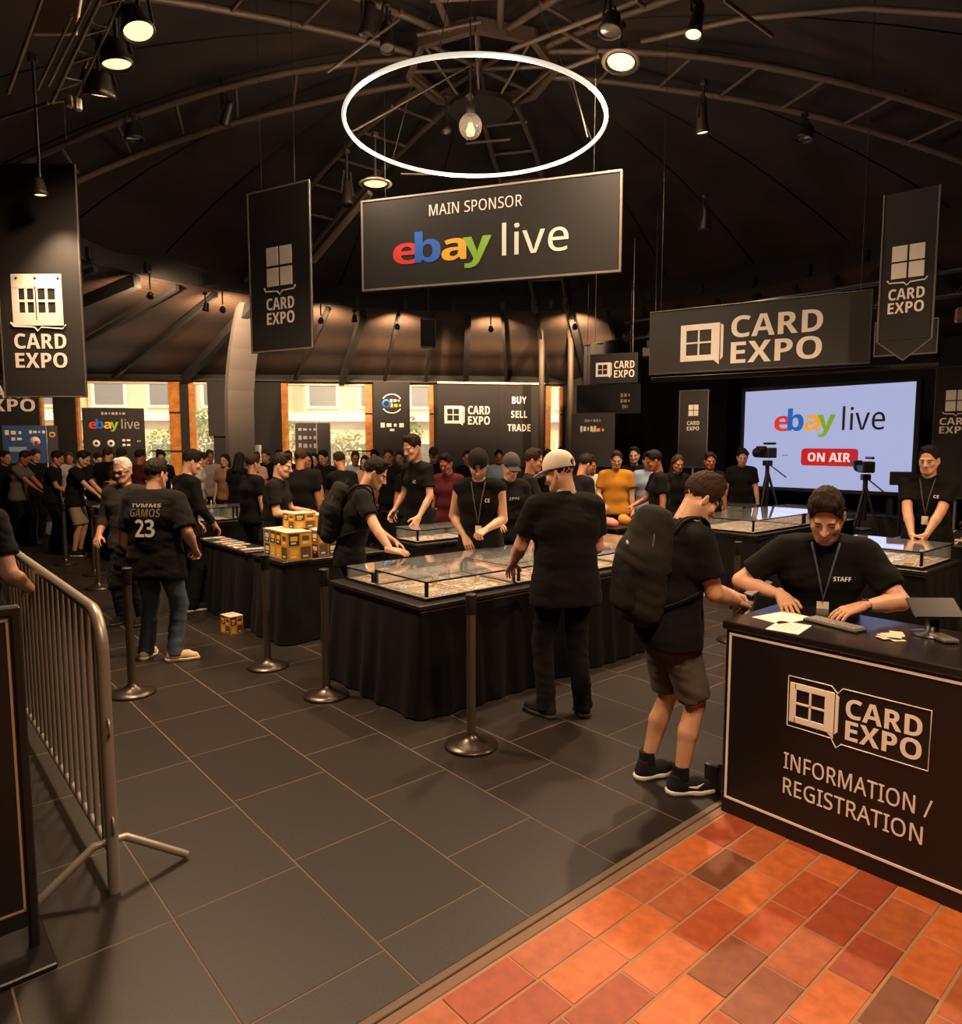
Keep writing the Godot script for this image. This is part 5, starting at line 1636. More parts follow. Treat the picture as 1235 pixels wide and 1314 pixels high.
# ------------------------------------------------------------------ bags
func backpack(label: String, fr: Dictionary, size := 1.0) -> void:
	var rt: Node3D = fr.root
	var k: float = fr.k
	var spine: Vector3 = (fr.yoke - fr.hip).normalized()
	var c: Vector3 = fr.chest.lerp(fr.waist, 0.25)
	var sd := Vector3.RIGHT
	var bk := spine.cross(sd) * -1.0
	if bk.z < 0: bk = -bk
	var b := Basis(sd, spine, bk)
	var t := thing("backpack", label, "backpack", Vector3.ZERO)
	t.transform = rt.transform * Transform3D(b, c + bk * 0.19 * k)
	var m := cloth_mat("pack", "#1d1a16")
	var dark := cloth_mat("pack_dark", "#14120f")
	var f := Field.new(Vector3(-0.19, -0.31, -0.11), Vector3(0.19, 0.32, 0.16), 0.011)
	for e in [-1, 1]:
		f.cone(Vector3(e * 0.085, -0.2, 0.0), Vector3(e * 0.08, 0.02, 0.015), 0.08, 0.088, 0.05)
		f.cone(Vector3(e * 0.08, 0.02, 0.015), Vector3(e * 0.06, 0.21, -0.01), 0.088, 0.07, 0.05)
	f.cone(Vector3(0, -0.2, 0.01), Vector3(0, 0.02, 0.03), 0.085, 0.095, 0.05)
	f.cone(Vector3(0, 0.02, 0.03), Vector3(0, 0.21, -0.005), 0.095, 0.075, 0.05)
	part("main_pouch", geo().add(f.nets(0.008, 9), Transform3D(Basis.from_scale(Vector3.ONE * size), Vector3.ZERO)), m, t)
	var f2 := Field.new(Vector3(-0.15, -0.24, 0.02), Vector3(0.15, 0.06, 0.17), 0.011)
	for e in [-1, 0, 1]:
		f2.cone(Vector3(e * 0.065, -0.18, 0.062), Vector3(e * 0.06, -0.02, 0.085), 0.055, 0.046, 0.04)
	part("front_pocket", geo().add(f2.nets(0.006, 4), Transform3D(Basis.from_scale(Vector3.ONE * size), Vector3.ZERO)), dark, t)
	var zip := PackedVector3Array()
	for i in 13:
		var a := lerpf(-0.2, PI + 0.2, i / 12.0)
		zip.append(Vector3(cos(a) * 0.152, 0.03 + sin(a) * 0.235, 0.06 - sin(a) * 0.035) * size)
	part("zip", geo().sweep(zip, 0.005, 6), mat("zip", "#3a352f", 0.5, 0.3), t)
	part("handle", geo().sweep(PackedVector3Array([Vector3(-0.04, 0.26, -0.04), Vector3(-0.03, 0.3, -0.05), Vector3(0.03, 0.3, -0.05), Vector3(0.04, 0.26, -0.04)]), 0.009, 6), dark, t)
	part("logo_patch", geo().prism(PackedVector2Array([Vector2(-0.022, -0.008), Vector2(0.012, -0.008), Vector2(0.024, 0.006), Vector2(0.004, 0.004), Vector2(-0.01, 0.012)]), 0, 0.004, Transform3D(Basis(), Vector3(0.03, 0.1, 0.118) * size)), mat("patch", "#c8c0b4", 0.5), t)
	part("toggle", geo().cbox(Vector3(0.16, 0.03, 0.02), Vector3(0.014, 0.02, 0.014), 0.003), mat("patch", "#c8c0b4", 0.5), t)
	# straps run over the shoulders and under the arms
	var inv := Transform3D(b, c + bk * 0.19 * k).affine_inverse()
	for s in [-1, 1]:
		var sx: float = s * 0.105 * k
		var raw := []
		var yo: Vector3 = fr.yoke
		raw.append(c + bk * 0.12 * k + sd * sx + spine * 0.2)
		raw.append(yo + Vector3(sx, 0.1, 0.06))
		raw.append(yo + Vector3(sx, 0.112, -0.01))
		raw.append(yo + Vector3(sx, 0.085, -0.085))
		var ch := on_shirt(sx, fr.chest.y + 0.03, -1, 0.022)
		raw.append(ch)
		raw.append(on_shirt(sx * 1.15, fr.waist.y + 0.08, -1, 0.022))
		raw.append(Vector3(s * 0.2 * k, fr.waist.y + 0.02, fr.waist.z + 0.0))
		raw.append(c + bk * 0.12 * k + sd * s * 0.14 * k - spine * 0.2)
		var cv := Curve3D.new()
		for i in raw.size():
			var tan_: Vector3 = (raw[mini(i + 1, raw.size() - 1)] - raw[maxi(i - 1, 0)]) / 6.0
			cv.add_point(inv * raw[i], -(inv.basis * tan_), inv.basis * tan_)
		var g := geo()
		var w := []
		var pts := cv.tessellate_even_length(4, 0.03)
		for r in 2:
			for p in pts: w.append(p + sd * (0.027 if r == 0 else -0.027))
		g.grid(w, pts.size(), 2)
		var w2 := []
		for r in 2:
			for i in pts.size():
				var tg := (pts[mini(i + 1, pts.size() - 1)] - pts[maxi(i - 1, 0)]).normalized()
				var up := tg.cross(sd).normalized() * 0.01
				w2.append(pts[i] + up + sd * (0.027 if r == 0 else -0.027))
		g.grid(w2, pts.size(), 2, true)
		g.sweep(pts, 0.009, 6)
		part("strap", g, m, t)
# ------------------------------------------------------------------ lamps
func can_lamp(label: String, at: Vector3, aim: Vector3, kind: String, energy: float, cone := 38.0, hang := 0.35) -> void:
	var t := thing("stage_lamp", label, "lamp", at, 0, "stage lamps in the roof")
	var m := mat("lamp_body", "#2c2420", 0.45, 0.5)
	var d := (aim - at).normalized()
	var b := Basis(d.cross(Vector3.FORWARD if absf(d.y) > 0.9 else Vector3.UP).normalized(), -d, d.cross(Vector3.FORWARD if absf(d.y) > 0.9 else Vector3.UP).normalized().cross(-d))
	var r := 0.075
	var l := 0.3
	if kind == "flood": r = 0.11; l = 0.16
	if kind == "disc": r = 0.15; l = 0.06
	if kind == "small": r = 0.06; l = 0.14
	part("housing", geo().lathe([Vector2(0.001, l), Vector2(r * 0.6, l), Vector2(r * 0.75, l * 0.85), Vector2(r * 0.85, l * 0.3), Vector2(r * 1.02, 0.02), Vector2(r * 1.05, -0.015), Vector2(r * 0.97, -0.015), Vector2(r * 0.9, 0.01)], 20, Vector3.ZERO, b), m, t)
	part("lens", geo().lathe([Vector2(r * 0.9, 0.008), Vector2(r * 0.5, 0.0), Vector2(0.001, -0.004)], 20, Vector3.ZERO, b), glow("lens_glow", "#ffd9a0", 4.5) if energy > 0.0 else mat("lens_dark", "#4a443e", 0.15), t)
	if kind == "disc":
		part("rim", geo().lathe([Vector2(r * 1.05, -0.01), Vector2(r * 1.3, 0.0), Vector2(r * 1.05, 0.02)], 24, Vector3.ZERO, b), mat("lamp_rim", "#8a7a6a", 0.4, 0.4), t)
	if kind == "can" or kind == "flood":
		for s in [-1, 1]: part("yoke", geo().tube(b * Vector3(s * r * 1.1, l * 0.5, 0), Vector3(0, l + 0.1, 0) + b * Vector3(s * r * 0.6, 0, 0), 0.012, -1, 6), m, t)
	if hang > 0.0: part("hanger", geo().tube(Vector3(0, l * 0.8, 0), Vector3(0, l * 0.8 + hang, 0), 0.014, -1, 6), m, t)
	part("clamp", geo().cbox(Vector3(0, l * 0.8 + hang, 0), Vector3(0.07, 0.06, 0.07), 0.01), m, t)
	if energy <= 0.0: return
	var s := SpotLight3D.new()
	s.name = "beam"
	t.add_child(s)
	s.position = d * 0.03
	s.basis = Basis.looking_at(d, Vector3.FORWARD if absf(d.y) > 0.9 else Vector3.UP)
	s.light_color = Color(1.0, 0.84, 0.67)
	s.light_energy = energy
	s.spot_angle = cone
	s.spot_angle_attenuation = 0.8
	s.spot_range = 30.0
	s.spot_attenuation = 2.0
	s.light_size = r
	s.shadow_enabled = true
func build_lamps() -> void:
	for q in LAMPS: can_lamp(q[0], q[1], q[2], q[3], q[4], q[5], q[6])
	# ring light
	var c := Vector3(4.763, 5.053, -5.568)
	var t := thing("ring_light", "large thin white ring light hanging over the hall", "lamp", c)
	var tube := PackedVector3Array()
	for i in 72: tube.append(Vector3(cos(TAU * i / 72), 0, sin(TAU * i / 72)) * 1.29)
	part("tube", geo().sweep(tube, 0.021, 10, true), glow("ring_glow", "#fff0dc", 2.0), t)
	for i in 3:
		var a := TAU * (i + 0.2) / 3
		part("hang_wire", geo().tube(Vector3(cos(a), 0, sin(a)) * 1.29, Vector3(cos(a) * 0.6, 1.4, sin(a) * 0.6), 0.004, -1, 5), mat("dark_steel", "#2a2522", 0.5, 0.6), t)
	for i in 6:
		var o := OmniLight3D.new()
		o.name = "glow_light"
		t.add_child(o, true)
		o.position = Vector3(cos(TAU * i / 6), 0, sin(TAU * i / 6)) * 1.29 + Vector3(0, -0.05, 0)
		o.light_color = Color(1, 0.88, 0.74)
		o.light_energy = RING
		o.light_size = 0.03
		o.omni_range = 30.0
		o.omni_attenuation = 2.0
		o.shadow_enabled = true
	# glass globe
	var g := thing("globe_pendant", "clear glass globe pendant inside the ring light", "lamp", Vector3(4.796, 5.098, -5.679))
	var gp := []
	for i in 13: gp.append(Vector2(0.118 * sin(PI * i / 12.0), -0.125 * cos(PI * i / 12.0)))
	var gm := mat("globe_glass", "#e8e2d8", 0.03)
	gm.transparency = BaseMaterial3D.TRANSPARENCY_ALPHA
	gm.albedo_color.a = 0.16
	part("globe", geo().lathe(gp, 24), gm, g)
	part("bulb", geo().lathe([Vector2(0.001, -0.1), Vector2(0.04, -0.085), Vector2(0.05, -0.05), Vector2(0.03, 0.0), Vector2(0.02, 0.03)], 16), glow("bulb_glow", "#f4d8b0", 0.8), g)
	part("socket", geo().lathe([Vector2(0.03, 0.1), Vector2(0.045, 0.14), Vector2(0.04, 0.2), Vector2(0.001, 0.22)], 14), mat("lamp_body", "#2c2420", 0.45, 0.5), g)
	part("cord", geo().tube(Vector3(0, 0.2, 0), Vector3(0, 1.3, 0), 0.008, -1, 6), mat("lamp_body", "#2c2420", 0.45, 0.5), g)
# lighting bar at the upper left
func build_light_bar() -> void:
	var t := thing("lighting_truss", "silver lighting truss of parallel pipes at the upper left", "truss", Vector3.ZERO)
	var m := mat("alu", "#9a8f84", 0.35, 0.8)
	for q in [[Vector3(0.937, 4.476, -6.428), Vector3(1.079, 4.927, -5.695), 0.014], [Vector3(1.147, 4.606, -6.528), Vector3(1.279, 4.929, -5.921), 0.01], [Vector3(1.234, 4.687, -6.595), Vector3(1.387, 5.041, -5.707), 0.012], [Vector3(1.177, 4.407, -6.211), Vector3(1.348, 4.847, -5.318), 0.014], [Vector3(1.334, 4.479, -6.216), Vector3(1.479, 4.901, -5.344), 0.012]]:
		part("pipe", geo().tube(q[0], q[1], q[2], -1, 8), m, t)
	for i in 9:
		var f := i / 8.0
		var a := Vector3(1.177, 4.407, -6.211).lerp(Vector3(1.348, 4.847, -5.318), f)
		var b := Vector3(1.334, 4.479, -6.216).lerp(Vector3(1.479, 4.901, -5.344), clampf(f + (0.06 if i % 2 else -0.06), 0, 1))
		part("lacing", geo().tube(a, b, 0.007, -1, 6), m, t)
	part("end_frame", geo().tube(Vector3(1.159, 4.407, -6.226), Vector3(0.950, 4.478, -6.949), 0.012, -1, 6), m, t)
	for q in [Vector3(1.273, 4.418, -6.128), Vector3(1.324, 4.395, -6.081)]: part("clamp", geo().cbox(q, Vector3(0.05, 0.09, 0.05), 0.01), m, t)
	var pn := thing("ceiling_panel", "pale beige hanging panel behind the lighting truss", "panel", Vector3(1.425, 5.493, -7.061), deg_to_rad(CAM_YAW))
	part("sheet", geo().cbox(Vector3.ZERO, Vector3(0.36, 0.42, 0.03), 0.006, Basis(Vector3.RIGHT, -0.3)), mat("beige_panel", "#d8c4b0", 0.8), pn)
	part("wire", geo().tube(Vector3(0, 0.2, 0), Vector3(0, 0.7, 0), 0.004, -1, 5), m, pn)
	var sp := thing("loudspeaker", "black loudspeaker hanging below the far ring beam", "loudspeaker", Vector3(7.941, 3.682, -10.621), deg_to_rad(CAM_YAW))
	part("cabinet", geo().cbox(Vector3(0, 0.26, 0), Vector3(0.27, 0.54, 0.25), 0.02), mat("terminal", "#1e1b19", 0.4), sp)
	part("grille", geo().cbox(Vector3(0, 0.26, 0.125), Vector3(0.23, 0.48, 0.012), 0.004), mat("grille", "#121110", 0.9), sp)
	part("hanger", geo().tube(Vector3(0, 0.5, 0), Vector3(0, 1.2, 0), 0.015, -1, 6), mat("dark_steel", "#2a2522", 0.5, 0.6), sp)
# ------------------------------------------------------------------ stage
func tripod_camera(label: String, p: Vector3, h: float, turn: float) -> void:
	var t := thing("video_camera", label, "camera", p, turn, "video cameras on tripods")
	var bk := mat("camera_black", "#191716", 0.5)
	var tr := part("tripod", geo().tube(Vector3(0, h * 0.45, 0), Vector3(0, h * 0.82, 0), 0.035, -1, 10), bk, t)
	for i in 3:
		var a := TAU * i / 3 + 0.5
		part("leg", geo().tube(Vector3(0, h * 0.78, 0), Vector3(cos(a) * h * 0.22, 0, sin(a) * h * 0.22), 0.022, 0.016, 8), bk, tr)
	part("spreader", geo().lathe([Vector2(0.001, h * 0.36), Vector2(0.12, h * 0.36), Vector2(0.12, h * 0.38), Vector2(0.001, h * 0.38)], 10), bk, tr)
	part("head", geo().cbox(Vector3(0, h * 0.84, 0), Vector3(0.12, 0.09, 0.12), 0.01), bk, t)
	part("pan_bar", geo().tube(Vector3(0, h * 0.84, 0), Vector3(0.16, h * 0.72, 0.28), 0.011, -1, 6), bk, t)
	part("body", geo().cbox(Vector3(0, h * 0.93, 0), Vector3(0.17, 0.17, 0.26), 0.015), bk, t)
	part("lens", geo().lathe([Vector2(0.065, 0), Vector2(0.065, 0.12), Vector2(0.085, 0.15), Vector2(0.085, 0.2), Vector2(0.07, 0.2), Vector2(0.001, 0.17)], 16, Vector3(0, h * 0.93, -0.12), Basis(Vector3.RIGHT, -PI / 2)), bk, t)
	part("viewfinder", geo().cbox(Vector3(-0.14, h * 0.97, 0.02), Vector3(0.12, 0.07, 0.14), 0.01), bk, t)
	part("microphone", geo().tube(Vector3(0.06, h * 1.0 + 0.02, 0.1), Vector3(0.06, h * 1.0 + 0.02, -0.2), 0.02, -1, 8), bk, t)
func build_stage() -> void:
	var bk := mat("wall_black", "#161311", 0.85)
	var st := thing("stage", "low black stage below the big screen", "stage", Vector3(12.9, 0, -5.3))
	part("deck", geo().cbox(Vector3(0, 0.4, 0), Vector3(2.2, 0.8, 3.7), 0.01), mat("stage_deck", "#1c1b22", 0.35), st)
	part("fascia", geo().box(Vector3(-1.105, 0.39, 0), Vector3(0.01, 0.76, 3.66)), bk, st)
	var sc := thing("video_screen", "large lit video screen showing coloured letters and a red badge", "screen", Vector3(12.25, 0, -5.26))
	sc.rotation.y = -PI / 2
	var w := 2.8
	var h := 1.72
	var y0 := 1.15
	part("bezel", geo().cbox(Vector3(0, y0 + h / 2, -0.06), Vector3(w + 0.16, h + 0.14, 0.1), 0.01), bk, sc)
	part("picture", geo().box(Vector3(0, y0 + h / 2, -0.004), Vector3(w, h, 0.008)), screen_mat(), sc)
	for s in [-1, 1]: part("stand", geo().cbox(Vector3(s * 1.1, 0.95, -0.1), Vector3(0.1, 0.4, 0.08), 0.01), bk, sc)
	var ink := mat("screen_ink", "#232838", 0.5)
	auction_word(sc, 0.077, 2.275, 1.82, 0.5, ink, true)
	var bd := Node3D.new()
	bd.name = "badge"
	sc.add_child(bd)
	bd.position = Vector3(0.14, 1.69, 0.001)
	var rr := PackedVector2Array()
	var bw := 0.47
	var bh := 0.15
	for i in 16:
		var a := TAU * i / 16.0 + 0.01
		rr.append(Vector2(cos(a) * 0.07 + signf(cos(a)) * (bw - 0.07), sin(a) * 0.07 + signf(sin(a)) * (bh - 0.07)))
	part("plate", geo().prism(rr, 0, 0.004), glow("badge_red", "#c02030", SCREEN * 0.5), bd)
	lettering(bd, "ON AIR", 0, 0, 0.7, 0.15, glow("badge_white", "#f0e8e8", SCREEN * 0.7), true, 0.004)
	part("mark", geo().box(Vector3(-0.62, y0 + h * 0.33, 0.002), Vector3(0.11, 0.012, 0.003)), mat("screen_mark", "#7a80a0", 0.5), sc)
	var al := AreaLight3D.new()
	al.name = "screen_light"
	sc.add_child(al)
	al.position = Vector3(0, y0 + h / 2, 0.03)
	al.rotation.y = PI
	al.area_size = Vector2(w, h)
	al.light_color = Color(0.72, 0.76, 1.0)
	al.light_energy = SCREEN_LIGHT
	al.shadow_enabled = true
	for q in [[-9.4, 1.9], [-1.9, 1.6]]:
		var cu := thing("stage_curtain", "black pleated curtain %s of the video screen" % ("left" if q[0] < -5 else "right"), "curtain", Vector3(13.1, 0, q[0]))
		var p := []
		for r in 2:
			for i in 61:
				var f := i / 60.0
				p.append(Vector3(0.06 * sin(f * 60.0), 4.3 if r == 0 else 0.02, lerpf(-q[1], q[1], f)))
		part("cloth", geo().grid(p, 61, 2), cloth_mat("curtain", "#191614"), cu)
		part("rail", geo().tube(Vector3(0, 4.3, -q[1]), Vector3(0, 4.3, q[1]), 0.025, -1, 8), mat("dark_steel", "#2a2522", 0.5, 0.6), cu)
	tripod_camera("black video camera on a tall tripod left of the red badge", Vector3(11.3, 0, -5.71), 1.9, -0.5)
	tripod_camera("black video camera on a shorter tripod right of the red badge", Vector3(11.3, 0, -4.17), 1.68, -0.9)
	var ls := thing("confidence_monitor", "small black monitor on a pole before the screen's right corner", "monitor", Vector3(11.5, 0, -3.75), -1.2)
	part("pole", geo().tube(Vector3(0, 0, 0), Vector3(0, 1.35, 0), 0.02, -1, 8), mat("camera_black", "#191716", 0.5), ls)
	part("base", geo().lathe([Vector2(0.2, 0), Vector2(0.2, 0.02), Vector2(0.03, 0.05)], 16), mat("camera_black", "#191716", 0.5), ls)
	part("panel", geo().cbox(Vector3(0, 1.4, 0), Vector3(0.3, 0.2, 0.05), 0.01), mat("camera_black", "#191716", 0.5), ls)
	# lighting bar over the stage with small heads
	var bar := thing("stage_bar", "dark stage lighting bar below the header board", "truss", Vector3(9.6, 3.62, -4.2))
	part("pipe", geo().tube(Vector3(0, 0, -3.2), Vector3(0, 0, 2.4), 0.03, -1, 8), mat("dark_steel", "#2a2522", 0.5, 0.6), bar)
	part("pipe", geo().tube(Vector3(0, 0.28, -3.2), Vector3(0, 0.28, 2.4), 0.03, -1, 8), mat("dark_steel", "#2a2522", 0.5, 0.6), bar)
	for i in 14:
		var z := -3.2 + i * 0.43
		part("lacing", geo().tube(Vector3(0, 0, z), Vector3(0, 0.28, z + 0.21), 0.012, -1, 6), mat("dark_steel", "#2a2522", 0.5, 0.6), bar)
	for z in [-2.6, 1.8]: part("drop", geo().tube(Vector3(0, 0.28, z), Vector3(0, 2.0, z), 0.012, -1, 6), mat("dark_steel", "#2a2522", 0.5, 0.6), bar)
	for i in 9:
		var hd := thing("light_head", "small unlit stage light head, %s from the left on the stage bar" % ["first", "second", "third", "fourth", "fifth", "sixth", "seventh", "eighth", "ninth"][i], "lamp", Vector3(9.6, 3.38, -6.9 + i * 0.62), rng.randf() * 0.6, "light heads over the stage")
		part("body", geo().cbox(Vector3(0, 0, 0), Vector3(0.16, 0.16, 0.2), 0.02), mat("head_tone%d" % (i % 3), ["#3a302a", "#6a4e38", "#2a2522"][i % 3], 0.5), hd)
		part("yoke", geo().cbox(Vector3(0, 0.13, 0), Vector3(0.2, 0.1, 0.03), 0.005), mat("dark_steel", "#2a2522", 0.5, 0.6), hd)

func screen_mat() -> StandardMaterial3D:
	var m := mat("screen_glow", "#0a0a0c", 0.5)
	m.emission_enabled = true
	m.emission = Color.html("#b4bae4")
	m.emission_energy_multiplier = SCREEN
	return m

# ------------------------------------------------------------------ light levels
const RING := 5.0
const SCREEN := 2.3
const SCREEN_LIGHT := 4.0
var LAMPS := [
	["flood lamp nearest the top of the upper left truss", Vector3(1.600, 4.759, -5.488), Vector2(2.308, -4.115), "flood", 34.0, 68.0, 0.3],
	["middle flood lamp on the upper left truss", Vector3(1.531, 4.640, -5.799), Vector2(2.199, -5.541), "flood", 34.0, 68.0, 0.3],
	["lowest flood lamp on the upper left truss", Vector3(1.479, 4.514, -6.095), Vector2(1.844, -7.047), "flood", 20.0, 68.0, 0.3],
	["warm can lamp hanging right of the upper left truss", Vector3(3.777, 6.074, -9.479), Vector2(2.989, -12.306), "can", 75.0, 62.0, 0.3],
	["warm can lamp at the top right", Vector3(5.724, 5.498, -3.724), Vector2(4.359, -3.663), "can", 60.0, 60.0, 0.3],
	["warm can lamp below the right truss", Vector3(7.398, 5.437, -4.656), Vector2(7.920, -4.560), "can", 60.0, 50.0, 0.3],
	["broad disc lamp right of the ring light", Vector3(5.900, 5.688, -4.659), Vector2(4.750, -4.654), "disc", 60.0, 55.0, 0.3],
	["lit disc lamp under the left of the ring light", Vector3(4.659, 4.927, -7.241), Vector2(4.707, -7.087), "disc", 60.0, 55.0, 0.5],
	["small lamp below the ring beam at the left", Vector3(3.950, 4.539, -13.531), Vector3(5.873, 3.783, -20.416), "small", 60.0, 58.0, 0.3],
	["small lamp below the ring beam left of the narrow banner", Vector3(5.420, 4.542, -13.983), Vector3(7.355, 3.783, -19.128), "small", 60.0, 58.0, 0.3],
	["small lamp below the ring beam right of the narrow banner", Vector3(7.462, 4.542, -13.805), Vector3(9.362, 3.783, -17.383), "small", 60.0, 58.0, 0.3],
	["small lamp below the far ring beam near the speaker", Vector3(9.150, 4.544, -13.403), Vector3(10.924, 3.783, -16.025), "small", 60.0, 58.0, 0.3],
	["small lamp below the far ring beam, right of the speaker", Vector3(10.941, 4.542, -12.245), Vector3(12.836, 3.783, -14.363), "small", 60.0, 58.0, 0.3],
	["small lamp below the far ring beam, farthest right", Vector3(12.133, 4.536, -10.743), Vector3(14.556, 3.783, -12.868), "small", 60.0, 58.0, 0.3],
	["tiny bright lamp in front of the large left banner", Vector3(1.239, 4.014, -7.172), Vector2(1.499, -6.948), "small", 14.0, 50.0, 1.0],
	["can lamp over the registration counter, above the view", Vector3(2.1, 4.35, -0.5), Vector3(2.75, 0, -1.2), "can", 28.0, 50.0, 0.2],
	["can lamp over the terracotta floor, above the view", Vector3(1.2, 4.35, -0.2), Vector3(2.1, 0, -1.2), "can", 28.0, 50.0, 0.2],
	["can lamp over the entrance, above the view", Vector3(0.4, 4.35, -1.2), Vector3(1.4, 0, -3.4), "can", 8.0, 55.0, 0.2],
	["can lamp over the right tables, outside the view", Vector3(6.6, 4.6, 0.4), Vector3(6.4, 0, -2.4), "can", 60.0, 50.0, 0.2],
	["can lamp over the stage tables, hidden by the header", Vector3(9.0, 4.9, -5.6), Vector3(9.6, 0, -6.4), "can", 50.0, 60.0, 0.2],
	["unlit boxy lamp left of the near trusses", Vector3(4.111, 6.076, -6.528), Vector3(3.953, 4.165, -6.961), "can", 0.0, 40.0, 0.2],
	["unlit boxy lamp tilted beside the near trusses", Vector3(4.384, 6.053, -6.554), Vector3(4.170, 3.984, -5.952), "can", 0.0, 40.0, 0.2],
	["unlit small can left of the glass globe", Vector3(5.582, 5.723, -7.069), Vector3(5.446, 3.516, -6.914), "small", 0.0, 40.0, 0.3],
	["unlit can above the glass globe", Vector3(5.824, 6.142, -6.911), Vector3(5.663, 3.516, -6.726), "small", 0.0, 40.0, 0.2],
	["unlit can below the disc lamp at the left of the sponsor board", Vector3(4.772, 4.932, -8.074), Vector3(4.628, 2.589, -7.909), "can", 0.0, 40.0, 0.4],
	["unlit black lamp above the broad disc lamp", Vector3(5.503, 5.762, -4.481), Vector3(5.149, 3.863, -4.554), "flood", 0.0, 40.0, 0.3],
	["unlit lamp cluster head on the right truss", Vector3(8.886, 5.628, -4.185), Vector3(8.577, 3.554, -4.464), "flood", 0.0, 40.0, 0.15],
	["unlit flood with bracket on the left truss", Vector3(2.622, 5.541, -9.354), Vector3(2.894, 3.554, -9.403), "flood", 0.0, 40.0, 0.15],
	["unlit small lamp on the ring beam beside the narrow banner", Vector3(5.016, 4.464, -13.793), Vector3(4.668, 2.066, -14.065), "small", 0.0, 40.0, 0.2],
	["unlit small lamp on the far ring beam behind the sponsor board", Vector3(8.217, 4.613, -13.690), Vector3(8.062, 2.091, -13.513), "small", 0.0, 40.0, 0.1]]

func _ready() -> void:
	rng.seed = 4711
	var cam := Camera3D.new()
	cam.name = "camera"
	add_child(cam)
	cam.position = Vector3(0, 1.87, 0)
	cam.rotation = Vector3(-atan(84.0 / 900.0), deg_to_rad(CAM_YAW), 0)
	cam.fov = rad_to_deg(2.0 * atan(657.0 / 900.0))
	cam.near = 0.05
	cam.far = 200.0
	cam.current = true
	var we := WorldEnvironment.new()
	we.name = "environment"
	add_child(we)
	var env := Environment.new()
	we.environment = env
	env.background_mode = Environment.BG_SKY
	var sky := Sky.new()
	var sm := ProceduralSkyMaterial.new()
	sm.sky_top_color = Color(0.62, 0.72, 0.86)
	sm.sky_horizon_color = Color(0.95, 0.92, 0.86)
	sm.ground_bottom_color = Color(0.5, 0.46, 0.4)
	sm.ground_horizon_color = Color(0.9, 0.86, 0.78)
	sm.sky_energy_multiplier = 3.0
	sm.ground_energy_multiplier = 2.0
	sky.sky_material = sm
	env.sky = sky
	env.tonemap_mode = Environment.TONE_MAPPER_LINEAR
	env.tonemap_exposure = 0.375
	env.sdfgi_enabled = true
	env.ssao_enabled = true
	env.ssil_enabled = true
	var sun := DirectionalLight3D.new()
	sun.name = "sun"
	add_child(sun)
	sun.basis = Basis.looking_at(Vector3(0.35, -0.75, -0.55))
	sun.light_color = Color(1.0, 0.86, 0.66)
	sun.light_energy = 5.0
	sun.shadow_enabled = true
	for q in LAMPS:
		if q[2] is Vector2: q[2] = Vector3(q[2].x, 0.8, q[2].y)
	build_floor()
	build_walls()
	build_roof()
	build_trusses()
	build_outside()
	build_lamps()
	build_signs()
	build_stage()
	build_light_bar()
	make_cards()
	build_tables()
	build_counter()
	build_barrier()
	build_entry_sign()
	build_boxes()
	build_people()
	print("built")

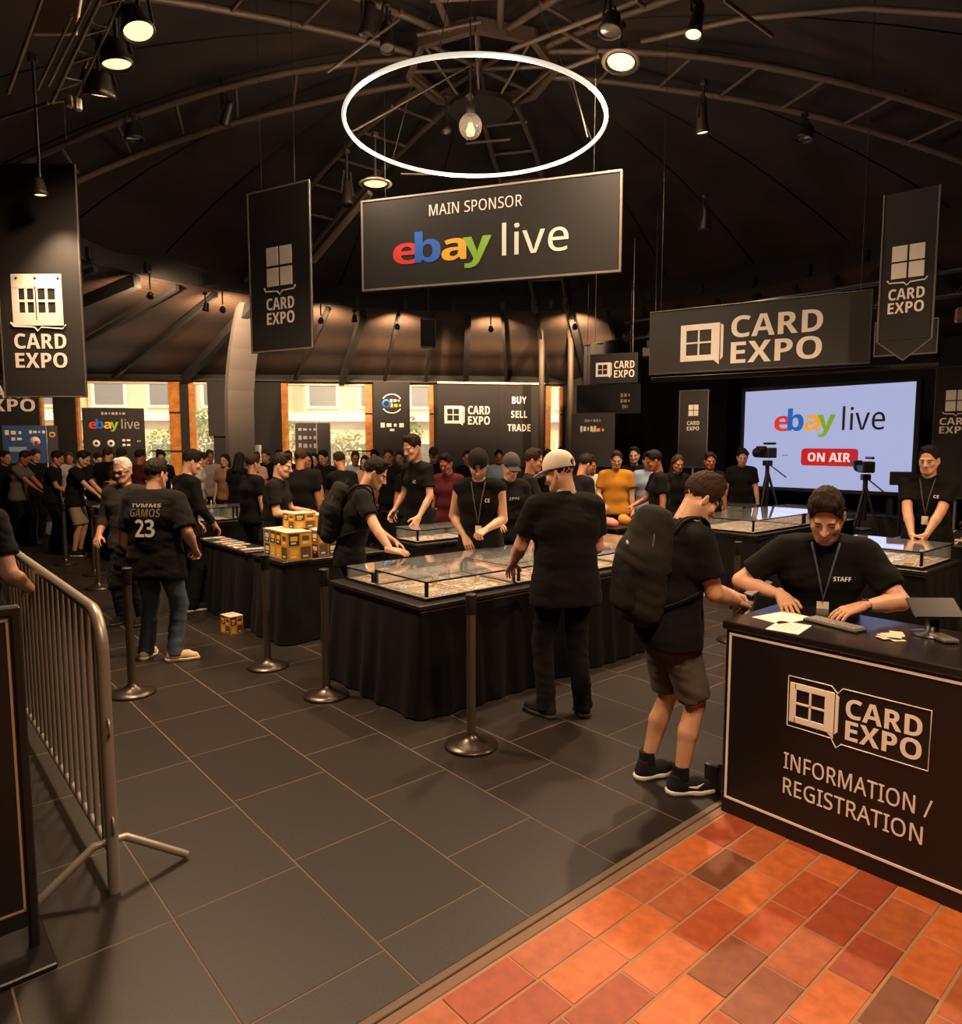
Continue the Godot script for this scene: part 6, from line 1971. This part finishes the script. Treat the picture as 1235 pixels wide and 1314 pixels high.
func build_tables() -> void:
	var y := 0.794
	var tab := func(label: String, x0: float, x1: float, z0: float, z1: float, sd: int) -> void: draped_table(label, x0, x1, z0, z1, 0.76, sd)
	tab.call("long black draped table in the centre foreground", 2.76, 6.2, -5.0, -3.8, 1)
	glass_case("glass case at the near corner of the front table", 2.86, 3.72, -4.53, -3.87, y)
	glass_case("middle glass case of the front table before the man in the pale cap", 3.75, 5.10, -4.53, -3.87, y)
	glass_case("far right glass case of the front table", 5.13, 6.12, -4.53, -3.87, y)
	glass_case("long low glass case at the rear of the front table", 2.86, 6.12, -4.96, -4.56, y, 0.11)
	lay_cards(2.89, 3.69, -4.50, -3.90, y + 0.016, 6, 5, "in the near corner case of the front table", "cards in the corner case")
	lay_cards(3.78, 5.07, -4.50, -3.90, y + 0.016, 9, 4, "in the middle case of the front table", "cards in the middle case")
	lay_cards(5.16, 6.09, -4.50, -3.90, y + 0.016, 6, 4, "in the right case of the front table", "cards in the right case")
	lay_cards(2.89, 6.09, -4.94, -4.58, y + 0.016, 16, 2, "in the low rear case of the front table", "cards in the low rear case")
	for q in [[3.2, -4.22, 0.09], [3.52, -4.1, 0.07], [4.2, -4.2, 0.08]]:
		var st := thing("card_slab", "upright boxed card standing inside the front table's %s" % ("corner case" if q[0] < 3.3 else "corner case, nearer the middle" if q[0] < 3.7 else "middle case"), "card", Vector3(q[0], y + 0.016, q[1]), 0.5)
		part("case", geo().cbox(Vector3(0, q[2] / 2, 0), Vector3(0.08, q[2], 0.02), 0.003), mat("slab", "#c8a888", 0.3), st)
		part("label", geo().box(Vector3(0, q[2] * 0.8, 0.011), Vector3(0.06, 0.015, 0.002)), mat("slab_label", "#e8e0d8", 0.5), st)
	# corner table with boxes
	tab.call("black draped corner table carrying the gold card boxes", 2.86, 3.95, -6.78, -6.12, 2)
	tab.call("narrow black draped side table left of the box table", 2.86, 3.14, -8.4, -6.98, 3)
	lay_cards(2.88, 3.12, -8.36, -7.02, y, 2, 7, "on the narrow side table", "cards on the side table", false, 0.8)
	tab.call("black draped table behind the man with the small backpack", 4.5, 7.12, -6.78, -6.25, 4)
	glass_case("left glass case on the second table", 4.54, 5.3, -6.74, -6.3, y, 0.15)
	glass_case("middle glass case on the second table", 5.34, 6.5, -6.74, -6.3, y, 0.15)
	lay_cards(4.57, 5.27, -6.72, -6.32, y + 0.016, 4, 3, "in the left case of the second table", "cards on the second table, left")
	lay_cards(5.37, 6.47, -6.72, -6.32, y + 0.016, 6, 3, "in the middle case of the second table", "cards on the second table, middle")
	lay_cards(6.6, 7.08, -6.72, -6.32, y, 4, 3, "at the right end of the second table", "cards on the second table, right")
	tab.call("black draped table with cases behind the men at the left", 3.25, 5.9, -10.9, -10.05, 5)
	glass_case("left glass case on the table behind the numbered jersey", 3.3, 3.98, -10.6, -10.1, y, 0.2)
	glass_case("right glass case on the table behind the numbered jersey", 4.02, 4.9, -10.6, -10.1, y, 0.2)
	lay_cards(3.3, 3.96, -10.58, -10.12, y + 0.016, 3, 2, "in the left case behind the numbered jersey", "cards behind the jersey, left", true)
	lay_cards(4.04, 4.88, -10.58, -10.12, y + 0.016, 4, 2, "in the right case behind the numbered jersey", "cards behind the jersey, right", true)
	tab.call("black draped table of the left row, nearest the viewer", 2.95, 3.3, -14.6, -12.3, 6)
	tab.call("black draped table of the left row, farther back", 2.95, 3.3, -17.0, -14.8, 7)
	lay_cards(2.98, 3.27, -14.5, -12.9, y, 2, 6, "on the nearer left-row table", "cards on the left row", true)
	tab.call("black draped table at the middle rear left", 5.2, 9.0, -13.6, -12.8, 8)
	lay_cards(5.25, 8.95, -13.55, -12.85, y, 11, 2, "on the rear left table", "cards on the rear left table", true)
	tab.call("black draped table at the middle rear", 6.4, 9.8, -9.9, -9.1, 9)
	lay_cards(6.45, 9.75, -9.85, -9.15, y, 10, 2, "on the middle rear table", "cards on the middle rear table", true)
	tab.call("black draped table at the rear behind the maroon shirt", 9.4, 12.6, -12.2, -11.5, 10)
	lay_cards(9.45, 12.5, -12.15, -11.55, y, 8, 2, "on the table behind the maroon shirt", "cards behind the maroon shirt", true)
	tab.call("black draped table behind the clerk with long glass cases", 8.1, 11.0, -5.2, -4.2, 11)
	glass_case("left glass case on the table behind the clerk", 8.14, 9.5, -5.14, -4.26, y, 0.17)
	glass_case("right glass case on the table behind the clerk", 9.54, 10.9, -5.14, -4.26, y, 0.17)
	lay_cards(8.2, 9.45, -5.1, -4.3, y + 0.016, 5, 3, "in the left case behind the clerk", "cards behind the clerk, left", true, 0.8)
	lay_cards(9.6, 10.85, -5.1, -4.3, y + 0.016, 5, 3, "in the right case behind the clerk", "cards behind the clerk, right", true, 0.8)
	tab.call("black draped table at the right edge before the vendor", 6.84, 7.75, -3.5, -2.0, 12)
	glass_case("glass case on the right edge table", 6.88, 7.7, -2.9, -2.04, y, 0.16)
	lay_cards(6.92, 7.66, -2.86, -2.08, y + 0.016, 4, 4, "in the case on the right edge table", "cards on the right edge table", true, 0.85)
	tab.call("black draped table at the far right behind the vendor", 8.9, 10.6, -3.0, -2.2, 13)
	lay_cards(8.95, 10.5, -2.95, -2.25, y, 5, 2, "on the far right table", "cards on the far right table", true)
	tab.call("black draped table in front of the stage", 10.15, 10.7, -8.2, -5.4, 14)
	glass_case("pale lit case on the table in front of the stage", 10.19, 10.66, -7.4, -5.5, y, 0.16)
	lay_cards(10.21, 10.64, -8.1, -5.55, y + 0.016, 2, 9, "in front of the stage", "cards in front of the stage", true)
	tab.call("tall black counter in front of the orange shirt", 7.35, 8.35, -6.3, -5.75, 15)
	lay_cards(7.4, 8.3, -6.3, -6.14, y, 5, 1, "before the orange shirt", "cards before the orange shirt", true)
	# soft goods piled on the tables
	var piles := [["folded red cloth on the table behind the jersey", 4.5, -10.76, "#b04a3a", 0.14, 0.09], ["folded grey cloth on the table behind the jersey", 5.1, -10.75, "#a8a098", 0.14, 0.07], ["pink plush bundle on the tall counter", 7.5, -5.95, "#c87a70", 0.12, 0.1], ["orange plush bundle on the tall counter", 7.85, -6.0, "#c8803c", 0.12, 0.12], ["grey plush bundle on the tall counter", 8.1, -5.9, "#9a948c", 0.14, 0.13], ["red plush bundle on the tall counter", 7.65, -6.15, "#a8443c", 0.11, 0.09]]
	for q in piles:
		var f := Field.new(Vector3(-q[4], 0, -q[4]) * 1.1, Vector3(q[4], q[5] * 2.0, q[4]) * 1.1, q[4] * 0.12)
		for i in 7: f.ball(Vector3(cos(i * 2.4), 0, sin(i * 2.4)) * q[4] * 0.42 + Vector3(0, q[5] * (0.4 + 0.12 * (i % 3)), 0), Vector3(q[4] * 0.42, q[5] * 0.5, q[4] * 0.4), 0.03)
		f.keep(Vector3.ZERO, Vector3(0, -1, 0))
		solo("cloth_bundle", f.nets(), cloth_mat("pile" + q[3], q[3]), q[0], "cloth", Vector3(q[1], y + 0.001, q[2]))
	stanchion("queue post in front of the centre table's near corner", Vector2(2.740, -3.245))
	stanchion("queue post at the left end of the centre table", Vector2(2.487, -4.636))
	stanchion("queue post in front of the corner table with boxes", Vector2(2.451, -5.586))
	stanchion("queue post beside the steel barrier, left of the jeans", Vector2(1.398, -5.649))
	stanchion("queue post with its base near the white-haired man", Vector2(2.185, -10.229))
	stanchion("queue post farther up the left aisle", Vector2(2.394, -11.404))
	stanchion("queue post by the man in khaki shorts", Vector2(2.263, -12.699))
	stanchion("queue post among the men along the left row", Vector2(2.285, -15.635))
	stanchion("belted queue post behind the registration counter", Vector2(6.200, -3.393), 0.97, Vector3(7.3, 0.92, -3.55))

func build_people() -> void:
	var w := white()
	# man with backpack at the counter
	person({"at": Vector2(3.238, -2.149), "face": 76, "tall": 1.71, "lean": 0.15, "nod": 0.5, "hipz": 0.02, "lh": Vector3(-0.02, 1.08, -0.38), "rh": Vector3(0.09, 1.055, -0.36), "lk": "grip", "rk": "grip", "lf": Vector3(-0.10, 0.07, -0.15), "rf": Vector3(0.11, -0.02, 0.15), "cut": "shorts", "legs": "shorts_grey", "legs_hex": "#4d4842", "shoe_hex": "#1b1a1a", "sole": "#cfc8be", "hair": "quiff", "hair_hex": "#2a190e", "build": 1.07, "ease": 0.022, "label": "man in black tee and grey shorts with large backpack at the counter"})
	var fr := last_frame
	for e in 2:
		var q: Vector3 = Vector3((-0.10 if e == 0 else 0.11) + (-0.052 if e == 0 else 0.052), 0.055, (0.07 if e == 0 else -0.02) - 0.05)
		part("shoe_mark", geo().prism(PackedVector2Array([Vector2(-0.05, 0.0), Vector2(0.02, -0.012), Vector2(0.055, 0.018), Vector2(0.015, 0.0)]), 0, 0.003, Transform3D(Basis(Vector3.UP, (PI / 2 - 0.2 if e else -PI / 2 + 0.15)), q)), w, fr.root)
		part("sock", geo().tube(Vector3(-0.10 if e == 0 else 0.11, 0.09, 0.07 if e == 0 else -0.02), Vector3(-0.10 if e == 0 else 0.11, 0.155, (0.07 if e == 0 else -0.02)), 0.046, 0.045, 12), cloth_mat("sock", "#1a1917"), fr.root)
	backpack("large black backpack worn by the man in grey shorts", fr, 1.12)
	var ph := thing("phone", "phone held by the man with the large backpack", "phone", Vector3.ZERO)
	ph.transform = fr.root.transform * Transform3D(Basis(Vector3.RIGHT, 0.5), Vector3(0.025, 1.085, -0.52))
	part("case", geo().cbox(Vector3.ZERO, Vector3(0.075, 0.01, 0.155), 0.003), mat("phone_case", "#23211f", 0.4), ph)
	part("screen", geo().box(Vector3(0, 0.0055, 0), Vector3(0.068, 0.001, 0.145)), mat("phone_screen", "#8d93a0", 0.1), ph)
	# clerk
	person({"at": Vector2(4.0, -1.68), "face": 203, "tall": 1.80, "lean": 0.25, "nod": 0.42, "look": 0.12, "drop": 0.14, "rw": Vector3(3.670, 1.070, -1.749), "lw": Vector3(3.673, 1.075, -1.351), "rp": Vector3(1.0, -0.5, 0.3), "lp": Vector3(-1.0, -0.55, 0.2), "rk": "rest", "lk": "rest", "ld": Vector3(0.9, -0.25, -0.45), "rd": Vector3(-0.35, -0.4, -0.9), "hair": "quiff", "hair_hex": "#1f130b", "beard": 0.45, "build": 1.1, "ease": 0.018, "sleeve": 0.75, "label": "clerk in black polo with lanyard writing at the registration counter"})
	fr = last_frame
	lanyard(mat("lanyard_blue", "#39455c", 0.7), 0.06)
	shirt_print("STAFF", -0.085, fr.chest.y - 0.0, 0.085, 0.024, w, -1)
	var la: Array = fr.arms[0]
	var wd: Vector3 = (la[2] - la[1]).normalized()
	var wr: Vector3 = la[2] - wd * 0.03
	part("watch", geo().tube(wr - wd * 0.012, wr + wd * 0.012, 0.034, -1, 16), mat("watch", "#151312", 0.3), fr.root)
	part("watch_face", geo().cbox(wr + Vector3(0, 0.034, 0), Vector3(0.034, 0.008, 0.034), 0.003), mat("watch_face", "#3a3d40", 0.1), fr.root)
	# man in the pale cap
	person({"at": Vector2(3.562, -3.211), "face": -14, "tall": 1.79, "lean": 0.06, "nod": 0.3, "look": -0.75, "lh": Vector3(-0.27, 1.0, -0.34), "rh": Vector3(0.2, 1.0, -0.3), "lk": "rest", "hair": "cap", "hat_hex": "#cdc2b4", "hair_hex": "#1a110b", "build": 1.16, "ease": 0.026, "hem": 0.06, "lf": Vector3(-0.13, 0.0, -0.5), "rf": Vector3(0.13, 0.03, 0.2), "label": "man in black seen from behind wearing a pale cap"})
	# man in the numbered jersey
	person({"at": Vector2(1.829, -6.419), "face": 4, "tall": 1.72, "lean": 0.03, "nod": 0.18, "look": 0.25, "lh": Vector3(-0.31, 0.86, 0.0), "rh": Vector3(0.29, 0.98, -0.14), "rk": "grip", "lk": "grip", "hair": "short", "hair_hex": "#17100b", "build": 1.16, "ease": 0.03, "hem": 0.09, "sleeve": 0.9, "legs": "jeans", "legs_hex": "#3c444e", "shoe_hex": "#b59a78", "sole": "#c8bca8", "lf": Vector3(-0.14, -0.02, -0.1), "rf": Vector3(0.15, 0.03, 1.15), "label": "man in black numbered jersey and jeans seen from behind"})
	fr = last_frame
	var jy: float = fr.chest.y
	shirt_print("TVMMS", 0, jy + 0.105, 0.26, 0.03, w, 1)
	shirt_print("GAMOS", 0, jy + 0.045, 0.26, 0.07, mat("print_gold", "#8a7c66", 0.6), 1)
	shirt_print("23", 0, jy - 0.085, 0.17, 0.15, w, 1)
	var bag := thing("jacket", "black folded jacket hanging from the jersey man's hand", "jacket", Vector3.ZERO)
	bag.transform = fr.root.transform
	var bf := Field.new(Vector3(-0.5, 0.5, -0.15), Vector3(-0.15, 1.05, 0.15), 0.014)
	bf.cone(Vector3(-0.3, 0.98, 0.0), Vector3(-0.36, 0.66, 0.02), 0.05, 0.07, 0.04)
	bf.cone(Vector3(-0.3, 0.98, 0.02), Vector3(-0.28, 0.66, 0.0), 0.045, 0.06, 0.04)
	bf.keep(Vector3(0, 0.62, 0), Vector3(0, -1, 0))
	part("cloth", bf.nets(0.012, 5), cloth_mat("jacket", "#151311"), bag)
	part("lining", geo().cbox(Vector3(-0.33, 0.615, 0.01), Vector3(0.15, 0.014, 0.09), 0.005), cloth_mat("lining", "#5a4034"), bag)
	# backpack man leaning on the front table
	person({"at": Vector2(3.14, -5.38), "face": 80, "tall": 1.77, "lean": 0.24, "nod": 0.34, "rw": Vector3(3.166, 0.970, -4.707), "lh": Vector3(-0.1, 1.0, -0.4), "rk": "flat", "rd": Vector3(0.1, -0.15, -1.0), "hair": "short", "hair_hex": "#150e0a", "build": 1.05, "label": "man in black tee with small backpack leaning on the front case"})
	backpack("small black backpack worn by the man leaning on the case", last_frame, 0.95)
	# vendor with boxes
	person({"at": Vector2(3.362, -7.391), "face": 92, "tall": 1.76, "lean": 0.1, "nod": 0.18, "lh": Vector3(-0.1, 1.14, -0.36), "rh": Vector3(0.1, 1.12, -0.34), "rk": "rest", "lk": "rest", "hair": "short", "hair_hex": "#1a110b", "label": "vendor in black tee handling the gold card boxes"})
	shirt_print("CARD", 0.0, last_frame.chest.y + 0.06, 0.12, 0.03, w, 1)
	# sleeveless man
	person({"at": Vector2(4.445, -5.119), "face": 188, "tall": 1.83, "lean": 0.16, "nod": 0.4, "look": -0.1, "rw": Vector3(4.260, 1.000, -5.134), "lh": Vector3(-0.08, 1.05, -0.3), "lk": "grip", "rk": "relax", "sleeve": 0.0, "hair": "cap", "cap_turn": PI, "hat_hex": "#1d1a17", "beard": 0.75, "build": 1.08, "label": "bearded man in sleeveless black top and backward dark cap"})
	lanyard(mat("lanyard_grey", "#4a4642", 0.7), -0.02)
	shirt_print("CE", -0.09, last_frame.chest.y + 0.02, 0.045, 0.035, w, -1)
	# tall vendor
	person({"at": Vector2(5.034, -6.936), "face": 225, "tall": 1.97, "lean": 0.06, "nod": 0.3, "rh": Vector3(0.3, 0.95, -0.12), "lh": Vector3(-0.22, 0.92, -0.2), "hair": "short", "hair_hex": "#1a110b", "label": "tall vendor in black polo standing behind the second table"})
	shirt_print("AC", -0.09, last_frame.chest.y, 0.05, 0.04, w, -1)
	# vendor at the right
	person({"at": Vector2(8.186, -2.399), "face": 222, "tall": 1.84, "lean": 0.14, "nod": 0.1, "look": 0.1, "rh": Vector3(0.06, 0.90, -0.36), "lh": Vector3(-0.03, 0.89, -0.36), "rp": Vector3(1, -0.4, 0.2), "lp": Vector3(-1, -0.4, 0.2), "rk": "grip", "lk": "grip", "hair": "short", "hair_hex": "#17100b", "build": 1.1, "label": "vendor in black polo with clasped hands at the right edge"})
	lanyard(mat("lanyard_grey", "#4a4642", 0.7), 0.02)
	shirt_print("CE", -0.09, last_frame.chest.y + 0.02, 0.05, 0.03, w, -1)
	# white-haired man
	person({"at": Vector2(2.016, -7.963), "face": 186, "tall": 1.71, "lean": 0.05, "nod": 0.15, "hair": "short", "hair_hex": "#cfc5b8", "shirt": "charcoal", "shirt_hex": "#35302b", "sleeve": 1.55, "legs": "navy", "legs_hex": "#1a1d26", "rh": Vector3(0.22, 0.98, -0.2), "lh": Vector3(-0.24, 0.9, -0.1), "build": 1.08, "label": "white-haired man in dark grey long sleeves and dark glasses"})
	fr = last_frame
	part("glasses", geo().cbox(Vector3(0, 0.09, -0.104), Vector3(0.115, 0.026, 0.016), 0.006).add(geo().cbox(Vector3(-0.07, 0.092, -0.05), Vector3(0.008, 0.008, 0.1), 0.002), Transform3D()).add(geo().cbox(Vector3(0.07, 0.092, -0.05), Vector3(0.008, 0.008, 0.1), 0.002), Transform3D()), mat("glasses", "#2a1814", 0.2), fr.root).transform = fr.head
	# dark man behind the jersey
	person({"at": Vector2(2.648, -8.179), "face": 40, "tall": 1.80, "lean": 0.08, "nod": 0.35, "look": 0.3, "sleeve": 1.8, "rh": Vector3(0.2, 0.95, -0.25), "lh": Vector3(-0.2, 0.95, -0.25), "hair": "short", "hair_hex": "#15100c", "sole": "#b8a898", "label": "man in black long sleeves behind the numbered jersey, head bowed"})
	# man at the left edge behind the sign
	person({"at": Vector2(0.339, -4.763), "face": 8, "tall": 1.80, "lean": 0.05, "rh": Vector3(0.22, 1.02, -0.22), "hair": "short", "build": 1.1, "label": "man in black tee cut by the left edge behind the sign board"})
	# everyone farther away
	var far := [
		[Vector2(2.597, -13.579), 84, 1.78, 0.16, "black", "short", "man in black tee and khaki shorts bending over the left row", {"cut": "shorts", "legs": "khaki", "legs_hex": "#8a7a62", "rh": Vector3(0.1, 1.0, -0.45), "lh": Vector3(-0.1, 1.0, -0.45), "nod": 0.35, "sole": "#d0c8bc"}],
		[Vector2(2.463, -14.760), 78, 1.76, 0.1, "black", "short", "man in black polo and dark trousers at the left row", {"rh": Vector3(0.1, 1.0, -0.35), "nod": 0.3}],
		[Vector2(2.104, -16.003), 84, 1.77, 0.14, "grey", "short", "man in grey tee reaching over the left row", {"rh": Vector3(0.1, 1.0, -0.45), "lh": Vector3(-0.1, 1.0, -0.45), "nod": 0.4}],
		[Vector2(2.480, -16.741), 110, 1.78, 0.06, "black", "short", "man in black tee behind the grey tee, at the left row", {"nod": 0.3}],
		[Vector2(1.999, -16.893), 100, 1.74, 0.06, "black", "short", "dark figure cut by the left edge of the left row", {}],
		[Vector2(3.589, -16.708), 120, 1.72, 0.14, "black", "short", "man in black behind the table with cartons", {"nod": 0.4, "rh": Vector3(0.1, 1.0, -0.4)}],
		[Vector2(3.597, -15.637), 6, 1.80, 0.05, "black", "short", "broad man in black seen from behind before the sponsor backdrop", {"build": 1.15}],
		[Vector2(3.764, -15.093), 170, 1.78, 0.05, "brown", "cap", "man in dark cap right of the sponsor backdrop", {"hat_hex": "#2c2320"}],
		[Vector2(3.897, -14.578), 30, 1.76, 0.05, "maroon", "short", "figure in dark red before the sponsor backdrop's right edge", {}],
		[Vector2(4.382, -14.822), 150, 1.76, 0.05, "black", "shag", "dark-haired figure before the wide window", {}],
		[Vector2(4.793, -13.932), 80, 1.72, 0.1, "white", "short", "person in white tee left of the grey column", {"nod": 0.3, "legs_hex": "#2a2c30"}],
		[Vector2(5.341, -14.786), 150, 1.76, 0.05, "pale_grey", "short", "person in pale grey tee left of the grey column", {}],
		[Vector2(5.380, -13.954), 190, 1.68, 0.05, "tan", "long", "long-haired person in tan top beside the grey column", {}],
		[Vector2(5.029, -12.529), 20, 1.72, 0.04, "black", "long", "long-haired person in black before the grey column", {}],
		[Vector2(5.980, -13.964), 10, 1.70, 0.05, "blush", "short", "person in pale pink tee right of the grey column", {}],
		[Vector2(6.418, -14.382), 180, 1.76, 0.05, "black", "shag", "curly-haired person in black near the small notice", {}],
		[Vector2(6.840, -14.681), 170, 1.76, 0.05, "brown", "short", "person in brown near the third window", {}],
		[Vector2(6.796, -14.054), 190, 1.74, 0.05, "black", "short", "person in black under the third window", {}],
		[Vector2(3.931, -9.359), 40, 1.72, 0.05, "black", "short", "figure in black behind the vendor with boxes", {}],
		[Vector2(4.446, -8.911), 2, 1.80, 0.04, "black", "short", "man in black tee and jeans seen from behind in the middle aisle", {"legs": "jeans", "legs_hex": "#3c444e", "build": 1.06}],
		[Vector2(6.574, -12.517), 180, 1.70, 0.05, "white", "long", "long-haired person in white at the rear tables", {}],
		[Vector2(6.489, -11.925), 200, 1.76, 0.05, "black", "short", "person in black vest at the rear tables", {}],
		[Vector2(5.211, -9.044), -40, 1.76, 0.1, "black", "short", "man in black tee with bowed head left of the tall vendor", {"nod": 0.35, "lh": Vector3(-0.1, 1.0, -0.4)}],
		[Vector2(7.108, -11.920), 160, 1.74, 0.05, "sky", "short", "person in light blue shirt at the rear", {}],
		[Vector2(6.947, -11.261), 185, 1.66, 0.05, "blush", "long", "long-haired person in pale top at the rear", {}],
		[Vector2(7.949, -12.519), 175, 1.76, 0.05, "black", "shag", "person in black before the round crest banner", {}],
		[Vector2(6.938, -10.470), 180, 1.78, 0.05, "black", "short", "person in black with pale scarf before the crest banner", {}],
		[Vector2(8.353, -12.168), 185, 1.74, 0.05, "brown", "short", "person in brown left of the tall vendor's head", {}],
		[Vector2(8.381, -11.079), 170, 1.80, 0.05, "black", "cap", "person in dark cap right of the tall vendor's head", {"hat_hex": "#3a2c26"}],
		[Vector2(5.937, -7.481), 205, 1.75, 0.06, "maroon", "short", "person in maroon shirt right of the tall vendor", {"nod": 0.4}],
		[Vector2(9.019, -10.790), 180, 1.74, 0.05, "black", "short", "person in black below the slogan wall's emblem", {}],
		[Vector2(9.518, -10.889), 190, 1.76, 0.05, "black", "cap", "person in black cap below the slogan wall", {"hat_hex": "#26221f"}],
		[Vector2(9.353, -10.234), 175, 1.76, 0.05, "sky", "short", "person in light blue below the slogan wall", {}],
		[Vector2(5.296, -5.643), 165, 1.76, 0.08, "black", "cap", "man in printed black tee and dark cap beside the bearded man", {"hat_hex": "#3c3a38", "nod": 0.4, "rh": Vector3(0.2, 1.05, -0.25), "fine": true, "print": true}],
		[Vector2(5.812, -5.860), 98, 1.80, 0.06, "black", "short", "man in black tee facing right behind the pale cap", {"rh": Vector3(0.08, 1.12, -0.38), "lh": Vector3(-0.08, 1.1, -0.38), "nod": 0.15, "fine": true}],
		[Vector2(8.913, -8.487), 180, 1.78, 0.05, "black", "short", "person in black before the timber slit window", {}],
		[Vector2(9.513, -8.765), 150, 1.80, 0.05, "white", "short", "person in white shirt behind the pale cap", {}],
		[Vector2(6.801, -5.932), 62, 1.74, 0.08, "black", "short", "man in black facing right beside the pale shirt", {"nod": 0.3}],
		[Vector2(8.864, -7.465), 175, 1.64, 0.05, "white", "short", "person in white tee left of the orange shirt", {}],
		[Vector2(8.607, -6.757), 186, 1.76, 0.05, "orange", "short", "man in orange shirt behind the tall counter", {"rh": Vector3(0.2, 1.0, -0.25), "build": 1.1}],
		[Vector2(9.647, -7.184), 200, 1.82, 0.05, "black", "short", "man in black tee right of the orange shirt", {"rh": Vector3(0.15, 1.05, -0.3), "beard": 0.4}],
		[Vector2(7.933, -5.480), 268, 1.78, 0.06, "black", "short", "man in black tee facing left before the charcoal banner", {"rh": Vector3(0.1, 1.05, -0.35)}],
		[Vector2(9.394, -6.738), 185, 1.74, 0.05, "sky", "short", "person in light blue behind the black tee", {}],
		[Vector2(9.385, -6.214), 170, 1.70, 0.05, "black", "long", "long-haired person in black near the charcoal banner", {}],
		[Vector2(9.865, -5.930), 185, 1.74, 0.05, "black", "shag", "person in black left of the camera operator", {}],
		[Vector2(11.001, -6.007), 195, 1.80, 0.05, "black", "shag", "camera operator in black polo before the screen's left edge", {}],
		[Vector2(11.425, -3.110), 240, 1.76, 0.05, "black", "short", "dark figure at the right edge behind the vendor", {}],
		[Vector2(3.481, -18.532), 150, 1.70, 0.05, "pale_grey", "short", "person in pale grey between the men at the left row", {}],
		[Vector2(5.752, -11.235), 165, 1.72, 0.05, "brown", "long", "long-haired person in brown right of the man seen from behind", {}],
		[Vector2(6.247, -8.809), 180, 1.70, 0.05, "black", "long", "long-haired person in black left of the tall vendor", {}]]
	var hexes := {"black": "#100f0d", "grey": "#57504a", "brown": "#3a2a20", "maroon": "#4a1820", "white": "#c9c2b8", "pale_grey": "#8d8780", "tan": "#8a6a50", "blush": "#c09a88", "sky": "#8a9cb0", "orange": "#b47a28"}
	for i in far.size():
		var f: Array = far[i]
		var q := {"at": f[0], "face": f[1], "tall": f[2], "lean": f[3], "shirt": f[4], "shirt_hex": hexes[f[4]], "hair": f[5], "label": f[6], "fine": false, "group": "visitors in the hall", "tone": i % 3 if i % 5 else 0, "hair_hex": ["#1a110b", "#15100c", "#2a1a10", "#3a2818"][i % 4]}
		q.merge(f[7], true)
		if not q.has("nod"): q["nod"] = [0.1, 0.3, 0.05, 0.2][i % 4]
		person(q)
		if q.has("print"):
			shirt_print("JPN", -0.02, last_frame.chest.y + 0.01, 0.12, 0.035, mat("print_grey", "#9a938c", 0.6), -1)
	var rc := solo("red_packet", geo().cbox(Vector3.ZERO, Vector3(0.2, 0.12, 0.08), 0.01), mat("packet_red", "#b03038", 0.4), "red packet held by the man behind the pale cap", "packet", Vector3(5.767, 1.193, -5.483), 0.4)
